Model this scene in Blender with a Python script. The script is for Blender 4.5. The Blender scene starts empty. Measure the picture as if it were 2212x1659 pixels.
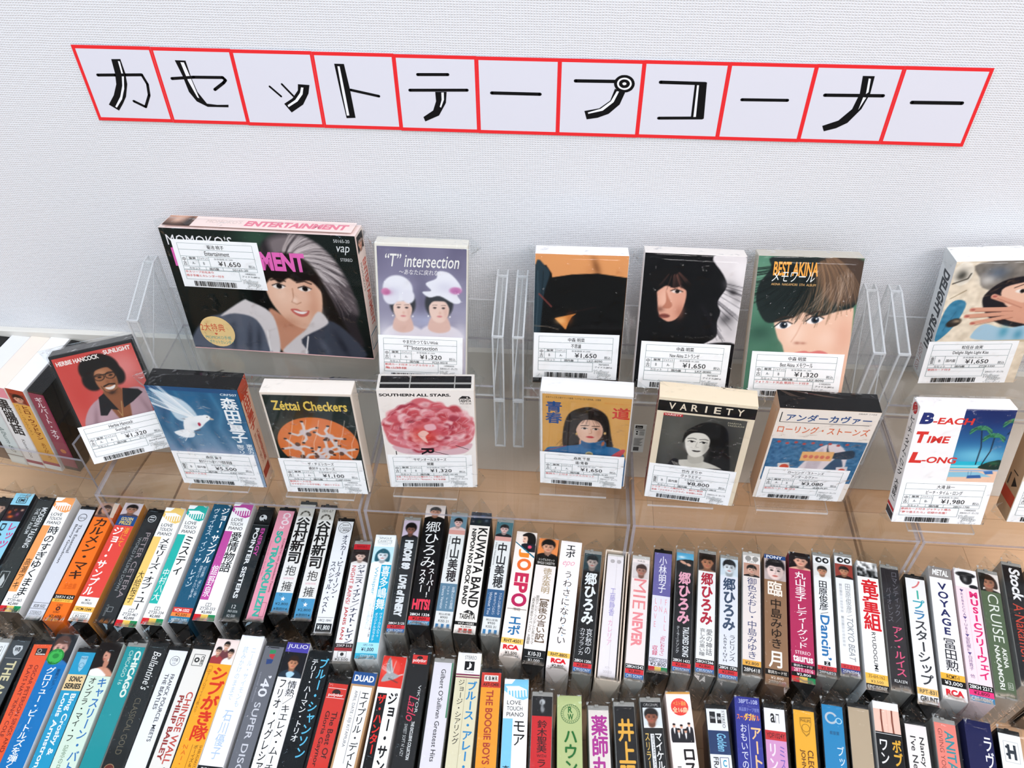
import bpy, bmesh, math, random
import numpy as np
from mathutils import Matrix, Vector

# ---------------------------------------------------------------- camera, world, lights, exposure
sc = bpy.context.scene
col = sc.collection
FPX = 1800.25
cam_data = bpy.data.cameras.new('camera')
cam_data.sensor_width = 36.0
cam_data.sensor_fit = 'HORIZONTAL'
cam_data.lens = 36.0 * FPX / 2212.0
cam_data.clip_start = 0.01
cam_data.clip_end = 50
cam = bpy.data.objects.new('camera', cam_data)
col.objects.link(cam)
_p, _y, _r = 0.7782932222623027, -0.08161675731853525, -0.01056353500161437
_fw = Vector((math.sin(_y) * math.cos(_p), math.cos(_y) * math.cos(_p), -math.sin(_p)))
_rt = Vector((math.cos(_y), -math.sin(_y), 0))
_up = _rt.cross(_fw)
_r2 = math.cos(_r) * _rt + math.sin(_r) * _up
_u2 = -math.sin(_r) * _rt + math.cos(_r) * _up
CAM = Vector((0, -0.543, 0.655))
_m = Matrix((( _r2.x, _u2.x, -_fw.x, CAM.x), (_r2.y, _u2.y, -_fw.y, CAM.y), (_r2.z, _u2.z, -_fw.z, CAM.z), (0, 0, 0, 1)))
cam.matrix_world = _m
sc.camera = cam

world = bpy.data.worlds.new('shop_light')
sc.world = world
world.use_nodes = True
_bg = world.node_tree.nodes['Background']
_bg.inputs[0].default_value = (0.89, 0.945, 1.0, 1)
_bg.inputs[1].default_value = 0.62


def area(name, loc, target, sx, sy, power, colour):
    l = bpy.data.lights.new(name, 'AREA')
    l.shape = 'RECTANGLE'
    l.size, l.size_y, l.energy, l.color = sx, sy, power, colour
    o = bpy.data.objects.new(name, l)
    col.objects.link(o)
    o.location = loc
    d = Vector(target) - Vector(loc)
    o.rotation_euler = d.to_track_quat('-Z', 'Y').to_euler()
    return o


# fluorescent ceiling lamps of the shop
area('ceiling_lamp_near_wall', (0.5, -0.6, 2.25), (0.1, -0.1, 0.2), 1.3, 0.12, 14, (1.0, 0.92, 0.94))
area('ceiling_lamp_behind', (1.1, -2.1, 2.1), (0, 0, 0.3), 2.0, 0.3, 34, (1.0, 0.965, 0.98))
area('ceiling_lamp_left', (-1.5, -0.9, 1.9), (-0.1, 0, 0.3), 0.2, 1.2, 14, (0.55, 0.79, 1.0))
sc.view_settings.view_transform = 'Standard'
sc.view_settings.look = 'None'
sc.view_settings.gamma = 1
sc.view_settings.use_curve_mapping = False
sc.view_settings.exposure = 0.1
sc.cycles.transparent_max_bounces = 32
sc.cycles.max_bounces = 6
sc.cycles.use_denoising = True

# ---------------------------------------------------------------- colours and materials
MM = 0.001


def lin(h):
    h = h.lstrip('#')
    if len(h) == 3:
        h = ''.join(a + a for a in h)
    v = np.array([int(h[i:i + 2], 16) / 255 for i in (0, 2, 4)])
    return np.where(v <= 0.04045, v / 12.92, ((v + 0.055) / 1.055) ** 2.4)


def srgb(h):
    h = h.lstrip('#')
    if len(h) == 3:
        h = ''.join(a + a for a in h)
    return np.array([int(h[i:i + 2], 16) / 255 for i in (0, 2, 4)])


def new_mat(name):
    m = bpy.data.materials.new(name)
    m.use_nodes = True
    nt = m.node_tree
    for n in list(nt.nodes):
        nt.nodes.remove(n)
    out = nt.nodes.new('ShaderNodeOutputMaterial')
    return m, nt, out


def principled(name, colour, rough=0.4, spec=0.5, noise=0.0, scale=60, bump=0.0, coat=0.0):
    m, nt, out = new_mat(name)
    b = nt.nodes.new('ShaderNodeBsdfPrincipled')
    c = lin(colour)
    b.inputs['Base Color'].default_value = (*c, 1)
    b.inputs['Roughness'].default_value = rough
    b.inputs['Specular IOR Level'].default_value = spec
    b.inputs['Coat Weight'].default_value = coat
    tc = nt.nodes.new('ShaderNodeTexCoord')
    nz = nt.nodes.new('ShaderNodeTexNoise')
    nz.inputs['Scale'].default_value = scale
    nz.inputs['Detail'].default_value = 3
    nt.links.new(tc.outputs['Object'], nz.inputs['Vector'])
    if noise:
        mix = nt.nodes.new('ShaderNodeMix')
        mix.data_type = 'RGBA'
        mix.inputs[6].default_value = (*(c * (1 - noise)), 1)
        mix.inputs[7].default_value = (*np.clip(c * (1 + noise), 0, 1), 1)
        nt.links.new(nz.outputs['Fac'], mix.inputs[0])
        nt.links.new(mix.outputs[2], b.inputs['Base Color'])
    if bump:
        bp = nt.nodes.new('ShaderNodeBump')
        bp.inputs['Strength'].default_value = bump
        bp.inputs['Distance'].default_value = 0.0006
        nt.links.new(nz.outputs['Fac'], bp.inputs['Height'])
        nt.links.new(bp.outputs[0], b.inputs['Normal'])
    nt.links.new(b.outputs[0], out.inputs[0])
    return m


def clear(name, tint=(0.97, 0.98, 0.98), rough=0.03, ior=1.45, body=None, body_fac=0.0, bump=0.0, bscale=120, gain=1.0):
    """thin clear plastic: see-through with a mirror sheen that grows at grazing angles"""
    m, nt, out = new_mat(name)
    tr = nt.nodes.new('ShaderNodeBsdfTransparent')
    tr.inputs[0].default_value = (*tint, 1)
    gl = nt.nodes.new('ShaderNodeBsdfGlossy')
    gl.inputs['Roughness'].default_value = rough
    gl.inputs['Color'].default_value = (1, 1, 1, 1)
    f0 = ((ior - 1) / (ior + 1)) ** 2                # Schlick reflectance, the same from both sides of the sheet
    lw = nt.nodes.new('ShaderNodeLayerWeight')
    lw.inputs['Blend'].default_value = 0.5
    pw = nt.nodes.new('ShaderNodeMath')
    pw.operation = 'POWER'
    pw.inputs[1].default_value = 5
    nt.links.new(lw.outputs['Facing'], pw.inputs[0])
    fr = nt.nodes.new('ShaderNodeMath')
    fr.operation = 'MULTIPLY_ADD'
    fr.inputs[1].default_value = 1 - f0
    fr.inputs[2].default_value = f0
    nt.links.new(pw.outputs[0], fr.inputs[0])
    if bump:
        tc = nt.nodes.new('ShaderNodeTexCoord')
        nz = nt.nodes.new('ShaderNodeTexNoise')
        nz.inputs['Scale'].default_value = bscale
        nz.inputs['Detail'].default_value = 2
        nt.links.new(tc.outputs['Object'], nz.inputs['Vector'])
        bp = nt.nodes.new('ShaderNodeBump')
        bp.inputs['Strength'].default_value = bump
        bp.inputs['Distance'].default_value = 0.0035
        rp = nt.nodes.new('ShaderNodeValToRGB')        # mostly smooth film with a few sharp creases
        rp.color_ramp.elements[0].position = 0.56
        rp.color_ramp.elements[1].position = 0.72
        rp.color_ramp.elements[0].color = (0, 0, 0, 1)
        rp.color_ramp.elements[1].color = (1, 1, 1, 1)
        nt.links.new(nz.outputs['Fac'], rp.inputs[0])
        nt.links.new(rp.outputs[0], bp.inputs['Height'])
        nt.links.new(bp.outputs[0], gl.inputs['Normal'])
        nt.links.new(bp.outputs[0], lw.inputs['Normal'])
    fac = fr.outputs[0]
    if gain != 1.0:
        mul = nt.nodes.new('ShaderNodeMath')
        mul.operation = 'MULTIPLY'
        mul.use_clamp = True
        mul.inputs[1].default_value = gain
        nt.links.new(fac, mul.inputs[0])
        fac = mul.outputs[0]
    base = tr.outputs[0]
    if body is not None:
        df = nt.nodes.new('ShaderNodeBsdfDiffuse')
        df.inputs[0].default_value = (*lin(body), 1)
        mx = nt.nodes.new('ShaderNodeMixShader')
        mx.inputs[0].default_value = body_fac
        nt.links.new(tr.outputs[0], mx.inputs[1])
        nt.links.new(df.outputs[0], mx.inputs[2])
        base = mx.outputs[0]
    mix = nt.nodes.new('ShaderNodeMixShader')
    nt.links.new(fac, mix.inputs[0])
    nt.links.new(base, mix.inputs[1])
    nt.links.new(gl.outputs[0], mix.inputs[2])
    nt.links.new(mix.outputs[0], out.inputs[0])
    return m


def print_material(name, rough):
    m, nt, out = new_mat(name)
    b = nt.nodes.new('ShaderNodeBsdfPrincipled')
    a = nt.nodes.new('ShaderNodeAttribute')
    a.attribute_name = 'ink'
    nt.links.new(a.outputs['Color'], b.inputs['Base Color'])
    b.inputs['Roughness'].default_value = rough
    b.inputs['Specular IOR Level'].default_value = 0.1
    nt.links.new(b.outputs[0], out.inputs[0])
    return m


M_INK = print_material('printed_paper', 0.45)
M_SHELL = clear('case_plastic', (0.95, 0.955, 0.955), 0.02, 1.30)
M_FILM = clear('sleeve_film', (0.985, 0.988, 0.988), 0.06, 1.22, bump=0.5, bscale=90)
M_FOLD = clear('sleeve_fold_film', (0.95, 0.96, 0.96), 0.05, 1.3, bump=0.7, bscale=160)
M_ACRYL = clear('clear_acrylic', (0.965, 0.97, 0.968), 0.015, 1.42)
M_WALLS = clear('stand_acrylic', (0.95, 0.957, 0.957), 0.03, 1.45, body='eef1f3', body_fac=0.07)
M_EDGE = clear('acrylic_edge', (0.78, 0.78, 0.80), 0.08, 1.5, body='b9b6bf', body_fac=0.45)
M_STANDEDGE = clear('stand_edge', (0.92, 0.93, 0.93), 0.08, 1.5, body='e4e6e8', body_fac=0.42)
M_BLACK = principled('black_plastic', '08090a', 0.25, 0.22)
M_SMOKE = principled('grey_plastic', '9a9994', 0.3, 0.5)
M_PALE = principled('pale_plastic', 'cfccc6', 0.35, 0.5)
MATS = {}


def card_mat(h):
    if h not in MATS:
        MATS[h] = principled('card_' + h, h, 0.6, 0.3, noise=0.03, scale=90)
    return MATS[h]


# ---------------------------------------------------------------- objects
def tag(o, label=None, cat=None, group=None, kind=None):
    if label:
        o['label'] = label
    if cat:
        o['category'] = cat
    if group:
        o['group'] = group
    if kind:
        o['kind'] = kind
    return o


def empty(name, mat, label, cat, group=None):
    o = bpy.data.objects.new(name, None)
    o.empty_display_size = 0.02
    col.objects.link(o)
    o.matrix_world = mat
    return tag(o, label, cat, group)


def link(name, me, parent=None):
    o = bpy.data.objects.new(name, me)
    col.objects.link(o)
    if parent:
        o.parent = parent
    return o


def mesh_obj(name, bm, mats, parent=None, smooth=False):
    me = bpy.data.meshes.new(name)
    bm.normal_update()
    bm.to_mesh(me)
    bm.free()
    for m in (mats if isinstance(mats, (list, tuple)) else [mats]):
        me.materials.append(m)
    if smooth:
        for p in me.polygons:
            p.use_smooth = True
    return link(name, me, parent)


def add_box(bm, lo, hi, mi=0, bevel=0.0, seg=2, mat=None):
    vs = [bm.verts.new((x, y, z)) for x in (lo[0], hi[0]) for y in (lo[1], hi[1]) for z in (lo[2], hi[2])]
    idx = [(0, 1, 3, 2), (4, 6, 7, 5), (0, 4, 5, 1), (2, 3, 7, 6), (0, 2, 6, 4), (1, 5, 7, 3)]
    fs = [bm.faces.new([vs[i] for i in f]) for f in idx]
    for f in fs:
        f.material_index = mi
    if bevel:
        es = list({e for f in fs for e in f.edges})
        r = bmesh.ops.bevel(bm, geom=es, offset=bevel, segments=seg, profile=0.6, affect='EDGES')
        vs = list({v for f in r['faces'] for v in f.verts})
        for f in r['faces']:
            f.material_index = mi
    if mat is not None:
        bmesh.ops.transform(bm, matrix=mat, verts=vs)
    return vs


def add_prism(bm, pts, axis, a, b, mi=0):
    """extrude a closed 2D outline along one axis (0=x, 1=y, 2=z)"""
    def co(p, t):
        q = list(p)
        q.insert(axis, t)
        return q
    A = [bm.verts.new(co(p, a)) for p in pts]
    B = [bm.verts.new(co(p, b)) for p in pts]
    n = len(pts)
    fs = [bm.faces.new(A), bm.faces.new(B[::-1])]
    for i in range(n):
        fs.append(bm.faces.new((A[i], B[i], B[(i + 1) % n], A[(i + 1) % n])))
    for f in fs:
        f.material_index = mi
    return fs


def add_bar(bm, p, q, w, mi=0):
    """square bar of side w from p to q"""
    p, q = Vector(p), Vector(q)
    d = (q - p)
    L = d.length
    mt = Matrix.Translation(p) @ d.to_track_quat('Z', 'Y').to_matrix().to_4x4()
    add_box(bm, (-w / 2, -w / 2, 0), (w / 2, w / 2, L), mi, 0, 1, mt)


# ---------------------------------------------------------------- lettering
_glyph = {}


def glyphs(s, bold=0.0, shear=0.0):
    k = (s, bold, shear)
    if k in _glyph:
        return _glyph[k]
    if bold > 0 and not s.isascii():                 # heavier strokes for dense characters: overlaid shifted copies
        V, F = glyphs(s, 0.0, shear)
        n = len(V)
        d = bold * .8
        sh = [(d, 0), (-d, 0), (0, d), (0, -d)]
        _glyph[k] = (np.vstack([V + np.array(q) for q in sh]), [tuple(i + n * j for i in f) for j in range(4) for f in F])
        return _glyph[k]
    c = bpy.data.curves.new('lettering', 'FONT')
    c.body = s
    c.resolution_u = 4 if s.isascii() else 2
    c.offset = bold
    c.shear = shear
    o = bpy.data.objects.new('lettering', c)
    col.objects.link(o)
    dg = bpy.context.evaluated_depsgraph_get()
    me = bpy.data.meshes.new_from_object(o.evaluated_get(dg))
    n = len(me.vertices)
    V = np.empty(n * 3)
    me.vertices.foreach_get('co', V)
    V = V.reshape(n, 3)[:, :2]
    F = [tuple(p.vertices) for p in me.polygons]
    bpy.data.objects.remove(o)
    bpy.data.curves.remove(c)
    bpy.data.meshes.remove(me)
    _glyph[k] = (V, F)
    return V, F


ROT = set('ー〜～（）()「」【】『』-…')
SMALL = set('ァィゥェォャュョッぁぃぅぇぉゃゅょっ')


class Print:
    """flat printed sheet, w x h millimetres, origin at its top left, y down; percent coordinates"""

    def __init__(s, w, h, base=None, step=0.012):
        s.w, s.h, s.V, s.F, s.C, s.n, s.z, s.step = w, h, [], [], [], 0, 0.0, step
        if base:
            s.r(0, 0, 100, 100, base)

    def _add(s, V, F, C, copies=1):
        s.z += s.step
        V3 = np.column_stack([V, np.full(len(V), s.z)])
        if copies > 1:
            V3[:, 2] += np.repeat(np.arange(copies) * .0028, len(V) // copies)
        s.V.append(V3)
        n = s.n
        s.F += [tuple(i + n for i in f) for f in F]
        C = np.asarray(C, float)
        s.C.append(np.tile(C, (len(V), 1)) if C.ndim == 1 else C)
        s.n += len(V)

    def px(s, x, y):
        return np.column_stack([np.atleast_1d(x) * s.w / 100, -np.atleast_1d(y) * s.h / 100])

    def r(s, x0, y0, x1, y1, c):
        V = s.px(np.array([x0, x1, x1, x0]), np.array([y1, y1, y0, y0]))
        s._add(V, [(0, 1, 2, 3)], lin(c))
        return s

    def poly(s, pts, c):
        p = np.array(pts, float)
        V = s.px(p[:, 0], p[:, 1])
        a = np.sum(V[:, 0] * np.roll(V[:, 1], -1) - np.roll(V[:, 0], -1) * V[:, 1])
        if a < 0:
            V = V[::-1]
        s._add(V, [tuple(range(len(V)))], lin(c))
        return s

    def circ(s, cx, cy, rx, c, n=20, k=1.0):
        """circle, radius in percent of the width"""
        a = np.linspace(0, 2 * np.pi, n, endpoint=False)
        ry = rx * s.w / s.h * k
        return s.poly(np.column_stack([cx + rx * np.cos(a), cy + ry * np.sin(a)]), c)

    def ring(s, cx, cy, rx, t, c, n=28):
        a = np.linspace(0, 2 * np.pi, n, endpoint=False)
        q = s.w / s.h
        o = s.px(cx + rx * np.cos(a), cy + rx * q * np.sin(a))
        i = s.px(cx + (rx - t) * np.cos(a), cy + (rx - t) * q * np.sin(a))
        F = [(n + j, n + (j + 1) % n, (j + 1) % n, j) for j in range(n)]
        s._add(np.vstack([o, i]), F, lin(c))
        return s

    def line(s, x0, y0, x1, y1, c, t=0.25):
        """straight rule, t millimetres thick"""
        a, b = s.px(x0, y0)[0], s.px(x1, y1)[0]
        d = (b - a) / max(np.linalg.norm(b - a), 1e-9)
        nrm = np.array([-d[1], d[0]]) * t / 2
        s._add(np.array([a - nrm, b - nrm, b + nrm, a + nrm]), [(0, 1, 2, 3)], lin(c))
        return s

    def frame(s, x0, y0, x1, y1, c, t=0.25):
        for q in ((x0, y0, x1, y0), (x1, y0, x1, y1), (x1, y1, x0, y1), (x0, y1, x0, y0)):
            s.line(*q, c, t)
        return s

    def t(s, txt, x0, y0, x1, y1, c, b=0.0, sh=0.0):
        V, F = glyphs(txt, b, sh)
        if not len(V):
            return s
        lo, hi = V.min(0), V.max(0)
        q = (V - lo) / np.maximum(hi - lo, 1e-6)
        s._add(s.px(x0 + q[:, 0] * (x1 - x0), y1 - q[:, 1] * (y1 - y0)), F, lin(c), 4 if b > 0 and not txt.isascii() else 1)
        return s

    def d(s, txt, x0, y0, x1, y1, c, b=0.0, sh=0.0):
        """a line turned a quarter, read from top to bottom"""
        V, F = glyphs(txt, b, sh)
        lo, hi = V.min(0), V.max(0)
        q = (V - lo) / np.maximum(hi - lo, 1e-6)
        s._add(s.px(x0 + q[:, 1] * (x1 - x0), y0 + q[:, 0] * (y1 - y0)), F, lin(c), 4 if b > 0 and not txt.isascii() else 1)
        return s

    def v(s, txt, x0, y0, x1, y1, c, b=0.0):
        """upright characters stacked downwards"""
        n = len(txt)
        ch = (y1 - y0) / n
        z0 = s.z
        for i, a in enumerate(txt):
            if a in ' 　':
                continue
            V, F = glyphs(a, min(b, .034 if '一' <= a <= '鿿' else .05))
            if not len(V):
                continue
            gx, gy = V[:, 0], 0.86 - V[:, 1]
            if ord(a) < 0x2000:
                gx = gx - (V[:, 0].min() + V[:, 0].max()) / 2 + 0.5
            if a in ROT:
                gx, gy = 1 - gy + 0.02, gx
                if ord(a) < 0x2000:
                    gy = gy - 0.0
            if a in SMALL:
                gx, gy = gx + 0.1, gy - 0.1
            s.z = z0
            s._add(s.px(x0 + (gx * 1.1 - 0.05) * (x1 - x0), y0 + i * ch + (gy * 1.06 - 0.03) * ch), F, lin(c), 4 if b > 0 and not a.isascii() else 1)
        return s

    def pic(s, x0, y0, x1, y1, cv):
        """a printed photograph: a fine grid of ink dots"""
        ny, nx = cv.a.shape[:2]
        gx, gy = np.meshgrid(np.linspace(x0, x1, nx), np.linspace(y0, y1, ny))
        V = s.px(gx.ravel(), gy.ravel())
        a = cv.a.reshape(-1, 3).clip(0, 1)
        C = np.where(a <= 0.04045, a / 12.92, ((a + 0.055) / 1.055) ** 2.4)
        i = np.arange(nx * ny).reshape(ny, nx)
        F = list(zip(i[1:, :-1].ravel().tolist(), i[1:, 1:].ravel().tolist(), i[:-1, 1:].ravel().tolist(), i[:-1, :-1].ravel().tolist()))
        s._add(V, F, C)
        return s

    def build(s, name, parent, mat, thick=0.0):
        """mat places the sheet's own x right / y up / z out (millimetres) in the parent's frame"""
        V = np.vstack(s.V) * MM
        V[:, 0] -= s.w * MM / 2
        F = list(s.F)
        C = np.vstack(s.C)
        if thick:
            n = len(V)
            w, h, t = s.w * MM / 2, s.h * MM, thick * MM
            z = s.step * MM
            B = np.array([(x, y, zz) for zz in (z, -t) for x, y in ((-w, -h), (w, -h), (w, 0), (-w, 0))])
            V = np.vstack([V, B])
            C = np.vstack([C, np.tile(C[0], (8, 1))])
            F += [(n + 4, n + 7, n + 6, n + 5)] + [(n + i, n + 4 + i, n + 4 + (i + 1) % 4, n + (i + 1) % 4) for i in range(4)]
        M = np.array(mat)
        V = V @ M[:3, :3].T + M[:3, 3]
        me = bpy.data.meshes.new(name)
        me.from_pydata(V.tolist(), [], F)
        at = me.attributes.new('ink', 'FLOAT_COLOR', 'POINT')
        at.data.foreach_set('color', np.column_stack([C, np.ones(len(C))]).astype(np.float32).ravel())
        me.materials.append(M_INK)
        me.update()
        return link(name, me, parent)


# ---------------------------------------------------------------- printed pictures
class Canvas:
    """painted picture; units: width = 100, y down"""

    def __init__(s, nx, ny, c0, c1=None, aspect=None):
        s.nx, s.ny = nx, ny
        s.H = 100 * (aspect if aspect else ny / nx)
        s.X, s.Y = np.meshgrid(np.linspace(0, 100, nx), np.linspace(0, s.H, ny))
        s.px = 100 / nx
        a = srgb(c0)
        t = (s.Y / s.H)[..., None]
        s.a = np.ones((ny, nx, 1)) * a if c1 is None else a * (1 - t) + srgb(c1) * t

    def _mix(s, m, c):
        m = np.clip(m, 0, 1)[..., None]
        s.a = s.a * (1 - m) + srgb(c) * m
        return s

    def e(s, cx, cy, rx, ry, c, soft=0.0, rot=0.0, al=1.0):
        """ellipse; soft = width of its edge"""
        q = math.radians(rot)
        dx, dy = s.X - cx, s.Y - cy
        u = (dx * math.cos(q) + dy * math.sin(q)) / rx
        v = (-dx * math.sin(q) + dy * math.cos(q)) / ry
        d = np.sqrt(u * u + v * v)
        w = max(soft, s.px) / min(rx, ry)
        return s._mix(al * (0.5 + (1 - d) / w), c)

    def g(s, cx, cy, rx, ry, c, al=1.0, rot=0.0):
        """soft gaussian blot"""
        q = math.radians(rot)
        dx, dy = s.X - cx, s.Y - cy
        u = (dx * math.cos(q) + dy * math.sin(q)) / rx
        v = (-dx * math.sin(q) + dy * math.cos(q)) / ry
        return s._mix(al * np.exp(-(u * u + v * v)), c)

    def p(s, pts, c, soft=0.0, al=1.0, smooth=True):
        """filled outline, rounded through its points"""
        P = np.array(pts, float)
        if smooth:
            n = len(P)
            out = []
            for i in range(n):
                p0, p1, p2, p3 = P[i - 1], P[i], P[(i + 1) % n], P[(i + 2) % n]
                for t in (0, 0.25, 0.5, 0.75):
                    out.append(0.5 * (2 * p1 + (p2 - p0) * t + (2 * p0 - 5 * p1 + 4 * p2 - p3) * t * t + (3 * p1 - p0 - 3 * p2 + p3) * t ** 3))
            P = np.array(out)
        ins = np.zeros_like(s.X, bool)
        D = np.full_like(s.X, 1e9)
        for a, b in zip(P, np.roll(P, -1, 0)):
            if a[1] != b[1]:
                cnd = (a[1] > s.Y) != (b[1] > s.Y)
                ins ^= cnd & (s.X < (b[0] - a[0]) * (s.Y - a[1]) / (b[1] - a[1]) + a[0])
            D = np.minimum(D, s._seg(a, b))
        d = np.where(ins, D, -D)
        return s._mix(al * (0.5 + d / max(soft, s.px)), c)

    def _seg(s, a, b):
        ab = b - a
        L = max(ab @ ab, 1e-9)
        t = np.clip(((s.X - a[0]) * ab[0] + (s.Y - a[1]) * ab[1]) / L, 0, 1)
        return np.hypot(s.X - a[0] - t * ab[0], s.Y - a[1] - t * ab[1])

    def l(s, pts, w, c, al=1.0, soft=0.0):
        P = np.array(pts, float)
        D = np.full_like(s.X, 1e9)
        for a, b in zip(P[:-1], P[1:]):
            D = np.minimum(D, s._seg(a, b))
        return s._mix(al * (0.5 + (w / 2 - D) / max(soft, s.px)), c)

    def clip(s, pts, fn, soft=1.0):
        """keep what fn paints only inside an outline"""
        a0 = s.a.copy()
        s.a = np.zeros_like(a0)
        s.p(pts, 'fff', soft)
        m = s.a[..., :1].copy()
        s.a = a0.copy()
        fn(s)
        s.a = a0 * (1 - m) + s.a * m
        return s

    def streaks(s, cx, cy, r0, r1, a0, a1, n, c, w, al, seed=1, bend=0.0):
        """thin hair strokes fanning out from a point"""
        rnd = random.Random(seed)
        for i in range(n):
            a = math.radians(rnd.uniform(a0, a1))
            q0, q1 = r0 * rnd.uniform(0.85, 1.1), r1 * rnd.uniform(0.8, 1.1)
            pts = []
            for k in range(5):
                t = k / 4
                rr = q0 + (q1 - q0) * t
                aa = a + bend * t
                pts.append((cx + rr * math.cos(aa), cy + rr * math.sin(aa)))
            s.l(pts, w * rnd.uniform(0.6, 1.3), c, al * rnd.uniform(0.5, 1))
        return s

    def noise(s, amp, cell=4, seed=0):
        rs = np.random.RandomState(seed)
        k = rs.rand(int(s.ny / cell) + 3, int(s.nx / cell) + 3)
        yi, xi = np.arange(s.ny) / cell, np.arange(s.nx) / cell
        y0, x0 = yi.astype(int), xi.astype(int)
        fy, fx = (yi - y0)[:, None], (xi - x0)[None]
        v = (k[y0][:, x0] * (1 - fy) * (1 - fx) + k[y0 + 1][:, x0] * fy * (1 - fx) + k[y0][:, x0 + 1] * (1 - fy) * fx + k[y0 + 1][:, x0 + 1] * fy * fx)
        s.a = s.a + (v - 0.5)[..., None] * amp
        return s

    def head(s, cx, cy, r, skin='e3b596', hair='15110f', shirt='222', long=0, fringe=1, lip='b4574c', turn=0, big=1.0):
        """a generic head and shoulders; r = half the face width"""
        dk = '%02x%02x%02x' % tuple(int(255 * v * 0.72) for v in srgb(skin))
        if shirt:
            s.e(cx, cy + 3.6 * r, 2.7 * r, 2.0 * r, shirt, 1)
            s.p([(cx - .5 * r, cy + .6 * r), (cx + .5 * r, cy + .6 * r), (cx + .62 * r, cy + 1.8 * r), (cx, cy + 2.3 * r), (cx - .62 * r, cy + 1.8 * r)], dk, .3 * r)
        if long:
            s.p([(cx - 1.3 * r, cy - .6 * r), (cx, cy - 1.75 * r), (cx + 1.3 * r, cy - .6 * r), (cx + 1.45 * r, cy + long * r), (cx + .6 * r, cy + long * r), (cx, cy), (cx - .6 * r, cy + long * r), (cx - 1.45 * r, cy + long * r)], hair, .2 * r)
            if shirt:
                s.p([(cx - .45 * r, cy + .6 * r), (cx + .45 * r, cy + .6 * r), (cx + .5 * r, cy + 1.7 * r), (cx, cy + 2.1 * r), (cx - .5 * r, cy + 1.7 * r)], dk, .3 * r)
        else:
            s.e(cx, cy - .45 * r, 1.2 * r * big, 1.25 * r * big, hair, .3 * r)
            s.e(cx - 1.02 * r, cy + .15 * r, .16 * r, .3 * r, dk, .1 * r)
            s.e(cx + 1.02 * r, cy + .15 * r, .16 * r, .3 * r, dk, .1 * r)
        s.e(cx, cy + .1 * r, r, 1.32 * r, skin, .2 * r)
        s.g(cx + (.65 - turn) * r, cy + .3 * r, .35 * r, 1.0 * r, dk, .55)
        t = turn * r
        if fringe:
            s.p([(cx - 1.08 * r, cy - .1 * r), (cx - .95 * r, cy - 1.1 * r), (cx, cy - 1.5 * r), (cx + .95 * r, cy - 1.1 * r), (cx + 1.08 * r, cy - .1 * r), (cx + .75 * r, cy - .45 * r), (cx + .1 * r, cy - .42 * r), (cx - .6 * r, cy - .5 * r)], hair, .2 * r)
        else:
            s.p([(cx - 1.05 * r, cy - .3 * r), (cx - .95 * r, cy - 1.1 * r), (cx, cy - 1.5 * r), (cx + .95 * r, cy - 1.1 * r), (cx + 1.05 * r, cy - .3 * r), (cx + .6 * r, cy - .8 * r), (cx - .6 * r, cy - .8 * r)], hair, .2 * r)
        for k in (-1, 1):
            ex = cx + k * .42 * r + t
            s.e(ex, cy + .12 * r, .2 * r, .1 * r, '120c0a', .08 * r)
            s.l([(ex - .26 * r, cy - .16 * r), (ex + .24 * r, cy - .2 * r)], .08 * r, hair, .8)
        s.l([(cx + t + .04 * r, cy + .1 * r), (cx + t + .1 * r, cy + .55 * r), (cx + t - .1 * r, cy + .58 * r)], .09 * r, dk, .8)
        s.e(cx + t, cy + .88 * r, .33 * r, .11 * r, lip, .08 * r)
        return s


def portrait(bg, skin='e3b596', hair='15110f', shirt='222', nx=30, ny=36, cx=50, cy=None, r=24, bg2=None, **k):
    c = Canvas(nx, ny, bg, bg2)
    return c.head(cx, cy if cy else c.H * .46, r * 1.18, skin, hair, shirt, **k)

# ================================================================ the setting
def wall_material():
    m, nt, out = new_mat('woven_wallpaper')
    b = nt.nodes.new('ShaderNodeBsdfPrincipled')
    b.inputs['Base Color'].default_value = (0.77, 0.775, 0.80, 1)
    b.inputs['Roughness'].default_value = 0.75
    b.inputs['Specular IOR Level'].default_value = 0.2
    tc = nt.nodes.new('ShaderNodeTexCoord')
    hs = []
    for direction, scale, dist in (('X', 165, 3.4), ('Z', 190, 2.4)):
        w = nt.nodes.new('ShaderNodeTexWave')
        w.wave_type = 'BANDS'
        w.bands_direction = direction
        w.inputs['Scale'].default_value = scale
        w.inputs['Distortion'].default_value = dist
        w.inputs['Detail'].default_value = 2
        w.inputs['Detail Scale'].default_value = 0.35
        nt.links.new(tc.outputs['Object'], w.inputs['Vector'])
        hs.append(w)
    add = nt.nodes.new('ShaderNodeMath')
    add.operation = 'MULTIPLY'
    nt.links.new(hs[0].outputs['Fac'], add.inputs[0])
    nt.links.new(hs[1].outputs['Fac'], add.inputs[1])
    nz = nt.nodes.new('ShaderNodeTexNoise')
    nz.inputs['Scale'].default_value = 240
    nz.inputs['Detail'].default_value = 2
    nt.links.new(tc.outputs['Object'], nz.inputs['Vector'])
    a2 = nt.nodes.new('ShaderNodeMath')
    a2.operation = 'ADD'
    nt.links.new(add.outputs[0], a2.inputs[0])
    nt.links.new(nz.outputs['Fac'], a2.inputs[1])
    bp = nt.nodes.new('ShaderNodeBump')
    bp.inputs['Strength'].default_value = 0.5
    bp.inputs['Distance'].default_value = 0.0008
    nt.links.new(a2.outputs[0], bp.inputs['Height'])
    nt.links.new(bp.outputs[0], b.inputs['Normal'])
    nt.links.new(b.outputs[0], out.inputs[0])
    return m


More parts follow.
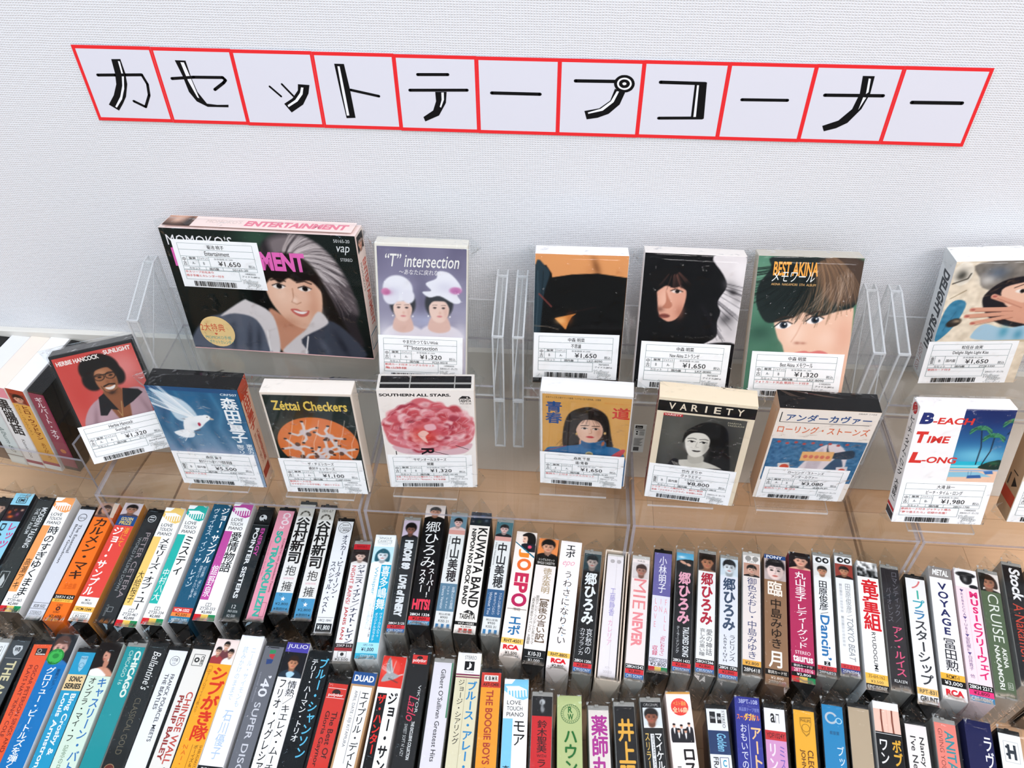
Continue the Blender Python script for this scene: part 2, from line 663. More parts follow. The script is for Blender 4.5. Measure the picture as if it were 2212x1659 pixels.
def wood_material():
    m, nt, out = new_mat('laminated_beech')
    b = nt.nodes.new('ShaderNodeBsdfPrincipled')
    b.inputs['Roughness'].default_value = 0.35
    tc = nt.nodes.new('ShaderNodeTexCoord')
    mp = nt.nodes.new('ShaderNodeMapping')
    mp.inputs['Scale'].default_value = (4, 60, 60)
    nt.links.new(tc.outputs['Object'], mp.inputs['Vector'])
    nz = nt.nodes.new('ShaderNodeTexNoise')
    nz.inputs['Scale'].default_value = 3
    nz.inputs['Detail'].default_value = 5
    nt.links.new(mp.outputs[0], nz.inputs['Vector'])
    br = nt.nodes.new('ShaderNodeTexBrick')
    br.inputs['Scale'].default_value = 1.0
    br.inputs['Brick Width'].default_value = 0.19
    br.inputs['Row Height'].default_value = 0.034
    br.inputs['Mortar Size'].default_value = 0.0003
    br.inputs['Color1'].default_value = (*lin('e6b68c'), 1)
    br.inputs['Color2'].default_value = (*lin('f0c7a0'), 1)
    br.inputs['Mortar'].default_value = (*lin('c59a76'), 1)
    nt.links.new(tc.outputs['Object'], br.inputs['Vector'])
    mx = nt.nodes.new('ShaderNodeMix')
    mx.data_type = 'RGBA'
    mx.blend_type = 'MULTIPLY'
    mx.inputs[0].default_value = 0.35
    nt.links.new(br.outputs['Color'], mx.inputs[6])
    rp = nt.nodes.new('ShaderNodeValToRGB')
    rp.color_ramp.elements[0].color = (0.62, 0.5, 0.4, 1)
    rp.color_ramp.elements[1].color = (1, 1, 1, 1)
    nt.links.new(nz.outputs['Fac'], rp.inputs[0])
    nt.links.new(rp.outputs[0], mx.inputs[7])
    nt.links.new(mx.outputs[2], b.inputs['Base Color'])
    nt.links.new(b.outputs[0], out.inputs[0])
    return m


bm = bmesh.new()
add_box(bm, (-1.3, 0, 0.0), (1.3, 0.08, 1.5))
tag(mesh_obj('wall_back', bm, wall_material()), 'white wall covered in woven fabric-textured wallpaper', 'wall', kind='structure')
bm = bmesh.new()
add_box(bm, (-1.3, -0.006, 0.0), (1.3, 0.0, 0.162), 0, 0.001, 1)
tag(mesh_obj('trim_1', bm, principled('beige_board', 'dcd8d0', 0.6, 0.3, noise=0.03, scale=20)), 'plain beige board along the foot of the wall', 'trim', kind='structure')
bm = bmesh.new()
add_box(bm, (-1.3, -0.62, -0.03), (1.3, 0.0, 0.0), 0, 0.002, 2)
tag(mesh_obj('wooden_counter', bm, wood_material()), 'light brown wooden counter that carries the racks and cassettes', 'counter', kind='structure')

# ---------------------------------------------------------------- hand-lettered sign on the wall
SIGN_X0, SIGN_X1, SIGN_ZT, SIGN_ZB = -0.3432, 0.2670, 0.4237, 0.3686   # outer corners
CELL = (SIGN_X1 - SIGN_X0) / 11
SIGN_MM = [(0, 0)]
sign = empty('lettered_sign', Matrix.Translation((SIGN_X0, -0.0012, SIGN_ZT)), 'long white paper sign of eleven red-framed squares with black hand-lettered katakana on the wall', 'sign')
M_SIGN = Matrix(((1, 0, 0, 0), (0, 0, -1, 0), (0, 1, 0, 0), (0, 0, 0, 1)))   # print frame -> x right, z up, facing -y
SIGN_ART = [
 [('101012',2.1,[(11.5,21.0),(43.4,20.0)]),('101012',1.9,[(43.4,20.0),(45.3,26.7),(43.9,34.8),(38.5,43.7),(31.2,39.6)]),('101012','poly',[(25.3,9.4),(31.8,9.2),(31.9,19.1),(30.6,27.1),(26.5,36.4),(22.4,41.8),(17.7,47.1),(11.7,42.7),(17.9,35.5),(22.6,27.3),(24.5,19.3)]),('f2f2f6','poly',[(29.6,10.6),(30.9,10.8),(30.1,21.4),(27.2,30.6),(23.0,38.3),(16.9,44.9),(16.0,44.1),(22.3,36.5),(26.6,28.3),(29.0,20.3)]),('101012',2.1,[(23.5,20.7),(32.1,20.3)])],
 [('101012','poly',[(70.1,9.1),(77.6,9.2),(78.2,21.3),(79.8,31.5),(84.3,40.0),(91.5,40.7),(99.8,40.4),(99.3,42.3),(84.2,42.4),(77.3,38.5),(73.6,31.6),(72.4,20.3)]),('f2f2f6','poly',[(73.7,10.4),(76.1,10.5),(77.9,22.4),(79.8,36.1),(78.6,35.5),(75.3,23.6)]),('101012',2.1,[(64.2,22.2),(80.0,20.8),(100.7,20.5),(102.2,22.4),(100.3,24.3),(92.8,29.4)])],
 [('101012',1.4,[(132.6,26.0),(139.3,33.0)]),('101012',1.4,[(141.6,24.1),(148.0,32.4)]),('101012','poly',[(153.0,23.8),(161.0,24.2),(159.2,30.4),(153.9,38.6),(144.5,44.8),(140.4,38.4),(147.1,34.2),(152.1,28.3)]),('f2f2f6','poly',[(154.8,26.0),(156.4,26.2),(154.9,31.1),(150.3,36.4),(143.1,40.8),(142.6,39.4),(148.9,35.3),(153.3,30.0)])],
 [('101012','poly',[(180.7,8.8),(187.4,8.8),(188.9,26.2),(189.9,47.6),(183.4,48.0),(181.9,28.7)]),('f2f2f6','poly',[(182.7,10.5),(184.2,10.5),(185.1,29.7),(185.7,45.9),(183.9,46.0),(183.1,28.6)]),('101012',1.9,[(189.3,27.0),(208.6,31.0)])],
 [('101012',2.1,[(237.1,14.8),(257.7,14.3)]),('101012',2.1,[(230.7,26.0),(270.3,24.9)]),('101012','poly',[(248.2,26.7),(256.1,26.5),(255.1,34.5),(249.7,43.9),(239.6,48.7),(238.5,45.4),(245.8,40.3),(248.3,33.5)]),('f2f2f6','poly',[(252.4,27.1),(254.1,27.0),(253.9,32.2),(251.5,38.0),(250.6,37.5),(252.3,32.3)])],
 [('101012',2.3,[(287.1,26.5),(320.1,26.5)])],
 [('101012',2.3,[(343.7,16.4),(370.6,16.1)]),('101012','poly',[(370.4,21.2),(377.4,23.7),(374.5,32.2),(367.5,39.2),(360.2,42.3),(352.7,43.7),(350.8,37.6),(360.8,35.4),(367.9,29.6)]),('f2f2f6','poly',[(371.8,22.8),(373.3,23.1),(370.3,30.6),(363.3,37.0),(353.6,39.6),(353.2,38.6),(361.7,35.7),(368.3,30.1)]),('101012','poly',[(383.3,17.3),(383.2,18.9),(382.6,20.4),(381.7,21.7),(380.3,22.7),(378.7,23.4),(376.9,23.6),(375.1,23.5),(373.4,22.9),(371.9,22.0),(370.7,20.7),(369.9,19.3),(369.5,17.7),(369.6,16.1),(370.2,14.6),(371.2,13.4),(372.5,12.4),(374.1,11.7),(375.9,11.5),(377.7,11.6),(379.4,12.2),(380.9,13.1),(382.1,14.3),(382.9,15.8)]),('f2f2f6','poly',[(381.3,17.4),(381.2,18.5),(380.8,19.5),(380.1,20.4),(379.2,21.1),(378.0,21.6),(376.8,21.8),(375.5,21.6),(374.3,21.2),(373.2,20.6),(372.3,19.7),(371.8,18.7),(371.5,17.6),(371.6,16.5),(372.0,15.5),(372.7,14.6),(373.7,13.9),(374.8,13.5),(376.0,13.3),(377.3,13.4),(378.5,13.8),(379.6,14.4),(380.5,15.3),(381.0,16.3)]),('101012','poly',[(380.1,17.4),(380.0,18.2),(379.7,18.9),(379.2,19.6),(378.5,20.1),(377.6,20.4),(376.7,20.5),(375.7,20.5),(374.8,20.2),(374.0,19.7),(373.4,19.1),(372.9,18.4),(372.8,17.6),(372.8,16.8),(373.1,16.1),(373.6,15.4),(374.4,14.9),(375.2,14.6),(376.1,14.5),(377.1,14.6),(378.0,14.8),(378.8,15.3),(379.4,15.9),(379.9,16.6)]),('f2f2f6','poly',[(377.8,17.5),(377.7,17.7),(377.6,18.0),(377.4,18.2),(377.2,18.3),(376.8,18.4),(376.5,18.5),(376.1,18.5),(375.8,18.4),(375.5,18.2),(375.3,18.0),(375.1,17.8),(375.1,17.5),(375.1,17.3),(375.2,17.0),(375.4,16.8),(375.7,16.7),(376.0,16.6),(376.3,16.5),(376.7,16.5),(377.0,16.6),(377.3,16.8),(377.5,17.0),(377.7,17.2)])],
 [('101012',2.3,[(400.2,15.9),(429.7,16.1)]),('101012',2.1,[(401.9,41.4),(431.3,40.4)]),('101012','poly',[(422.9,15.6),(430.7,15.2),(432.5,40.9),(423.7,41.2)]),('f2f2f6','poly',[(424.5,17.3),(425.8,17.3),(427.0,39.7),(425.3,39.8)])],
 [('101012',2.1,[(455.6,26.5),(485.6,26.1)])],
 [('101012',2.3,[(509.1,21.9),(546.7,21.3)]),('101012','poly',[(529.9,8.2),(537.5,8.2),(538.0,20.1),(535.3,30.9),(528.9,41.0),(522.4,45.1),(514.8,47.6),(512.8,43.7),(522.5,39.5),(529.3,31.1),(531.3,20.3)]),('f2f2f6','poly',[(534.1,9.8),(535.5,10.0),(536.6,19.1),(535.3,20.4)]),('f2f2f6','poly',[(534.2,22.6),(536.2,22.8),(533.4,31.5)])],
 [('101012',2.5,[(566.4,25.3),(598.6,24.9)])],
]
for i in range(11):
    w, h = CELL * 1000, (SIGN_ZT - SIGN_ZB) * 1000
    P = Print(w, h, 'dfdfe9')
    bx, by = 2.3, 2.5
    red = 'ee2f33'
    P.r(0, 0, 100, by / h * 100, red).r(0, 100 - by / h * 100, 100, 100, red)
    P.r(0, 0, (bx if i == 0 else bx * .6) / w * 100, 100, red).r(100 - (bx if i == 10 else bx * .6) / w * 100, 0, 100, 100, red)
    sag = -0.0014 * min(1, i / 5) + (0.0005 * (i - 5) / 5 if i > 5 else 0)
    panel = P.build('letter_square', sign, Matrix.Translation(((i + .5) * CELL, (0.00015 if i % 2 else 0), sag)) @ M_SIGN, 0.25)
    L = Print(w, h, None, 0.012)
    L.z = 0.09
    for op in SIGN_ART[i]:
        c = op[0]
        pts = np.array(op[2], float)
        if op[1] == 'poly':
            V = np.column_stack([pts[:, 0] - i * w, -pts[:, 1]])
            a = np.sum(V[:, 0] * np.roll(V[:, 1], -1) - np.roll(V[:, 0], -1) * V[:, 1])
            L._add(V if a > 0 else V[::-1], [tuple(range(len(V)))], lin(c))
        else:                                        # round-ended marker stroke, width in millimetres
            t = op[1]
            q = np.column_stack([pts[:, 0] - i * w, -pts[:, 1]])
            z0 = L.z
            for a, b in zip(q[:-1], q[1:]):
                d = (b - a) / max(np.linalg.norm(b - a), 1e-9)
                nn = np.array([-d[1], d[0]]) * t / 2
                L.z = z0
                L._add(np.array([a - nn, b - nn, b + nn, a + nn]), [(0, 1, 2, 3)], lin(c))
            for a in q:
                g = np.linspace(0, 2 * np.pi, 10, endpoint=False)
                L.z = z0
                L._add(np.column_stack([a[0] + t / 2 * np.cos(g), a[1] + t / 2 * np.sin(g)]), [tuple(range(10))], lin(c))
    L.build('katakana_letter', panel, Matrix.Translation(((i + .5) * CELL, (0.00015 if i % 2 else 0), 0)) @ M_SIGN)

# ================================================================ clear acrylic display furniture
def W3(x, y, z):
    """millimetres measured from the camera's foot -> metres in the room (wall face y=0, counter top z=0)"""
    return Vector((x * MM, (y - 543) * MM, (z + 655) * MM))


def slab(bm, lo, hi, edge=1):
    """clear sheet: broad faces glass-clear, its four thin edges in the tinted edge material"""
    lo, hi = np.array(lo, float) * MM, np.array(hi, float) * MM
    ax = int(np.argmin(hi - lo))
    n0 = len(bm.faces)
    add_box(bm, lo, hi)
    bm.faces.ensure_lookup_table()
    bm.normal_update()
    for f in bm.faces[n0:]:
        f.material_index = 0 if abs(f.normal[ax]) > 0.5 else edge


def riser(name, x0, x1, label, y0=395, y1=528, z=115):
    """low U-shaped table: top sheet on two side sheets; mm, counter frame"""
    root = empty(name, Matrix.Translation(((x0 + x1) / 2 * MM, (y0 - 543) * MM, 0)), label, 'display riser', 'clear acrylic risers on the counter')
    w = (x1 - x0) / 2
    bm = bmesh.new()
    slab(bm, (-w, 0, z - 2.5), (w, y1 - y0, z))
    mesh_obj('top_sheet', bm, [M_ACRYL, M_EDGE], root)
    for s in (-1, 1):
        bm = bmesh.new()
        a, b = sorted((s * w, s * (w - 2.5)))
        slab(bm, (a, 0, 0), (b, y1 - y0, z - 2.5))
        mesh_obj('side_sheet', bm, [M_ACRYL, M_EDGE], root)
    return root


riser('acrylic_riser', -376, -155.5, 'clear acrylic riser carrying the blue dove, orange disc and leftmost clear plates')
riser('acrylic_riser', -153, 60, 'clear acrylic riser carrying the pink peony album')
riser('acrylic_riser', 62, 283, 'clear acrylic riser carrying the black-and-white portrait and denim albums')
riser('acrylic_riser', 285, 505, 'clear acrylic riser at the right end, under the palm beach album')


def stand(x0, x1, label, tagged=False):
    """clear two-step shelf standing on the risers: hollow side walls with sloping tops, a shelf, a back sheet"""
    zb, yf, yb = 115.3, 470, 527
    root = empty('acrylic_shelf_stand', Matrix.Translation(((x0 + x1) / 2 * MM, (yf - 543) * MM, zb * MM)), label, 'display stand', 'clear acrylic shelf stands in front of the wall')
    h = (x1 - x0) / 2
    d = yb - yf
    prof = [(0, 0), (d, 0), (d, 144), (d - 8, 144), (0, 124)]
    for s in (-1, 1):
        a, b = sorted((s * h, s * (h - 9)))
        bm = bmesh.new()
        add_prism(bm, [(p[0] * MM, p[1] * MM) for p in prof], 0, a * MM, b * MM, 0)
        for x in (a + .6, b - .6):
            for p, q in zip(prof, prof[1:] + prof[:1]):
                add_bar(bm, (x * MM, p[0] * MM, p[1] * MM), (x * MM, q[0] * MM, q[1] * MM), 1.3 * MM, 1)
        for yy, zz, t in ((0, 124, 1.6), (0, 56, 2.4), (0, 0, 1.2), (d - 8, 144, 1.4)):
            add_bar(bm, (a * MM, yy * MM, zz * MM), (b * MM, yy * MM, zz * MM), t * MM, 1)
        add_bar(bm, ((a + b) / 2 * MM, d * MM, 140 * MM), (a * MM, 2 * MM, 60 * MM), 0.9 * MM, 1)
        mesh_obj('side_wall', bm, [M_WALLS, M_STANDEDGE], root)
    bm = bmesh.new()
    slab(bm, (-h + 9, 0, 70), (h - 9, d, 72.3))
    mesh_obj('shelf_sheet', bm, [M_ACRYL, M_EDGE], root)
    bm = bmesh.new()
    slab(bm, (-h + 9, 0, 60), (h - 9, 1.8, 70))
    mesh_obj('shelf_front_strip', bm, [M_ACRYL, M_STANDEDGE], root)
    bm = bmesh.new()
    slab(bm, (-h + 9, d + 1, 2), (h - 9, d + 2.8, 112))
    mesh_obj('back_sheet', bm, [M_ACRYL, M_STANDEDGE], root)
    if tagged:
        P = Print(10, 34, 'd9dcd9')
        P.r(10, 3, 70, 13, '141414').t('daiso', 18, 6, 62, 10, 'dddddd')
        P.r(10, 17, 90, 19, '333').circ(28, 25, 9, '222').circ(28, 33, 9, '222')
        for k in range(4):
            P.r(48, 23 + 4 * k, 88, 24.4 + 4 * k, '444')
        for k in range(11):
            P.r(12, 48 + 2.6 * k, 88 - (k * 37 % 30), 49 + 2.6 * k, '666')
        P.r(14, 80, 60, 94, '555')
        m = Matrix.Translation(((67 - (x0 + x1) / 2) * MM, -2.2 * MM, 37 * MM)) @ M_SIGN
        o = P.build('product_label', root, m, 0.2)
        tag(o, 'white product label with a black square and small print')
    return root


stand(-337, -44.5, 'clear acrylic shelf stand at the left, under the big boxed album of the smiling girl')
stand(-38, 237, 'clear acrylic shelf stand in the middle, under the orange and black album', True)
stand(246, 535, 'clear acrylic shelf stand at the right edge, under the album of the hand-covered face')


def easel(x, y, w, label):
    """small clear foot under a leaning album: base plate, back rest"""
    root = empty('album_easel', Matrix.Translation(W3(x, y, -540) + Vector((0, 0, 0.0003))), label, 'album stand', 'small clear easels under the front albums')
    bm = bmesh.new()
    slab(bm, (-w / 2, -5, 0), (w / 2, 34, 2.2))
    mesh_obj('base_plate', bm, [M_ACRYL, M_STANDEDGE], root)
    bm = bmesh.new()
    slab(bm, (-w / 2, 26, 2.2), (w / 2, 27.6, 50))
    mesh_obj('back_rest', bm, [M_ACRYL, M_STANDEDGE], root)


# clear tray of upright cassettes at the left edge
TR = Matrix.Translation(W3(-432, 463, -655)) @ Matrix.Rotation(math.radians(-7.8), 4, 'Z')
tray = empty('acrylic_tray', TR, 'clear acrylic tray of upright cassettes at the left edge of the shop display', 'tray')
for nm, lo, hi in (('floor_sheet', (-210, 0, 44), (0, 74, 46)), ('front_sheet', (-210, -2, 0), (0, 0, 74)), ('side_sheet', (0, -2, 0), (2.5, 74, 98)), ('back_sheet', (-210, 74, 0), (2.5, 76, 70))):
    bm = bmesh.new()
    slab(bm, lo, hi)
    mesh_obj(nm, bm, [M_ACRYL, M_EDGE], tray)

# ================================================================ cassettes in the two counter rows, spines up
CW, CL, CD = 17.0, 109.0, 69.5      # width, length, depth of a cassette case (mm)
_shared = {}


def shared(key, fn):
    if key not in _shared:
        o = fn()
        _shared[key] = o.data
        return o
    return link(key.split('|')[0], _shared[key])


def sleeve_bm(w, L, D, rnd, a=14, b=10):
    """film bag: wrinkled sheet over the spine, sides, folded tents at both ends; frame of the cassette (x, y along, z up)"""
    bm = bmesh.new()
    w += 0.4
    z = D + 0.55
    nx, ny = 4, 12
    g = [[bm.verts.new(((-w / 2 + w * i / nx) * MM, (-.4 + (L + .8) * j / ny) * MM, (z + (rnd.uniform(-.12, .25) if 0 < i < nx else -.25)) * MM)) for i in range(nx + 1)] for j in range(ny + 1)]
    for j in range(ny):
        for i in range(nx):
            f = bm.faces.new((g[j][i], g[j][i + 1], g[j + 1][i + 1], g[j + 1][i]))
            f.material_index = 0
            f.smooth = True
    for (row, y, s, ln) in ((g[ny], L + .4, 1, a), (g[0], -.4, -1, b)):
        tx = rnd.uniform(-2.4, 2.4)
        ln = ln * rnd.uniform(.7, 1.2)
        tz = z - rnd.uniform(0.5, 6)
        apex = bm.verts.new((tx * MM, (y + s * ln) * MM, tz * MM))
        back = bm.verts.new((tx * .5 * MM, (y + s * ln * .8) * MM, (z - 48) * MM))
        l0 = bm.verts.new((-w / 2 * MM, y * MM, (z - 48) * MM))
        r0 = bm.verts.new((w / 2 * MM, y * MM, (z - 48) * MM))
        m1 = bm.verts.new(((tx * .5 - w * .28) * MM, (y + s * ln * .45) * MM, (z - rnd.uniform(0, 2.5)) * MM))
        m2 = bm.verts.new(((tx * .5 + w * .28) * MM, (y + s * ln * .45) * MM, (z - rnd.uniform(0, 2.5)) * MM))
        L_, R_ = row[0], row[-1]
        tris = [(L_, m1, row[1]), (m1, apex, row[2]), (m1, row[2], row[1]), (apex, m2, row[2]), (m2, R_, row[3]), (m2, row[3], row[2]),
                (L_, l0, m1), (l0, back, m1), (m1, back, apex), (R_, m2, r0), (r0, m2, back), (m2, apex, back)]
        for t in tris:
            try:
                f = bm.faces.new(t if s > 0 else t[::-1])
                f.material_index = 1
            except ValueError:
                pass
    return bm


OPEN_ENDED = ('f3f3f2', 'c9873f', '173f54', '24282c', '8a2347', '2a2624', '14181b', 'e6e6e8', 'e6e4e2', 'e9e6e4')
CASE_COL = {'k': M_BLACK, 'c': M_SMOKE, 'w': M_PALE}


def spine_cassette(kind, art, label, group, mat, side='ffffff', w=CW, L=CL, seed=0, note=None):
    rnd = random.Random(seed)
    root = empty('cassette', mat, label, 'cassette tape', group)
    if kind == 's':                                   # printed cardboard slipcase
        def mk():
            bm = bmesh.new()
            add_box(bm, (-w / 2 * MM, 0, 0), (w / 2 * MM, L * MM, CD * MM), 0, 0.0004, 2)
            bm.normal_update()
            for f in bm.faces:
                if ends and abs(f.normal.y) > .7:
                    f.material_index = 1
            return mesh_obj('slipcase', bm, [card_mat(side), M_BLACK])
        ends = side in OPEN_ENDED                     # the black tape case shows at the open ends
        b = shared('slipcase|%s|%.1f|%.1f' % (side, w, L), mk)
        b.parent = root
        P = Print(w - .3, L - .3)
        art(P)
        P.build('printed_spine', root, Matrix.Translation((0, (L - .15) * MM, (CD + .01) * MM)))
    else:
        def mk():
            bm = bmesh.new()
            add_box(bm, (-w / 2 * MM, 0, 0), (w / 2 * MM, L * MM, CD * MM), 0, 0.0007, 2)
            return mesh_obj('clear_case', bm, M_SHELL)
        b = shared('clear_case|%.1f|%.1f' % (w, L), mk)
        b.parent = root

        def mk2():
            bm = bmesh.new()
            q = w / 2 - .9
            add_box(bm, (-q * MM, .9 * MM, .9 * MM), (q * MM, (L - .9) * MM, (CD - 2.2) * MM), 0, 0.0008, 2)
            add_box(bm, (-.35 * q * MM, (L - 2.6) * MM, (CD - 2.2) * MM), (-.0 * MM, (L - .9) * MM, (CD - 1.0) * MM), 0)
            add_box(bm, (-.1 * q * MM, .9 * MM, (CD - 2.2) * MM), (.25 * q * MM, 2.0 * MM, (CD - 1.0) * MM), 0)
            return mesh_obj('inner_tray', bm, CASE_COL[kind])
        b = shared('inner_tray|%s|%.1f|%.1f' % (kind, w, L), mk2)
        b.parent = root
        P = Print(w - 2.6, L - 7)
        art(P)
        P.build('spine_card', root, Matrix.Translation((0, (L - 4.6) * MM, (CD - 1.75) * MM)), 0.25)
    bm = sleeve_bm(w, L, CD, rnd)
    mesh_obj('plastic_sleeve', bm, [M_FILM, M_FOLD], root)
    return root


# ---- repeated bits of spine design (percent of the card)
def foot(P, code, price, brand='CBS/SONY', y=88.5, c1='101010', c2='e0343c', c3='2f73b4', t1='ffffff', t2='2a1013', t3='e8f2ff'):
    h = (100 - y) / 3
    P.r(0, y, 100, y + h, c1).r(0, y + h, 100, y + 2 * h, c2).r(0, y + 2 * h, 100, 100, c3)
    P.t(code, 4, y + h * .18, 96, y + h * .82, t1, .01).t(price, 18, y + h * 1.15, 82, y + h * 1.85, t2, .01).t(brand, 6, y + h * 2.15, 94, y + h * 2.8, t3, .01)


def stripes(P, y=96):
    P.r(0, y, 33, 100, 'd8262f').r(33, y, 67, 100, 'f6cf62').r(67, y, 100, 100, '0f9155')


def piano(c, title, artist, code, ink='111111', kc=None):
    def art(P):
        P.r(0, 0, 100, 100, 'fbfbfa')
        P.r(0, 0, 100, 8, c)
        P.poly([(0, 8), (100, 8), (100, 12.5), (80, 14), (55, 13.2), (30, 11.5), (12, 9.5)], c)
        P.poly([(0, 0), (45, 0), (30, 3.2), (0, 3.5)], 'ffffff').poly([(5, 5), (60, 4.6), (95, 7), (60, 7.6), (20, 8)], 'fdfdfd')
        for i in range(7):
            x = 12 + i * 12.5
            P.poly([(x, 7.2), (x + 6, 7.2), (x + 8, 12.6 - abs(3 - i) * .25), (x + 3, 12.4 - abs(3 - i) * .4)], 'ffffff')
        for k, s in enumerate(('LOVE', 'TOUCH', 'PIANO')):
            P.t(s, 14, 14.5 + 3.9 * k, 72 + 6 * k, 17.3 + 3.9 * k, '222222')
        P.r(0, 26.5, 40, 84, c)
        P.v(title, 42, 27, 92, 27 + min(60, 8.6 * len(title)), ink, .01)
        P.v(artist, 6, 56, 36, 82, kc or '111111')
        P.frame(38, 86.5, 62, 88.8, '333', .3).line(50, 86.5, 50, 88.8, '333', .3)
        P.t(code, 15, 89.6, 88, 91.8, '444444').t('¥2,000', 28, 92.4, 78, 94.8, '111111', .01)
        stripes(P, 95.3)
    return art


SK = 'e4b89b'
def A_face(P):
    P.r(0, 0, 100, 100, '0d0f12').pic(0, 0, 100, 16, portrait('1a1a1e', 'caa08c', '14100f', '1c1c1c', cx=55))
    P.v('レッツ', 50, 40, 95, 66, 'd0488f', .02)
def A_emi(P):
    P.r(0, 0, 100, 100, '8fcbe0').t('STEREO', 25, 1.2, 75, 3, '33505c').frame(25, 4, 75, 9, '1a1d22', .6).t('EMI', 33, 5, 67, 8, '1a1d22', .03)
    c = Canvas(26, 34, '120d12', '2b1a24')
    for q in ((20, 60, 9, 14, 'c8511e'), (45, 40, 8, 10, '8a4a2a'), (65, 75, 10, 16, '7a3d58'), (80, 40, 8, 9, 'd8ac95'), (35, 95, 14, 12, 'e0651f')):
        c.g(*q[:4], q[4], .95)
    P.pic(0, 11, 100, 26, c)
    P.v('レッツ・', 52, 27, 96, 58, 'd0307c', .02).d('DANCE', 14, 28, 40, 62, '2a3440', .02).r(0, 68, 100, 100, '14181a')
    P.r(10, 74, 60, 84, '1f2326').frame(10, 74, 60, 84, '9da3a6', .4)
def A_modern(P):
    P.r(0, 0, 100, 100, '2b302f').d('MODERN TALKING', 52, 7, 88, 46, 'e9ecec', .015).d('THE 1ST ALBUM', 20, 8, 44, 33, 'cfd3d3', .01)
    P.frame(10, 68, 60, 82, 'b8bcbb', .4).poly([(15, 80), (30, 70), (52, 76), (48, 81)], 'c9cdcc').r(12, 85, 55, 90, 'a9adac').r(12, 92, 45, 98, '8b908e')
def A_good(P):
    P.r(0, 0, 100, 100, 'dfe0e8').ring(44, 8, 28, 4, '2a2c33').t('Verve', 24, 7, 64, 9.6, '2a2c33')
    P.d('The Essential', 46, 15, 66, 42, '24262c', .01).d('Benny Goodman', 18, 15, 38, 52, '24262c', .01)
    P.line(0, 87, 100, 87, '333', .3).t('828 502', 16, 88.4, 84, 91, '333').line(0, 92, 100, 92, '333', .3).t('STEREO', 12, 94, 80, 97, '888')
def A_maki(P):
    P.r(0, 0, 100, 100, 'f0731e')
    c = portrait('b48a72', 'bb8b70', '3a2a26', '6a4a44', cx=45, r=20, long=1.6)
    P.pic(0, 0, 100, 13, c).poly([(72, 0), (100, 0), (100, 13), (80, 13)], 'e9cdb8')
    P.v('カルメン・マキ', 18, 14, 84, 67, '3b1f12', .03).t('全曲集', 22, 70, 84, 75, 'd2560f', .01)
    P.r(0, 79.5, 100, 83, '17120f').t('26KH 624', 6, 80.3, 94, 82.4, 'f5efe6').r(0, 83, 100, 85.5, 'f2b94a').t('歌詞カード付', 12, 83.4, 86, 85.2, '4a3413')
    P.t('CBS', 34, 87, 62, 88.6, '60231a').circ(48, 90.5, 11, '5e2a1a').circ(48, 90.5, 4, 'e8701f').t('SONY', 32, 92.6, 64, 94, '3a1a10').t('¥2,600', 22, 95.4, 80, 98, '3a2010', .01)
def A_red(P):
    P.r(0, 0, 100, 100, 'e2493f').pic(0, 0, 100, 12, portrait('c9bcc0', 'a87a62', '17110f', '4c4350', r=22))
    P.r(0, 12, 100, 20.5, '1f4a86').t('GOLDEN', 18, 13, 82, 15.8, 'e7d58b', .02).t('PRIZE', 18, 16.4, 82, 19.6, 'e0c661', .02)
    P.v('ジョー・サンプル', 8, 22, 54, 80, 'fbf3ee', .04).v('渚にて', 58, 22, 88, 39, 'f2a23a', .01)
    P.r(0, 81, 100, 88.5, 'f6f4f0').t('MCA', 36, 82.6, 62, 84.3, '222', .02).t('RECORDS', 24, 85, 76, 86.6, '222', .02).r(0, 88.5, 100, 92.5, 'f2bb57').t('VCM-1544', 12, 89.4, 88, 91.6, '2a2010', .02)
    P.r(0, 92.5, 100, 100, 'f4f3ee').frame(14, 94, 86, 97.6, '555', .25).t('¥2.500', 24, 94.8, 76, 96.9, '444')
def A_cetera(P):
    P.r(0, 0, 100, 100, '232628').ring(50, 6.5, 26, 4, 'd5d8d9').r(36, 4.6, 64, 5.6, 'd5d8d9').r(36, 7, 64, 8, 'd5d8d9')
    P.d('PETER CETERA', 52, 20, 84, 80, '9a8d90', .005).d('WORLD FALLING DOWN', 22, 25, 42, 74, '8d9294', .01).frame(34, 88, 62, 92, 'a8adae', .3).d('© 2MM98', 20, 86, 32, 96, '888d8e')
def A_navy(P):
    P.r(0, 0, 100, 100, '1c5673').v('ジョー・サンプル', 56, 3, 96, 52, 'ffffff', .03).v('ヴォイセス・イン・ザ・レイン', 14, 4, 44, 72, 'd7e6ee', .01)
    P.v('「虹の楽園」「渚にて」に続く', 74, 53, 88, 80, 'cfe0ea').v('待望のソロ・アルバム第３弾！', 54, 54, 68, 82, 'cfe0ea')
    P.r(0, 88, 100, 92, 'cf3b37').t('VCM-1552', 8, 89, 84, 91.2, 'ffffff', .015).r(0, 92, 100, 95, 'ef8a45').t('¥2.500', 22, 92.5, 80, 94.6, '3a1a12', .01).r(0, 95, 100, 100, '2a7fa3').t('VICTOR TAPES', 10, 96.4, 90, 98.4, 'eaf4f8', .01)
def A_pointer(P):
    P.r(0, 0, 100, 100, '25292b').r(0, 0, 100, 15, '101214').circ(50, 8, 24, 'd9dcdd').circ(42, 6.6, 8, '101214').circ(62, 9.8, 7, '101214').circ(50, 11, 6, '101214').line(0, 15, 100, 15, '7a7f81', .3)
    P.d('ENERGY', 60, 18, 84, 44, 'd04fa8', .02).d('POINTER SISTERS', 22, 18, 50, 82, 'eef0f0', .03).r(0, 86, 100, 100, '1d2a2c').t('12', 36, 87.5, 60, 90.5, 'e0e4e4').t('PKF-5036', 22, 92, 78, 94, 'cdd2d2').t('¥2.500', 22, 95.6, 72, 98, 'cdd2d2')
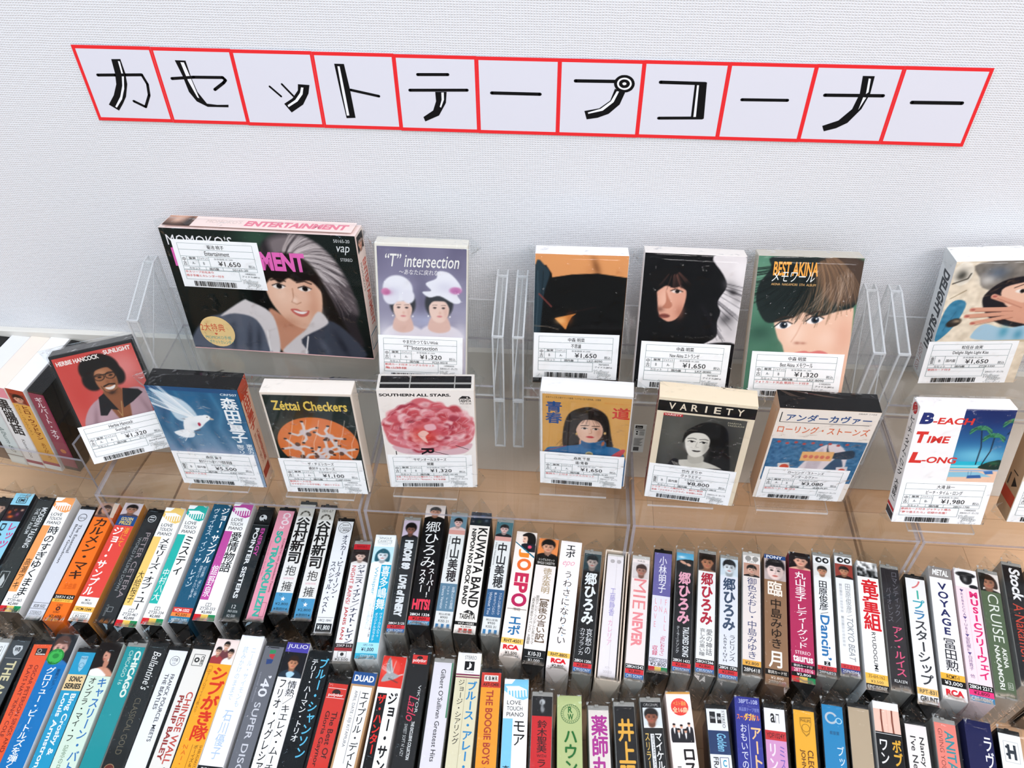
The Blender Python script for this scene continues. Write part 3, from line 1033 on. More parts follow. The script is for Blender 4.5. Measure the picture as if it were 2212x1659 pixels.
def A_cro2(P):
    P.r(0, 0, 100, 100, 'ee9fb2').d('CrO', 36, 2, 84, 14, 'fbe6ec', .04).d('2', 36, 15, 62, 18, 'fbe6ec', .03).d('SO TRANQUILIZIN', 20, 20, 68, 97, '3fb5a2', .05)
    P.d('COSMETIC with Jamaaladeen Tacuma', 76, 27, 92, 76, '7c2f3c', .01).d('Cosmetic On-the-Boards 1984', 6, 30, 15, 62, 'c75a75').frame(66, 85, 92, 97, '8a3a4a', .25)
def tani(top):
    def art(P):
        P.r(0, 0, 100, 100, 'f4f2ee').r(0, 0, 100, 12, 'dcd8cf')
        if top:
            P.t(top, 14, 1.6, 86, 4.2, '4a4740')
        a = np.linspace(math.pi, 2 * math.pi, 9)
        for k in range(8):
            P.poly([(50 + 34 * math.cos(a[k]), 11 + 5 * math.sin(a[k])), (50 + 34 * math.cos(a[k + 1]), 11 + 5 * math.sin(a[k + 1])), (50 + 22 * math.cos(a[k + 1]), 11 + 3.4 * math.sin(a[k + 1])), (50 + 22 * math.cos(a[k]), 11 + 3.4 * math.sin(a[k]))], '55524b' if k % 2 else '8a867c')
        P.v('谷村新司', 10, 13, 90, 57, '141414', .035).v('抱', 22, 59, 82, 68, '333').t('SATIN ROSE', 20, 69.5, 82, 71, 'e7a3b3').v('擁', 22, 73, 82, 82, '333')
        P.r(0, 83, 100, 100, '4b9cc9').frame(24, 84, 36, 85.4, '1d3c50', .25)
        pts = []
        for k in range(10):
            r = 15 if k % 2 == 0 else 6.2
            pts.append((50 + r * math.sin(k * math.pi / 5), 88.2 - r * .145 * math.cos(k * math.pi / 5)))
        P.poly(pts, 'ffffff').t('¥2,800', 12, 91.4, 88, 94, '12303f').t('★歌詞付★', 8, 95.6, 92, 98, '12303f')
    return art
def A_oscar(P):
    P.r(0, 0, 100, 100, 'f3f4f6').ring(52, 6, 40, 3, '222').t('Special', 34, 2.4, 74, 4.8, '222').t('Cassette', 22, 5, 84, 7.2, '222').t('1,800', 28, 7.6, 80, 10, '222', .01)
    P.v('オスカー・ピーターソン・', 50, 13, 86, 72, '1d2a4a', .015).v('スペシャル・ベスト', 14, 38, 46, 84, '1d2a4a', .02)
    P.line(4, 87, 96, 87, '333', .3).t('18CJ 1841', 14, 88.4, 86, 91, '333').r(5, 92, 95, 99, '1c2328').t('¥1,800', 14, 93.2, 86, 97.8, 'f2f4f4', .02)
def A_janis(P):
    P.r(0, 0, 100, 100, 'f4f1ef').r(0, 0, 100, 5, 'c4202a').t('IMPORT', 20, 1.4, 80, 3.4, '601018').pic(0, 5, 100, 18, portrait('241a1a', 'e9c9ba', '20120f', 'e8e2de', r=22))
    P.v('ジャニス・イアン／ナイト・レイン', 44, 19, 90, 86, '1c2a50', .025).d('NIGHT RAINS/', 12, 20, 36, 54, 'cc2a3a', .005).d('JANIS IAN', 12, 56, 36, 83, 'c3242f', .015)
    P.r(0, 86, 100, 89.5, '201818').t('25KP 513', 8, 86.8, 92, 88.8, 'f4ecec').r(0, 89.5, 100, 92, '9b2a2f').frame(24, 92.4, 72, 97, '444', .25).circ(48, 94.6, 10, '333').t('¥2.500', 12, 97.6, 86, 99.4, '333')
def A_whisper(P):
    P.r(0, 0, 100, 100, 'f2f8fa').t('SINGLE', 20, 2, 80, 3.8, '555').t('CASSETTE', 14, 4.6, 86, 6.4, '555').line(14, 7.2, 86, 7.2, '555', .3).t('シングルカセット', 20, 8, 82, 9.2, '555')
    P.pic(0, 10.5, 100, 26, portrait('bfe3ee', 'dfe6ea', '235766', 'f4f8fa', r=21, long=1.6))
    P.r(52, 26, 100, 88, '1fa5cb').v('喜多嶋舞', 56, 27, 96, 63, 'f2fbfe', .015).d('Whisper', 20, 28, 40, 51, '6fb4cc').v('そっとあなたに', 22, 58, 40, 78, 'b9cfd8').v('ヴォーカル入り＋', 80, 65, 94, 84, 'e9f8fc').v('オリジナルカラオケ', 60, 65, 74, 87, 'e9f8fc')
    P.v('フジテレビ系ドラマ挿入歌', 42, 54, 50, 84, '667').r(0, 88, 100, 96, 'a4def0').t('10FC-1104', 30, 89, 74, 90.6, '234').t('¥1,000', 24, 91.6, 80, 94.8, '113', .02).r(0, 96, 100, 100, '37b4d4').t('STEREO', 24, 97, 86, 99, 'eafaff')
def A_finery(P):
    P.r(0, 0, 100, 100, '24282b').pic(0, 0, 100, 16.5, portrait('d3c3d6', '8a5f50', '120e10', '16141a', r=20, cy=62, big=1.25))
    P.d('HIROMI 89', 24, 19, 78, 46, 'e6eaec', .07).d('LOVE of FINERY', 24, 51, 72, 87, 'e6eaec', .07)
    foot(P, '28KH 2125', '¥2,800', 'CBS SONY', 91)
def A_hits(P):
    P.r(0, 0, 100, 100, '0c0c0e').pic(0, 0, 100, 13, portrait('eadbd4', 'cf9478', '1a1413', '15130f', r=20, cy=55))
    P.v('郷ひろみ', 14, 15, 86, 55, 'eff0f0', .0).v('スーパー！', 60, 55, 90, 79, 'f2f2f2', .02).v('スター', 20, 56, 50, 75, 'f2f2f2', .02).t('HITS!', 8, 80, 90, 88.5, 'e33f56', .05)
    foot(P, '28KH 1326', '¥2,800', 'CBS SONY', 90.5, c3='3c98c4')
def miho(shirt, bar, lines, code, bgc):
    def art(P):
        P.r(0, 0, 100, 100, 'eef0ee').pic(0, 0, 100, 14, portrait(bgc, 'ecc4bd', '1d1718', shirt, r=19)).r(0, 14, 100, 18, 'e2a59b')
        P.v('中山美穂', 26, 20, 82, 61, '2a2c30', .03).d('Miho Nakayama', 6, 20, 18, 41, '444')
        P.r(0, 62.5, 100, 86, bar)
        P.v(lines[0], 72, 65, 90, 84, 'e8eef4').v(lines[1], 44, 65, 60, 84, 'e8eef4').d(lines[2], 16, 65, 32, 84, 'e8eef4')
        P.t('税込定価', 18, 87.5, 84, 89.3, '444').t('¥900', 28, 90, 72, 92, '333').t(code, 22, 93, 80, 95, '333')
        for k in range(3):
            P.r(8 + 32 * k, 96.4, 24 + 32 * k, 100, '3f86b8')
    return art
def A_kuwata(P):
    P.r(0, 0, 100, 100, 'f2ece4')
    c = Canvas(26, 26, '101a2e', '1a2226')
    for q in ((20, 35, 12, 10, '2f5aa0'), (60, 30, 14, 9, '3a66a8'), (45, 70, 10, 12, '33452f'), (80, 60, 9, 10, '566a78')):
        c.g(*q[:4], q[4], .8)
    P.pic(0, 0, 100, 12, c).d('KUWATA BAND', 46, 14, 92, 80, '151515', .02).d('NIPPON NO ROCK BAND', 16, 15, 38, 78, '151515', .035)
    P.t('TAISHITA', 16, 85, 90, 89, '151515', .03).poly([(30, 84), (50, 82), (70, 82.6), (86, 85), (70, 85)], '2a2a2a').circ(60, 83.6, 4, 'f2ece4')
    P.r(0, 91, 100, 93.6, '151515').t('VCF-10282', 14, 91.6, 88, 93.1, 'f4f0ea').t('¥2,800', 28, 94.1, 76, 95.6, '222')
    for k in range(3):
        P.r(22 + 22 * k, 96.2, 38 + 22 * k, 99.5, 'd8362f')
def A_joepo(P):
    P.r(0, 0, 100, 100, 'f7ebe2').poly([(0, 9), (0, 0), (100, 0), (100, 20.5)], 'e9ddd4')
    c = Canvas(34, 38, 'efe3da').p([(20, 20), (50, 2), (84, 10), (98, 40), (94, 74), (62, 78), (50, 60), (48, 34), (34, 30)], '14100f', 3).p([(24, 28), (46, 26), (52, 44), (46, 62), (32, 64), (26, 50), (20, 46), (26, 42)], 'e8bda6', 2).e(34, 40, 4, 2, '15100f', 1).e(30, 56, 4, 2, 'b0504a', 1).p([(20, 74), (60, 64), (100, 72), (100, 113), (40, 113)], '1a1d26', 2).e(68, 84, 11, 9, 'e4506e', 2)
    P.pic(12, 0, 100, 17, c).poly([(0, 9), (100, 20.5), (100, 22), (0, 10)], '1d6d86').poly([(0, 10), (100, 22), (100, 26), (0, 20)], 'f7ebe2')
    P.d('J', 22, 15, 74, 22, 'ee8a2d', .04).d('O', 22, 23, 90, 33, 'ea7032', .04).d('EP', 20, 35, 86, 51, 'c62b54', .04).d('O', 18, 51.5, 90, 62, 'b82358', .04)
    P.line(6, 64, 96, 64, '333', .4).t('1981KISS', 34, 63, 66, 65.2, '222').v('エポ', 22, 69, 78, 84, '1b6fa6', .03)
    P.r(0, 86, 100, 90, 'f3c765').t('RHT-4501', 12, 86.8, 88, 89.2, '222', .02).t('RCA', 12, 91, 84, 94.4, 'd81f2d', .06).t('¥1,500', 24, 95.6, 78, 98.2, '222', .01)
def A_k10(P):
    P.r(0, 0, 100, 100, 'efe7e2').pic(0, 0, 100, 16, portrait('e58a4c', 'd7a184', '120d0c', '15110f', r=22, cy=50, big=1.15)).r(0, 16, 100, 23, '15130f').t('シングルカセット', 10, 17, 90, 19.3, 'e9e4de').t('SINGLE CASSETTE', 6, 20, 92, 22, 'e9e4de')
    P.v('徳永英明', 42, 25, 82, 46, 'a8926e', .01).v('【最後の言い訳】', 42, 47, 84, 87, '6d5b49', .02).v('関西テレビ・フジテレビ系ドラマ', 24, 48, 38, 86, '554').v('「直木賞作家サスペンス」主題歌', 6, 48, 20, 86, '554')
    P.r(0, 89.5, 100, 100, '15181a').t('K10-33', 22, 91, 80, 94, 'f0f0ee', .01).line(8, 95, 92, 95, 'ccc', .25).t('¥1,000', 24, 96, 78, 98.6, 'f0f0ee', .01)
def A_epo(P):
    P.r(0, 0, 100, 100, 'faf3f0').v('エポ', 28, 2.5, 72, 14, '2a2c30', .03).t('epo', 18, 17, 76, 22, 'e79fb2', 0, .4)
    for k, ch in enumerate('うわさになりたい'):
        P.v(ch, 32, 25 + 7.3 * k, 72, 31 + 7.3 * k, '24262a')
        if k < 7:
            P.circ(54, 31.6 + 7.3 * k, 2.4, '3f9bd0', 8)
    P.r(0, 88, 100, 91.5, 'f2c35a').t('RHT-8805', 14, 88.6, 88, 90.9, '333', .02).t('RCA', 18, 92.4, 86, 95.8, 'd81f2d', .06).t('¥2,800', 24, 96.6, 76, 98.8, '333', .01)
def go(bg, ink, photo, l1, l2, code, sub, l1d=None, top=None, y=16):
    def art(P):
        P.r(0, 0, 100, 100, bg).pic(0, 0, 100, y, photo)
        P.v('郷ひろみ', 18, y + 1.5, 84, 62, ink, .05)
        if l1d:
            P.d(l1, 52, 64, 86, 88, sub, .03).v(l2, 16, 64, 34, 86, sub)
        else:
            P.v(l1, 54, 65, 88, 86, sub).v(l2, 18, 65, 48, 87, sub)
        foot(P, code, '¥2,800', 'CBS/SONY', 89.5)
    return art
def A_kudo(P):
    P.r(0, 0, 100, 100, 'f1ebee').circ(32, 4.6, 14, 'bdb7b8').circ(72, 4.6, 14, 'bdb7b8').v('工藤静香', 34, 28, 66, 52, 'a49ad2', .01).v('カレリア', 34, 55, 64, 76, 'ecb2cf', .01).t('PCTA', 40, 92, 66, 93.6, 'cfc8cb').t('00003', 30, 95, 78, 97, 'cfc8cb').line(60, 0, 60, 100, 'd6cfd2', .2)
def A_mie(P):
    P.r(0, 0, 100, 100, 'f6e9e6').t('N-8-25', 30, 1, 72, 2.6, '444').pic(4, 3.5, 96, 17.5, portrait('ded5d4', 'ad7c6c', '3a2622', 'd8ccc9', r=24, cx=55))
    P.d('MIE', 16, 18, 88, 44, 'ee8f92', .0).d('NEVER', 20, 47, 80, 75, 'f08f96', .04)
    foot(P, '28KH1542', '¥2,800', 'CBS SONY', 89)
def A_kobayashi(P):
    P.r(0, 0, 100, 100, 'e9e7f2').r(0, 0, 100, 38.5, '6d67a4').v('小林明子', 30, 3, 72, 36, 'f2f0f8', .01)
    P.v('FALL', 66, 40, 90, 68, 'eca6b0').v('IN', 38, 40, 62, 53, 'eca6b0').v('LOVE', 10, 40, 34, 66, 'eca6b0').v('「恋におちて」', 56, 70, 82, 89, 'd94a6a', .01).v('収録', 16, 80, 44, 88, 'd94a6a', .01)
    P.frame(4, 90, 96, 92.8, '333', .3).t('28FC-2034', 8, 90.4, 92, 92.4, '333').t('¥2.800', 8, 93.2, 92, 96, '333', .01)
    stripes(P, 96.6)
def A_oiro(P):
    P.r(0, 0, 100, 100, 'efe4de').r(0, 0, 100, 7, 'f4eee9').circ(30, 2.6, 18, '9a9793').circ(72, 2.6, 18, '9a9793').t('PONY', 24, 4.8, 78, 6.4, '8a8783').pic(4, 7, 96, 19, portrait('c99a86', 'dcae97', '15110f', '23201f', r=22))
    P.v('御色なおし・中島みゆき', 26, 20, 78, 88, '3c4474', .0).r(0, 89, 100, 93.4, 'efb04a').t('¥2.800', 14, 90, 88, 92.4, '332', .01).r(0, 93.4, 100, 100, '15181a').t('28P6418', 8, 95, 94, 98, 'f0eeea', .01)
def A_tsuki(P):
    P.r(0, 0, 100, 100, '8d6b50').r(0, 0, 100, 3.4, '25467c').t('PONY', 10, .6, 84, 3, 'eef2f6', .02).pic(0, 3.4, 100, 21, portrait('b9a9a6', 'e6cdc6', '161316', '8c7a74', r=32, nx=34, ny=38, cy=56))
    P.v('臨', 14, 22, 80, 34, 'f1e6da', .02).v('中島みゆき', 26, 36, 76, 74, '241a14', .015).v('月', 18, 75.5, 82, 88, 'f6eee4', .02).r(0, 89, 100, 93, '1b1713').t('歌詞カード付', 12, 89.8, 92, 92.2, 'f0e8de').t('¥2.800', 24, 94, 78, 95.8, 'e9dccd').t('28P6049', 14, 96.6, 88, 98.6, 'e9dccd')
def A_maru(P):
    P.r(0, 0, 100, 100, 'b0305a').pic(0, 0, 100, 14, portrait('1a1214', 'e0a990', '17100f', 'dba58f', r=24, cx=55))
    P.v('丸山圭子', 26, 16, 74, 40, 'f6ecef', .015).v('レディーグッド', 28, 42, 74, 76, 'f6ecef', .01).t('STEREO', 18, 77.6, 84, 80, 'f1e3e8').t('taurus', 8, 80.8, 94, 85.6, 'f6ecef', .03)
    P.r(0, 87, 100, 89.8, '17181a').t('歌詞カード付', 10, 87.5, 90, 89.3, 'eee').t('28TT-1016', 10, 90, 92, 92.6, 'f0d0da', .01).r(0, 93, 100, 96, '111').t('¥2,800', 22, 93.5, 82, 95.6, 'eee', .01)
    stripes(P, 96)
def tahara(bg, shirt, rest):
    def art(P):
        P.r(0, 0, 100, 100, 'f6f7f8').circ(32, 3.4, 19, '1a1c1e').circ(72, 3.4, 19, '1a1c1e').circ(74, 3.4, 9, 'f6f7f8').circ(36, 3.4, 8, 'f6f7f8')
        P.pic(0, 7, 100, 20, portrait(bg, 'c98e6c', '17110e', shirt, r=20))
        rest(P)
    return art
def R_dancin(P):
    P.v('田原俊彦', 26, 22, 74, 48, '202326', .015).line(30, 51, 72, 49, '333', .4).d('Dancin’', 26, 52, 78, 88, '2273b0', .03).r(36, 89.3, 68, 92.4, '15181a').t('Z', 44, 89.8, 60, 91.9, 'f2f2f2', .02)
    P.r(0, 93, 100, 96.4, 'd8393f').t('¥2.800', 18, 93.6, 84, 95.8, '46151a', .01).r(0, 96.4, 100, 100, '3b4045').t('28P6823', 8, 97, 94, 99.2, 'e8ecee', .01)
def R_tokyo(P):
    P.v('田原俊彦', 50, 24, 80, 50, '9b9da0', .0).line(52, 53, 80, 51, '999', .3).d('TOKYO BEAT', 48, 54, 82, 89, '9b9da0', .005, .2)
    for k in range(6):
        P.d('夢の街のリズムから ' * 1, 18 + 5 * (k % 3), 25 + 28 * (k // 3), 22 + 5 * (k % 3), 50 + 28 * (k // 3), '6b7077')
    P.r(0, 92, 100, 95.6, 'd8393f').t('¥2.637', 12, 92.6, 90, 95, '8a2228').r(0, 95.6, 100, 100, '2a3f86').t('25P60044', 8, 96.4, 92, 98.8, 'e8ecf6', .01)
def A_ryudo(P):
    c = Canvas(30, 26, 'e9e8e6', '1c1f20')
    c.noise(.9, 3, 5)
    P.r(0, 0, 100, 100, 'f7f6f5').pic(0, 0, 100, 13, c)
    P.v('竜童組', 16, 15, 92, 56, 'cf1f28', .045).d('RYUDOGUMI', 44, 57, 62, 86, '2a2c2e', .01).r(0, 88, 100, 92, 'f0b648').t('35-6H-162', 14, 88.8, 86, 91.2, '443').r(0, 92, 100, 95.6, 'f3c164').t('¥3,500', 22, 92.6, 78, 94.9, '443').r(0, 95.6, 100, 100, '17191b').t('EPIC/SONY', 6, 96.6, 94, 99, 'eee', .01)
def A_ann(P):
    P.r(0, 0, 100, 100, '2a272a').v('ロマンティック／', 56, 2, 88, 47, '6d6b74').v('バイオレンス', 18, 17, 46, 47, '6d6b74').v('アン・ルイス', 32, 50, 86, 90, 'e2567f', .02).r(14, 92, 88, 95.6, '121214').t('KLA1374', 18, 92.6, 84, 95, 'eee', .01).t('¥2.800', 40, 96.6, 90, 98.8, '999')
def A_starship(P):
    P.r(0, 0, 100, 100, 'f5f4f3')
    for k, (ch, c) in enumerate(zip('ノープラスターシップ', ['e0787a', '3fb5a2', '2fa7b8', '3a7fae', '33343a', '2c2e34', '2c2e34', '2c2e34', '2c2e34', '2c2e34'])):
        P.v(ch, 22, 1 + 8.6 * k, 84, 9.6 + 8.6 * k, c, .025)
    P.r(0, 89, 100, 94, 'f0c473').t('RPT-831', 12, 90, 92, 93, '333', .01).t('GRUNT', 12, 95, 96, 99, '222', .03)
def A_voyage(P):
    P.r(0, 0, 100, 100, 'f7f6f6').r(0, 0, 100, 9, '8c8784').t('METAL', 14, 2, 86, 7, 'f6f6f4', .03, .2)
    P.v('VOYAGE', 26, 12, 78, 54, '252a5c', .03).v('冨田勲', 28, 56, 80, 80, '24252c', .01)
    P.r(0, 82, 100, 86.4, 'f0b03c').t('RCMT-1', 24, 82.8, 76, 85.6, '2a2416', .02).r(0, 86.4, 100, 91, '131313').t('¥3,000', 14, 87.2, 86, 90.4, 'f4f4f4', .01).t('RCA', 14, 93, 88, 97.6, 'd81f2d', .06)
def A_music(P):
    c = Canvas(30, 30, 'f2efee').e(50, 30, 44, 16, '131316', 2).e(50, 50, 28, 34, '16161a', 4).g(46, 55, 8, 14, 'aaa8a6', .7).e(80, 92, 20, 12, '1a1a1e', 3)
    P.r(0, 0, 100, 100, 'f6d9df').pic(0, 0, 100, 15, c).v('MUSICフリーウェイ', 52, 17, 96, 84, 'd8246e', .04).line(44, 16, 44, 86, 'e9b9c6', .2)
    P.v('▼REBECCA▼TUBE▼聖飢魔Ⅱ▼白井貴子 他', 14, 17, 32, 84, '5a4f86').circ(20, 17.4, 3, '30305a')
    foot(P, '28KH 2212', '¥2,800', 'CBS-SONY', 88, c2='e8387c', c3='2b86b4')
def A_cruise(P):
    P.r(0, 0, 100, 100, '55674b').pic(0, 0, 100, 16, portrait('efe6df', 'b0785c', '2a1a14', '15130f', r=26, cx=45, long=1.2)).poly([(0, 0), (38, 0), (10, 16), (0, 16)], '15120f')
    P.d('CRUISE', 30, 18, 82, 58, 'e8ece2', -.005).d('AKINA', 62, 62, 84, 78, 'f0f2ea', .02).d('NAKAMORI', 26, 61, 50, 95, 'f0f2ea', .02).frame(66, 89, 88, 94, 'c9d0c0', .3).t('28L3', 68, 90, 86, 93, 'c9d0c0')
def A_stock(P):
    P.r(0, 0, 100, 100, '1a1b1e').d('Stock', 30, 2, 86, 31, 'f2f2f2', .03, .1).d('A·Nakamori', 22, 34, 74, 82, 'c7432f', .0).r(0, 84, 100, 100, '15161a').t('28L3', 22, 88, 80, 92, 'ccc')
def A_last(P):
    P.r(0, 0, 100, 100, '17181b')


G1 = 'cassettes in the back spine row'
G2 = 'cassettes in the front spine row'
# kind, side colour, label, art ; then bottom x, bottom y, lean angle (deg), width
pale = 'f2f0ea'
ROW1 = [
 ('k', '', "black cassette spine at the back row's left end, small face on top", A_face),
 ('s', '24282c', 'light blue cassette spine with a fiery picture and magenta katakana', A_emi),
 ('k', '', 'dark grey cassette spine with two sideways lines of white capitals, beside the peach piano-keyboard spine', A_modern),
 ('s', 'f3f3f2', 'white cassette spine with a peach piano-keyboard motif and a peach stripe', piano('f2a25f', '時のすぎゆくまま', '高瀬アキ', 'ZT20-465')),
 ('k', '', 'pale lilac-white cassette spine with a black circle logo and small sideways lettering', A_good),
 ('s', 'e9701f', 'bright orange cassette spine with big dark katakana in the back row', A_maki),
 ('s', 'c9873f', 'red cassette spine with white katakana under a navy badge and a bearded man', A_red),
 ('k', '', 'charcoal cassette spine with dim mauve capitals sideways and a round white emblem at its top', A_cetera),
 ('s', 'f3f3f2', 'white cassette spine with a pale yellow piano-keyboard motif and a yellow stripe', piano('f3cd74', 'メモリーズ・オブ・ユー', '大給桜子', 'ZT20-467')),
 ('s', 'f3f3f2', 'white cassette spine with a teal piano-keyboard motif and a teal stripe', piano('27b3a8', 'ミスティ', '中村八大', 'ZT20-334', kc='ffffff')),
 ('s', '173f54', 'dark teal-blue cassette spine with white katakana and a red and orange foot', A_navy),
 ('s', 'f3f3f2', 'white cassette spine with a magenta piano-keyboard motif and a magenta stripe', piano('c0509f', '愛情物語', '舘野泉', 'ZT20-333', kc='ffffff')),
 ('k', '', 'black cassette spine with pink and white sideways capitals and a white globe-like emblem', A_pointer),
 ('k', '', 'pink cassette spine with mint green sideways lettering', A_cro2),
 ('k', '', 'blue-footed white spine with big black kanji, left one of the identical-looking pair', tani('')),
 ('k', '', 'blue-footed white spine with big black kanji, right one of the identical-looking pair', tani('28X-67')),
 ('k', '', 'white cassette spine with navy katakana, round seal on top and black price foot', A_oscar),
 ('c', '', 'white cassette spine with navy katakana, red sideways lettering and a woman under a red strip', A_janis),
 ('s', 'eef4f6', 'white and cyan single cassette spine with a long-haired girl on pale blue', A_whisper),
 ('c', '', 'black cassette spine with striped white block lettering under a man in a beret', A_finery),
 ('s', '16161a', 'glossy black cassette spine with brush-like white script and pink block letters near its foot', A_hits),
 ('c', '', 'pale kanji spine with a slate blue block, left of the white fish-logo spine', miho('e9c8c4', '6288a0', ('女神たちの冒険', 'Ｔｏｏ　Ｆａｓｔ', 'Dance Version'), 'KISS 21', '6d8fa0')),
 ('s', '33302c', 'white cassette spine with black outlined sideways capitals and a small fish logo near its foot', A_kuwata),
 ('c', '', 'pale kanji spine with a deep blue block, right of the white fish-logo spine', miho('15161c', '33628f', ('フジテレビ系ドラマ', '愛してるっていわない', 'Without You'), 'KISS 31', '44727c')),
 ('s', 'ead9cc', 'white cassette spine with huge orange and crimson round capitals turned sideways', A_joepo),
 ('s', '2a2624', 'off-white cassette spine with brown bracketed kanji under a black-haired boy on orange', A_k10),
 ('s', 'f3e6e2', 'white cassette spine with spaced hiragana, blue dots and a yellow band near its foot', A_epo),
 ('c', '', 'black cassette spine with big glossy white characters and a red and blue foot', go('17191b', 'eef2f3', portrait('33454a', 'b9a79d', '11171a', '2b3438', r=24), '哀愁の', 'カサブランカ', '28KH 1206', 'e4e6e8')),
 ('b', '', 'wide cream slipcase with a white cassette and faint lilac kanji in it', A_kudo),
 ('w', '', 'white cassette spine with two pink sideways words under a tilted face', A_mie),
 ('k', '', 'cassette spine half violet, half pale lilac, with white kanji on the violet', A_kobayashi),
 ('c', '', 'black cassette spine with pale pink big characters under a blue sky picture', go('1c1d20', 'eaa9bd', Canvas(28, 34, '4fa6cf', '8fd0e4').g(30, 30, 20, 8, 'f2f8fa', .9).p([(0, 60), (100, 45), (100, 122), (0, 122)], '17181b', 2).e(40, 66, 22, 9, 'd9a58c', 3, 25).e(72, 78, 14, 9, 'e0ab92', 3, 25), 'TAILORED SONG', 'テーラードソング', '28KH 1432', 'dfe2e4', True)),
 ('c', '', 'white cassette spine with big crimson characters under a tanned man', go('f3f2f0', 'b3213a', portrait('2c201c', 'b87a58', '15100d', '8c6c58', r=27), '愛の神話', '哀しみの黒い瞳', '28KH1266', '44464a')),
 ('c', '', 'pale blue-white cassette spine with big slate characters under a blue-tinted man', go('e6e8f0', '3c4d66', portrait('cfdde6', 'dfe6ea', '14181c', 'dfe8ee', r=26), 'ラビリンス', 'LABYRINTH', '28KH 1736', '2a2f3a')),
 ('w', '', 'cream cassette spine with blue-grey brush characters and a yellow price strip', A_oiro),
 ('s', '6f5340', 'brown cassette spine with black and white kanji under a large pale face', A_tsuki),
 ('s', '8a2347', 'crimson cassette spine with white lettering and a red, yellow and green foot', A_maru),
 ('c', '', 'white cassette spine with a bold blue sideways word under a smiling man in white', tahara('e9e7e4', 'f2f2f0', R_dancin)),
 ('c', '', 'white cassette spine with thin grey sideways lettering under a man resting on his arms', tahara('9a3f34', '2a1c18', R_tokyo)),
 ('s', 'e9e6e4', 'white cassette spine with three ragged red brush kanji', A_ryudo),
 ('c', '', 'smoky black cassette spine with pink katakana in its lower half', A_ann),
 ('k', '', 'white cassette spine in a black case with katakana that turns from teal to grey', A_starship),
 ('s', 'd6d2d0', 'white cassette spine with stacked navy capitals under a grey metal-tape strip', A_voyage),
 ('s', 'ead3d6', 'pale pink cassette spine with big magenta lettering under a figure in a black peaked cap', A_music),
 ('c', '', 'olive green cassette spine with thin pale capitals', A_cruise),
 ('c', '', 'black cassette spine with a white slanted word and red sideways letters, near the right edge', A_stock),
 ('k', '', 'plain black cassette spine cut by the right edge of the photo in the back row', A_last),
]

# ---- front row designs
def B_stereo(P):
    P.r(0, 0, 100, 100, 'eef0f0').d('STEREO', 50, 3, 74, 18, '555').line(84, 2, 84, 60, '777', .3)
def B_wb(P):
    P.r(0, 0, 100, 100, '3d4347').poly([(30, 4), (70, 4), (76, 6.5), (66, 10), (50, 12), (34, 10), (24, 6.5)], 'c9cdcf').t('WB', 34, 5.2, 66, 8.6, '3d4347', .05).line(6, 14, 94, 14, 'aaa', .3)
    P.d('THE ANIT', 30, 16, 78, 52, 'd9cfa2', .03)
def B_fontana(P):
    P.r(0, 0, 100, 100, 'ee5a2c').r(26, 3, 82, 8.5, '231d1b').ring(44, 5, 11, 3, 'cfc6bd').t('fontana', 30, 6.6, 80, 8.2, 'e8e0d8', .03)
    P.d('OSCAR PETERSON SINGS AND', 52, 16, 72, 78, '7c1a10', .01).d('PLAYS NAT “KING” COLE', 20, 16, 40, 68, '7c1a10', .01)
def B_piano_man(P):
    c = portrait('23262b', 'd9a596', '5a4038', '2a70b0', r=24, cx=42, cy=52)
    P.r(0, 0, 100, 100, '1570b2').pic(0, 0, 100, 22, c).circ(36, 16.5, 36, '3fae4f').ring(36, 16.5, 34, 4, '1f7a34').circ(26, 12, 7, '2a8a3d').circ(46, 12, 7, '2a8a3d').circ(36, 16, 14, '2a8a3d', k=.8).t('快適テープ', 14, 20, 58, 22.2, '17602a', .02)
    P.v('グロリュー・ビートルズを弾く', 24, 24, 60, 92, 'eef4f8', .02).v('驚異のピアノ', 68, 25, 84, 40, '0f3358')
    P.poly([(0, 97), (60, 93), (100, 97), (100, 100), (0, 100)], 'f4f6f7')
def B_sonic(P):
    P.r(0, 0, 100, 100, '1b9cc6').poly([(34, 3), (70, 3), (70, 9), (62, 13), (52, 15), (42, 13), (34, 9)], '9ac9dd').t('PHILIPS', 36, 3.8, 68, 5.4, '1a6c90', .02).ring(52, 10, 14, 2, '2a7fa3')
    P.r(0, 17, 100, 29, 'efd09a').t('SONIC', 18, 18.4, 84, 22.4, '1c1a16', .04).t('SERIES', 8, 23.6, 92, 27.6, '1c1a16', .04)
    P.d('Bing Crosby &', 52, 31, 86, 74, 'eef6fa', .025).d('Louis Armstrong', 14, 31, 48, 86, 'eef6fa', .025).t('STEREO', 16, 90, 84, 93, '7cc6dd').line(0, 95, 100, 95, 'cde8f2', .4)
def B_kath(P):
    c = Canvas(30, 40, '17100f')
    c.p([(0, 133), (12, 110), (40, 98), (70, 100), (98, 120), (100, 133)], 'c98f74', 2).p([(0, 133), (0, 112), (30, 104), (60, 118), (72, 133)], 'f0eeee', 2).e(50, 52, 17, 24, 'c9907a', 3).p([(38, 30), (60, 22), (82, 30), (84, 60), (70, 84), (64, 60), (60, 44), (44, 38)], '15100f', 2).e(56, 84, 11, 20, 'b98068', 3).e(44, 52, 3, 2, '1a100e').e(42, 66, 5, 2, 'a0403a').g(62, 70, 3, 5, 'e9e4d4', .8)
    P.r(0, 0, 100, 100, 'cfe0d0').pic(0, 0, 100, 24, c)
    P.v('キャスリーン・バトル', 54, 25, 92, 94, '2e6fae', .025).v('オンブラ・マイ・フ', 16, 25, 44, 68, '25302a', .015).v('記念の日', 22, 70, 40, 86, '5a7a5a')
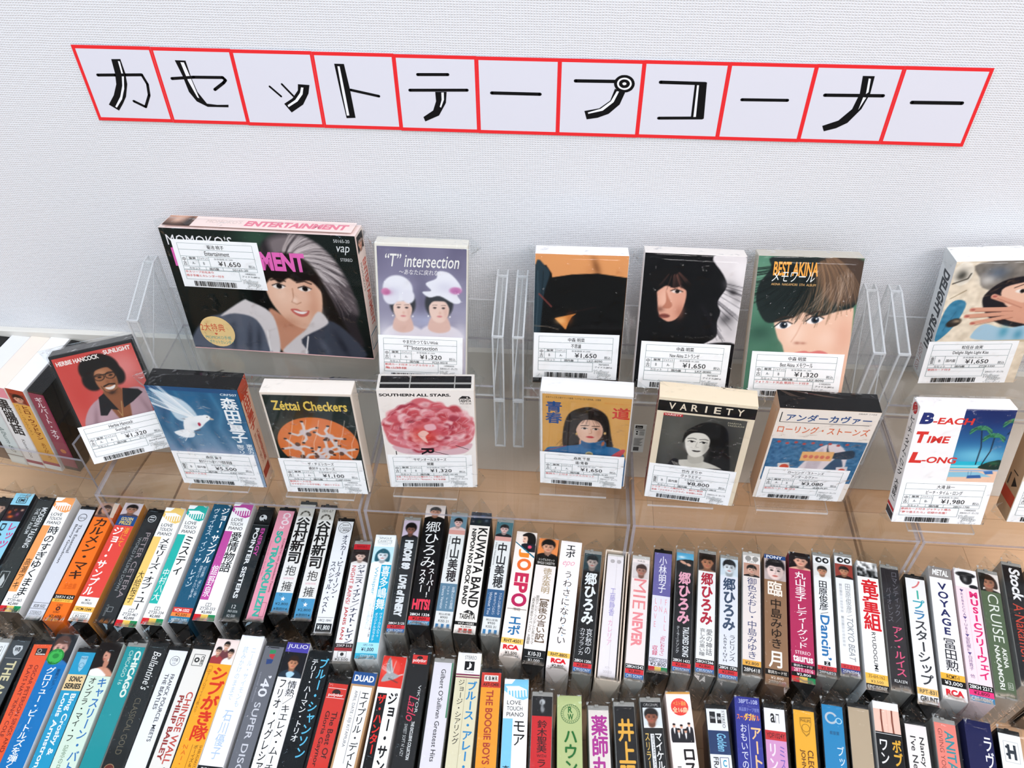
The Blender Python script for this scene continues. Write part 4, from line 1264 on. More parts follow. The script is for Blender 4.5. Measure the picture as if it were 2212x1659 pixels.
def B_chicago(P):
    P.r(0, 0, 100, 100, '16949a').d('CHICAGO', 58, 3, 90, 38, 'e4ede2', .05).d('CHICAGO 16', 26, 3, 46, 29, 'b4d8cf', .01).d('WEA', 66, 88, 84, 99, 'e9f2f0', .03).d('PK7-2016', 30, 89, 44, 99, '9fd0d0')
def B_ball(P):
    P.r(0, 0, 100, 100, '191c1d').d('Ballantine’s', 40, 4, 82, 33, 'f0f0ee', .0, .3).d('CLASSICAL GOLD', 36, 39, 66, 78, '6a6350', -.005).circ(36, 88, 26, '6a2b22').ring(36, 88, 26, 4, '9a7a5a').t('seal', 22, 86.6, 50, 89.4, 'a6745a')
def B_franck(P):
    P.r(0, 0, 100, 100, 'f1f2f6').ring(50, 8, 26, 2.4, '555').t('17/8', 36, 6, 64, 8.4, '333', .01).t('LINE', 42, 9.2, 58, 10.4, '777').d('FRANCK POURCEL MEETS', 56, 18, 76, 66, '2a2c34', .01).d('THE BEATLES', 26, 18, 46, 44, '2a2c34', .01).d('TC-TWO', 60, 86, 76, 98, '333').d('(IE 244 0', 28, 87, 42, 98, '555')
def B_wall(P):
    P.r(0, 0, 100, 100, 'f0ebe4').frame(22, 4, 78, 12.5, '2a2a2a', .4).circ(42, 8.2, 14, '2a2a2a').circ(42, 8.2, 6, 'f0ebe4').d('CBS', 62, 5, 76, 11.6, '2a2a2a', .02)
    P.d('CHINESE WALL', 54, 32, 88, 82, 'c4453a', .015).d('PHILIP BAILEY', 20, 35, 46, 80, '9c2d2a', .03).d('QCL-S-1', 66, 84, 80, 96, '333').d('(FC 39', 40, 87, 54, 97, '444')
def B_shibu(P):
    c = Canvas(34, 34, 'f0dcd6')
    for cx, cy, sh in ((52, 26, '6b3a3e'), (24, 50, 'a03a3c'), (80, 54, 'e8e4e0')):
        c.head(cx, cy, 11, 'e3b498', '15100f', sh)
    P.r(0, 0, 100, 100, 'f0a52c').pic(0, 0, 100, 18, c)
    P.v('シブがき隊', 30, 20, 94, 70, 'd2361f', .055).v('NAI・NAI', 14, 72, 40, 97, 'd6651f', .0).v('カラープロマイド３枚入り', 8, 22, 20, 52, '7a4a14').frame(4, 20, 22, 24, 'b0641a', .25)
    P.v('ボーイズ＆ガールズ', 62, 72, 78, 97, '4a3a14').d('SHIBUGAKITAI SUMMER', 84, 72, 94, 98, '7a5a1e').line(54, 72, 54, 98, '9a6a1e', .3)
def B_ishi(P):
    P.r(0, 0, 100, 100, 'eef0f6').v('ニール・サイモンも', 62, 8, 82, 50, 'b4c4de').v('読みかけのままで', 26, 8, 46, 46, 'b4c4de').v('石川優子', 34, 52, 70, 84, 'aabfdc', .005).r(0, 88, 100, 93, '1a1c1f').t('歌詞カード付', 14, 89, 86, 92, 'f0f0f0').t('PLC-30', 20, 95, 80, 98, '333')
def B_disco(P):
    P.r(0, 0, 100, 100, '6a6c74').poly([(30, 3), (62, 2.6), (64, 5), (34, 6)], '2a8f5a').poly([(34, 6), (64, 6), (58, 10), (36, 8)], 'c4303a').poly([(26, 10), (62, 10), (58, 13), (30, 14)], '27427c').r(14, .5, 76, 1.2, '15161a')
    P.d('’40', 34, 22, 80, 38, 'e9e9ee', .02).d('SUPER DISCO', 34, 42, 66, 98, 'd2d3da', .01).d('special edition', 12, 20, 24, 42, '9a9ca6')
def B_julio(P):
    c = Canvas(34, 38, '15161c')
    c.head(48, 46, 19, 'c98c6a', '2a1a12', '22303e', turn=.1).p([(30, 94), (48, 84), (66, 94), (52, 112), (40, 112)], 'a9cfe6', 2)
    P.r(0, 0, 100, 100, 'f4f4f5').r(0, 0, 100, 7, '4a43a0').t('JULIO', 6, 1.2, 94, 4.8, 'f2f2f8').pic(0, 7, 100, 25, c)
    P.v('情熱／キエレメ・ムーチョ', 52, 27, 88, 92, '1c1c1e', .01).v('フリオ・イグレシアス', 14, 26, 44, 94, '1c1c1e', .015).line(48, 26, 48, 98, 'bbb', .2)
def B_chanson(P):
    P.r(0, 0, 100, 100, '14181b').v('ブルー・シャンソン', 56, 5, 94, 72, '58b4d6', .025).v('テリー・ハーマン・トリオ', 22, 6, 50, 62, 'e6e9ea', .015)
def B_gloria(P):
    P.r(0, 0, 100, 100, 'd7362b').line(4, 3.5, 96, 3.5, 'f2e4e0', .4).line(4, 10.5, 96, 10.5, 'f2e4e0', .4).circ(50, 6.6, 22, '2a1412', k=.8).r(4, 7.4, 96, 10, 'd7362b').t('polydor', 12, 7.2, 88, 9.9, 'f6ece8', .02)
    P.d('The Best Of', 54, 20, 82, 52, '4a1410', .015).d('Gloria Gaynor', 16, 20, 44, 58, '4a1410', .015)
def B_duad(P):
    P.r(0, 0, 100, 100, 'b9926a').r(0, 0, 100, 8.6, '2b5590').t('DUAD', 8, 2.2, 92, 6.6, 'f2f4f8', .03).r(8, 10, 92, 100, 'f4f4f5')
    P.v('エイプリル・デイト／北村', 52, 13, 86, 80, '222', .015).d('APRIL DATE / EIJI KITAMURA', 20, 13, 36, 50, '444').line(46, 13, 46, 60, '555', .3)
def B_crane(P):
    c = Canvas(34, 38, 'd6362c').e(40, 45, 40, 36, 'df4a3e', 6)
    c.p([(30, 4), (42, 30), (56, 60), (40, 78), (26, 58), (20, 30)], '8a8f92', 2).p([(26, 62), (50, 58), (80, 66), (96, 60), (70, 78), (40, 88), (10, 92)], '9fa4a6', 2).l([(80, 66), (98, 62)], 3, 'd8d8d8').l([(40, 80), (80, 92)], 3, '3a3a3c').streaks(50, 66, 10, 50, 200, 280, 14, 'd6d8d8', 1.6, .8, 3)
    P.r(0, 0, 100, 100, 'f4f3f2').pic(0, 0, 100, 22, c).r(8, 26, 46, 100, '1a1a1c').v('ジョー・サンプル', 54, 25, 92, 94, '161618', .04).v('ザ・ハンター', 12, 27, 44, 66, 'd82f2b', .04)
def B_viktor(P):
    P.r(0, 0, 100, 100, '131416').r(12, 1.5, 90, 8.4, 'd8332f').circ(50, 4, 16, '2a1212', k=.8).r(12, 4.6, 90, 8.4, 'd8332f').t('polydor', 16, 4.4, 86, 7.6, 'f4ece8', .02)
    P.d('VIKTOR', 66, 24, 80, 44, 'd9dcdc').d('Lazlo', 28, 32, 74, 50, 'd83a5a', 0, .3).d('SWEET SOFT N’ LAZY', 28, 52, 44, 74, 'b9bdbd', .01).d('THE EXCLUSIVE COLLECTION', 60, 50, 76, 76, 'dfe2e2', .03).frame(30, 84, 74, 92, 'b9bdbd', .3).t('Chromium', 34, 85.4, 70, 87.4, 'c9cdcd').t('dioxide', 38, 88.4, 66, 90.4, 'c9cdcd')
def B_gilbert(P):
    P.r(0, 0, 100, 100, 'e6e2e9').d('Gilbert O’Sullivan Greatest Hits', 42, 5, 66, 70, '2c2a30', .01).r(92, 0, 100, 40, '4f8a6a').frame(34, 78, 70, 82, '444', .3).line(52, 78, 52, 82, '444', .3)
def B_blues(P):
    P.r(0, 0, 100, 100, 'd8d2b4').r(0, 0, 100, 15, 'f2f1f0').t('STEREO', 30, 2, 80, 4.6, '333').r(32, 6, 74, 12.4, '17181a').t('♪', 42, 6.6, 64, 11.8, 'f4f4f4', .02).t('CONCORD JAZZ', 32, 13.2, 74, 14.2, '333').r(0, 15, 100, 16, '7a2a4c').r(0, 16.8, 100, 17.6, '7a2a4c')
    P.v('ブルース・アレー・ジャズ', 52, 20, 92, 98, '2a84bd', .03).v('ジョージ・シアリング', 14, 19, 40, 62, '2a2a2a').line(46, 18, 46, 100, 'a9a284', .2)
def B_boogie(P):
    P.r(0, 0, 100, 100, 'f0a02c').r(0, 0, 100, 11, 'd23b2c').r(14, 2, 86, 6.6, 'f2ece6')
    for k, ch in enumerate('KBMR'):
        P.t(ch, 20 + 17 * k, 2.8, 31 + 17 * k, 5.8, '222', .03)
    P.t('AXT-12400', 10, 7.6, 90, 10, '3a1410', .02).d('THE BOOGIE BOYS', 30, 13, 66, 64, 'b23a2a', .02).d('CITY LIFE', 34, 66, 62, 88, 'b23a2a', .0)
def B_suzuki(P):
    P.r(0, 0, 100, 100, 'cf2328').pic(0, 0, 100, 14, Canvas(24, 24, '141416').e(50, 30, 14, 16, 'b9bcbe', 5).g(45, 34, 4, 10, '222', .7).e(52, 62, 10, 20, '8f9294', 6).g(60, 50, 6, 10, '111', .8))
    P.v('鈴木聖美', 30, 17, 76, 39, '3a0d10', .02).t('WITH', 30, 40, 76, 42, '3a0d10', .01).v('ラッツ＆スター', 32, 43, 76, 82, '3a0d10', .02)
def B_hound(P):
    P.r(0, 0, 100, 100, 'b3bf86').ring(54, 12, 40, 2, '3f6a3c').ring(54, 12, 30, 1.6, '3f6a3c').t('R', 44, 7.4, 62, 11.4, '2f6a34', .03).t('W', 42, 12, 66, 16.2, '2f6a34', .03)
    for k in range(26):
        a = 2 * math.pi * k / 26
        P.circ(54 + 35 * math.cos(a), 12 + 35 * .158 * math.sin(a), 2.2, '4a7345', 6)
    P.v('ハウンド・ドッグ', 28, 22, 80, 98, '246a30', .03)
def B_yakushi(P):
    P.r(0, 0, 100, 100, 'e7ded6').v('薬師丸ひろ子', 14, 4, 90, 88, 'b03392', .05)
def B_inoue(P):
    P.r(0, 0, 100, 100, '131315').v('井上陽水', 14, 9, 90, 70, 'eab043', .05)
def B_thriller(P):
    P.r(0, 0, 100, 100, '17181a').t('ORIGINAL', 14, 1, 88, 3, '999').pic(8, 4, 100, 18, portrait('dfe6e8', '9c5f48', '120d0c', 'eceff0', r=25, cx=44, cy=52, big=1.05))
    P.v('マイケル・ジャクソン', 58, 21, 92, 84, 'f0f0f0', .03).r(36, 22, 54, 100, 'e9e9ea').d('MICHAEL JACKSON / THRILLER', 39, 23, 51, 72, '222').v('スリラー', 8, 21, 32, 46, 'd8b560', .02)
def B_los(P):
    P.r(0, 0, 100, 100, 'f6ebe8').r(0, 0, 100, 1.5, 'd9a050').circ(52, 10, 36, 'e0483f').t('ベスト選曲', 26, 6.4, 78, 9.2, 'f0b060', .01).t('全16曲', 22, 10, 82, 13.8, 'f4d9b0', .02)
    c = Canvas(44, 40, 'f4e9e6')
    for cx, cy in ((18, 22), (84, 18), (50, 26), (36, 42), (66, 44)):
        c.p([(cx - 15, cy + 16), (cx, cy + 8), (cx + 15, cy + 16), (cx + 14, 91), (cx - 14, 91)], '26252a', 1).p([(cx - 4, cy + 8), (cx + 4, cy + 8), (cx, cy + 34)], 'eceaea', 1).e(cx, cy, 6, 8, 'd9a48a', 1).e(cx, cy - 6, 6.5, 4.5, '1a1413', 1)
    P.pic(4, 19, 96, 33, c).v('ロス・プリモス', 44, 36, 92, 96, '1c1a1c', .04).v('ラブユー東京', 12, 47, 36, 90, '333')
def B_collection(P):
    P.r(0, 0, 100, 100, 'eef0f2').r(14, 2, 42, 10, '1a1c20').t('Odeon', 17, 5, 40, 7, 'ddd').r(50, 3, 70, 10, '1a1c20').t('EMI', 53, 5.4, 68, 7.6, 'ddd', .02).d('STEREO', 74, 1, 88, 13, '444')
    P.r(0, 15, 100, 31, '1d3866').d('Golden', 40, 17, 84, 29, '7fc0e0', .02, .2)
    for k, ch in enumerate('CELE'):
        y = 33 + 9 * k
        P.r(46, y, 86, y + 7.4, 'f8f8f8').frame(46, y, 86, y + 7.4, '2a3a6a', .4).t(ch, 58, y + 1.4, 76, y + 6, ('2f9fc4', '2f5fae', '49b06a', '2f9fc4')[k], .03)
    P.d('FRANCK POURCEL', 14, 33, 38, 82, '22242a', .0)
def B_art(P):
    P.r(0, 0, 100, 100, '3a3f92').t('38PT-108', 16, 1.6, 92, 4.4, 'c6cdec').t('高品質テープ使用', 16, 7, 96, 9.6, '8f98d0').t('スーパーダブル', 6, 11.4, 96, 15.4, 'e07a3a', .04).t('ダブル', 36, 10.6, 80, 15.8, 'f0c25a', .05)
    P.v('アート・フォーク', 56, 19, 98, 90, 'ecc08a', .03).v('おもいでの夏／イエスタデイ', 16, 18, 42, 92, 'e4e6f6').line(50, 18, 50, 100, 'c9cdea', .3)
def B_linda(P):
    P.r(0, 0, 100, 100, 'd79ac9').r(0, 0, 100, 15.5, 'f1eff3').t('a', 30, 3.4, 52, 10, '222', .02).r(56, 3.6, 72, 4.4, '222').r(70, 3.6, 72, 10, '222').r(54, 5, 56, 10, '222').r(0, 15.5, 100, 22, 'cf3236').t('YDF1024Y', 6, 17, 94, 20.6, '5e1518', .02)
    P.v('ミス・アメリカ', 60, 25, 92, 84, '7a62b8', .0).v('リンダ・', 12, 24, 52, 62, 'f4e6f2', .04)
def B_cleo(P):
    P.r(0, 0, 100, 100, 'f0b02e').poly([(28, 5), (84, 4), (84, 9), (72, 16), (56, 18), (38, 15), (28, 10)], 'b07c14').poly([(31, 6), (81, 5.2), (81, 9), (70, 15), (56, 16.8), (41, 14.4), (31, 10)], 'f0b02e').t('PHILIPS', 32, 6, 80, 8, '7a5410', .02).ring(56, 12, 20, 3, '9a6c14')
    P.d('CLEO LAINE', 56, 27, 84, 58, '6a3a0c', .02).d('JOHNNY DANKWORTH', 20, 27, 46, 82, '6a3a0c', .02)
def B_coo(P):
    P.r(0, 0, 100, 100, '1d86bd').ring(42, 9, 30, 10, 'b9c6cf').poly([(62, 7.4), (80, 7.4), (80, 10.6), (62, 10.6)], '1d86bd').ring(78, 10.4, 16, 5, 'a9d4e8').t('高音質', 30, 18, 76, 20.6, '0f4a70', .01)
    P.v('ブック・オブ・', 58, 28, 92, 76, 'dcecf6', .01).v('カルテット', 26, 52, 56, 90, 'dcecf6', .01)
def B_tan(P):
    P.r(0, 0, 100, 100, 'b9a58a').r(0, 50, 100, 100, 'f0eeee').d('THE', 56, 54, 80, 66, '222', .02).d('NEW', 24, 54, 48, 68, '222', .02)
def B_one(P):
    c = Canvas(34, 24, 'e9bfae').l([(30, 0), (28, 30), (30, 70)], 6, '6a2a1a').l([(72, 0), (70, 36), (72, 70)], 6, '6a2a1a').l([(52, 0), (52, 70)], 2, 'd8a594')
    P.r(0, 0, 100, 100, '17181a').r(0, 0, 100, 5, 'f2f0ee').pic(0, 5, 100, 20, c).line(0, 21, 100, 21, 'eee', .3).v('ワン・オン・ワン', 10, 24, 44, 92, 'e6e6e6', .02).v('ボブ・ジェームス', 60, 24, 94, 92, 'd8a63a', .04)
def B_nancy(P):
    P.r(0, 0, 100, 100, 'f3ebe8').d('Nancy Wilson', 54, 8, 82, 52, '2a2a2c', .015).d('I’ve Never Been', 18, 8, 44, 58, '2a2a2c', .015)
def B_anita(P):
    P.r(0, 0, 100, 100, 'ee8678').d('ANITA BAKER', 44, 5, 86, 62, '2f8f9a', .02).d('GIVING YOU THE BEST', 14, 4, 34, 56, '8a4238', -.005)
def B_love(P):
    P.r(0, 0, 100, 100, '1c1f4c').v('ラヴ・ソングス', 62, 9, 96, 82, 'eef0f8', .015)
def B_de(P):
    P.r(0, 0, 100, 100, 'f2f3f2').frame(18, 5, 84, 19, 'bbb', .3).t('H', 32, 7, 72, 17, '26303a', .05).circ(30, 9, 7, '26303a', 8).circ(30, 14, 7, '26303a', 8).d('DEBUT', 40, 25, 78, 62, '27456c', .04)


# kind, side colour, label, art, top x, top y, lean
ROW2 = [
 ('c', '', 'white cassette spine with a sideways stereo mark at the front row’s left end', B_stereo, -420.8, 291.5, -.4),
 ('k', '', 'dark grey cassette spine with a pale shield emblem and cream sideways capitals', B_wb, -405, 294, -.3),
 ('k', '', 'orange cassette spine with dark red sideways capitals in the front row', B_fontana, -387, 292, -3),
 ('s', 'eef0f2', 'blue cassette spine with a round green sticker under a balding man', B_piano_man, -370, 296, -1),
 ('k', '', 'turquoise cassette spine with a cream block and white sideways serif lettering', B_sonic, -351, 288.2, -1),
 ('s', 'cfd8d0', 'pale mint cassette spine with blue katakana under a woman in a white gown', B_kath, -333, 291.8, -.6),
 ('c', '', 'teal cassette spine with bold cream capitals sideways', B_chicago, -314.5, 295, -.2),
 ('k', '', 'black cassette spine with white script and dim gold lettering', B_ball, -297.8, 296.5, .4),
 ('k', '', 'white cassette spine with a small circled number and two thin sideways lines', B_franck, -280.8, 294.3, 1),
 ('k', '', 'cream cassette spine with red sideways capitals', B_wall, -263, 296.4, 1.6),
 ('s', 'e9dcc8', 'yellow-orange cassette spine with fat red characters under three boys', B_shibu, -244.5, 300.5, 2),
 ('s', 'f0f1f4', 'blank-looking white cassette spine with very faint blue characters', B_ishi, -226.4, 304.5, 1.8),
 ('k', '', 'grey cassette spine with spaced pale capitals and small green, red and blue shapes', B_disco, -208, 302.5, 1.6),
 ('s', 'e6e6e8', 'white cassette spine with a violet name strip over a dark-haired man in a suit', B_julio, -189.8, 301.4, 1.6),
 ('s', '14181b', 'black cassette spine with light blue katakana', B_chanson, -171.5, 296.1, 2),
 ('k', '', 'red cassette spine with dark sideways lettering in the front row', B_gloria, -153.2, 277.4, 2.4),
 ('s', 'a8825c', 'white cassette spine bordered in tan with a blue strip at its top', B_duad, -134.5, 282.1, 2.5),
 ('s', 'e6e4e2', 'white cassette spine with a grey crane on red at its top', B_crane, -114.5, 295.8, 1.6),
 ('k', '', 'black cassette spine with a red label strip and a pink signature', B_viktor, -96, 304.9, .8),
 ('c', '', 'plain lilac-white cassette spine with one thin sideways line of lettering', B_gilbert, -77.5, 298.8, .2),
 ('s', 'cfc9ae', 'beige cassette spine with blue katakana under a white panel with a black note mark', B_blues, -58.5, 302.3, -.1),
 ('k', '', 'yellow-orange cassette spine with red-brown sideways capitals under a red strip', B_boogie, -41.2, 293.5, -1.4),
 ('s', 'f3f3f2', 'white cassette spine with a sky blue piano-keyboard motif, in the front row', piano('7fc4e2', 'モア', '森岡賢一郎', 'ZT20-480'), -22, 284.6, -1.6),
 ('c', '', 'red cassette spine with dark characters under a black picture of a singer', B_suzuki, -2.5, 278.4, -1),
 ('s', '9aa672', 'sage green cassette spine with a round dark green crest', B_hound, 17, 275.1, -2),
 ('c', '', 'cream cassette spine with fat purple characters', B_yakushi, 38, 271.2, -2.4),
 ('c', '', 'black cassette spine with fat yellow kanji', B_inoue, 56.5, 275.1, -2.6),
 ('c', '', 'black cassette spine with white and gold katakana under a young man in white', B_thriller, 75.5, 279.6, -3.2),
 ('s', 'e9cfc4', 'pale pink cassette spine with a red disc over five men in dark suits', B_los, 95.5, 283.3, -3.3),
 ('k', '', 'white and navy cassette spine with small boxed letters, standing apart in the front row', B_collection, 122.8, 277.9, -.6),
 ('s', '2e3374', 'violet-blue cassette spine with salmon katakana', B_art, 145.2, 282.9, 2.4),
 ('k', '', 'pink cassette spine with a white top and a red code strip', B_linda, 164.6, 280.9, 3.7),
 ('k', '', 'amber cassette spine with brown sideways capitals under a shield outline', B_cleo, 185.6, 280.9, 5.0),
 ('k', '', 'bright blue cassette spine with a grey double-ring logo', B_coo, 206.6, 286.1, 5.8),
 ('k', '', 'plain tan cassette spine with a white lower half', B_tan, 225.2, 285.5, 6.0),
 ('s', 'd8d4d0', 'black cassette spine with white and gold katakana under a pale picture of dark drips', B_one, 244, 285.9, 6.2),
 ('k', '', 'off-white cassette spine with two dark sideways lines, near the right end of the front row', B_nancy, 263, 276.1, 6.4),
 ('c', '', 'salmon cassette spine with teal sideways capitals', B_anita, 284, 278.6, 7.8),
 ('s', '1c1f4c', 'navy cassette spine with white katakana, second from the right end of the front row', B_love, 305.8, 276.9, 8.1),
 ('k', '', 'white cassette spine with a black square monogram, at the right end of the front row', B_de, 327, 273.9, 9),
]

TILT = math.radians(3.617)                   # both rows lean a little towards the front edge
PLANE = -604.49


def spine_matrix(x, y, ang, L, top, D=CD, w=CW):
    """x, y: middle of the top (or bottom) end of the spine, mm"""
    c, s = math.cos(TILT), math.sin(TILT)
    z = (PLANE + y * s) / c
    a = math.radians(ang)
    v = Vector((math.sin(a), math.cos(a) * c, math.cos(a) * s))     # along the spine, towards its top
    n = Vector((0, -s, c))
    u = v.cross(n)
    o = Vector((x, y, z))
    if top:
        o = o - v * L
    o = o - n * D
    o = W3(*o)
    return Matrix(((u.x, v.x, n.x, o.x), (u.y, v.y, n.y, o.y), (u.z, v.z, n.z, o.z), (0, 0, 0, 1)))


R1POS = [(-480.2,309.9,-0.5,108.0,16.2),(-462.9,310.6,-0.5,110.2,17.2),(-443.4,311.4,-0.3,108.9,16.2),(-425.8,310.8,0.1,108.0,17.2),(-404.5,305.6,0.5,108.0,16.2),(-387.3,305.8,1.1,109.8,17.2),(-367.2,306.6,1.8,110.5,16.7),(-347.0,306.8,1.8,108.0,16.2),(-328.9,304.9,1.4,109.8,17.2),(-309.0,307.8,1.2,110.5,17.2),(-288.5,310.5,1.1,110.4,16.2),(-269.5,313.8,0.7,110.2,17.2),(-249.3,314.6,0.4,108.8,16.2),(-230.1,315.7,-0.0,108.0,16.2),(-212.2,323.1,-0.6,108.0,16.2),(-193.0,319.0,-1.1,109.8,16.2),(-174.5,308.5,-1.4,108.0,16.2),(-155.3,287.5,-1.7,108.0,16.2),(-136.9,292.0,-1.6,108.2,17.2),(-118.5,313.0,-1.1,108.2,16.2),(-101.3,321.7,-0.2,110.5,17.1),(-82.6,318.7,0.9,109.8,16.2),(-64.9,317.0,1.5,110.5,17.2),(-45.5,316.6,2.4,108.0,16.2),(-28.3,300.6,3.3,110.3,17.2),(-10.8,296.4,4.0,109.1,16.7),(7.3,293.8,4.3,110.5,17.2),(25.5,291.3,4.4,108.0,16.2),(44.7,288.0,4.6,110.5,19.6),(64.1,289.0,4.8,108.0,16.2),(81.7,295.9,5.2,108.0,16.5),(99.1,296.6,5.5,108.6,16.2),(116.4,296.8,5.9,109.1,16.2),(133.2,293.2,6.2,109.2,16.4),(151.2,298.1,6.5,108.3,16.2),(168.5,292.6,6.7,110.3,17.2),(188.1,296.0,7.0,110.5,17.2),(206.8,301.4,7.1,108.4,16.2),(224.1,302.7,7.2,108.0,16.2),(240.9,293.6,7.2,108.0,16.2),(258.7,294.2,7.6,108.0,16.2),(275.9,285.3,8.0,109.2,17.2),(295.1,290.5,8.7,110.5,17.2),(314.0,290.1,9.1,110.5,17.2),(333.0,294.1,9.3,109.2,17.2),(354.2,303.7,9.4,108.0,17.2),(373.0,298.9,9.6,108.0,17.2)]
for i, ((kind, side, label, art), (bx, by, ang, L, w)) in enumerate(zip(ROW1, R1POS)):
    if kind == 'b':
        m = spine_matrix(bx, by, ang, L, False)
        root = empty('cassette', m, label, 'cassette tape', G1)
        bm = bmesh.new()
        h = w / 2
        for lo, hi in (((-h, 0, 0), (-h + 1, L, CD)), ((h - 1, 0, 0), (h, L, CD)), ((-h, 0, 0), (h, 1.2, CD)), ((-h, L - 1.2, 0), (h, L, CD)), ((h - 3.2, 1.2, 0), (h - 2.4, L - 1.2, CD))):
            add_box(bm, [q * MM for q in lo], [q * MM for q in hi], 0, .0003, 1)
        mesh_obj('slipcase', bm, card_mat('e9d8c6'), root)
        bm = bmesh.new()
        add_box(bm, ((-h + 1.2) * MM, 1.4 * MM, 2 * MM), ((h - 3.4) * MM, (L - 1.4) * MM, (CD - .6) * MM), 0, .0006, 2)
        mesh_obj('clear_case', bm, M_SHELL, root)
        bm = bmesh.new()
        add_box(bm, ((-h + 2) * MM, 2.4 * MM, 3 * MM), ((h - 4.2) * MM, (L - 2.4) * MM, (CD - 2.6) * MM), 0, .0006, 2)
        mesh_obj('inner_tray', bm, M_PALE, root)
        P = Print(w - 6.6, L - 8)
        art(P)
        P.build('spine_card', root, Matrix.Translation((-1.1 * MM, (L - 4.6) * MM, (CD - 2.2) * MM)), .25)
        mesh_obj('plastic_sleeve', sleeve_bm(w, L, CD, random.Random(i)), [M_FILM, M_FOLD], root)
        continue
    spine_cassette(kind, art, label, G1, spine_matrix(bx, by, ang, L, False), side, w, L, 100 + i)
for i, (kind, side, label, art, tx, ty, ang) in enumerate(ROW2):
    w = 17.8 if kind == 's' else CW
    spine_cassette(kind, art, label, G2, spine_matrix(tx, ty, ang, 109, True), side, w, 109, 300 + i)

# ================================================================ albums shown face-on
LN = '4f7272'


def price_sticker(artist, title, price, kind=0, q1='A-', q2='B', code='LKF-8090', date='7072024', genre='アイドル(80’s)', notes=(), base='', w=66, h=40):
    P = Print(w, h, 'fbfbfb')
    P.frame(6, 7, 93, 62, LN, .22)
    P.line(6, 20, 93, 20, LN, .22).line(6, 34, 93, 34, LN, .22).line(6, 55, 93, 55, LN, .22)
    if artist:
        k = min(.42, .026 * len(artist) * (1.5 if ord(artist[0]) > 999 else .8))
        P.t(artist, 50 - 50 * k, 9.4, 50 + 50 * k, 17.8, '26282a', .008)
        k = min(.40, .026 * len(title) * (1.5 if ord(title[0]) > 999 else .85))
        P.t(title, 50 - 50 * k, 22.4, 50 + 50 * k, 31.6, '26282a', .004)
    if kind == 0:
        P.line(13, 34, 13, 55, LN, .2).line(26, 34, 26, 55, LN, .2).line(39, 34, 39, 55, LN, .2).line(13, 41, 39, 41, LN, .2)
        P.v('中古', 7.2, 36, 11.8, 53.5, '33383a').t('盤質', 15.5, 35.2, 23.5, 40, '33383a', .01).t('ジャケット', 27, 35.4, 38, 40, '33383a')
        P.t(q1, 18, 45, 18 + 1.8 * len(q1), 50.5, '6a7274').t(q2, 31, 45, 31 + 1.8 * len(q2), 50.5, '6a7274')
        x = 39
    else:
        P.line(12, 34, 12, 55, LN, .2).line(23, 34, 23, 55, LN, .2).line(37, 34, 37, 55, LN, .2)
        P.v('盤質', 7.2, 36, 11, 53.5, '33383a').t('B', 16.5, 42, 18.6, 48, '6a7274').t('国内盤', 25, 41.5, 35.5, 48.5, '33383a')
        x = 37
    if price:
        P.t('本体価格 ' + base, x + 6, 35.6, x + 28, 40, '8a9092').t('¥' + price, x + 10, 42, x + 36, 53.6, '1e2022', .004)
    P.t('税込', 84, 47, 91.5, 53.6, '6a7072')
    P.line(33, 55, 33, 62, LN, .2).line(53, 55, 53, 62, LN, .2).t('カセット', 13, 56.2, 26, 61, '33383a').t('国内盤', 37, 56.2, 48, 61, '33383a', .008).t(code, 64, 56.6, 82, 60.8, '50585a')
    P.frame(6, 62, 71, 82.5, LN, .2)
    if len(notes) < 2:
        P.line(6, 70, 71, 70, 'a9b5b5', .12)
    for i, n in enumerate(notes):
        P.t(n, 7, 63.6 + 8 * i, 7 + min(60, 3.7 * len(n)), 68.8 + 8 * i, 'd2453f', .004)
    P.t(date, 78, 64, 90, 67.6, '50585a').t(genre, 73.5, 70, 94, 74.6, '3a4042', .004)
    P.t('Yellow', 72.5, 77.6, 91, 86.6, '9aa0a0', .035, .25).t('pop', 77, 86.4, 93, 94.2, '9aa0a0', .035, .25)
    P.t('Yellow', 73, 78.2, 90.6, 86, 'f6f6f6', .0, .25).t('pop', 77.4, 87, 92.6, 93.4, 'f6f6f6', .0, .25).t('イエローポップ', 74, 95.4, 94, 98.6, '70787a')
    rnd = random.Random(len(title) * 7 + len(artist))
    xx = 14.0
    P.z += .01
    z = P.z
    while xx < 64:
        ww = rnd.choice((.45, .45, .9, 1.35))
        P.z = z
        P.r(xx, 86, xx + ww, 97, '17191b')
        xx += ww + rnd.choice((.45, .6, .9))
    return P


def album_matrix(x, y, z, lean, yaw, roll):
    l, a, r = (math.radians(q) for q in (lean, yaw, roll))
    u = Vector((math.cos(a), math.sin(a), 0))
    n = Vector((-math.sin(a), math.cos(a), 0))
    v = Vector((0, 0, 1)) * math.cos(l) + n * math.sin(l)
    u2 = u * math.cos(r) + v * math.sin(r)
    v2 = v * math.cos(r) - u * math.sin(r)
    b = v2.cross(u2)
    o = W3(x, y, z)
    return Matrix(((u2.x, b.x, v2.x, o.x), (u2.y, b.y, v2.y, o.y), (u2.z, b.z, v2.z, o.z), (0, 0, 0, 1)))


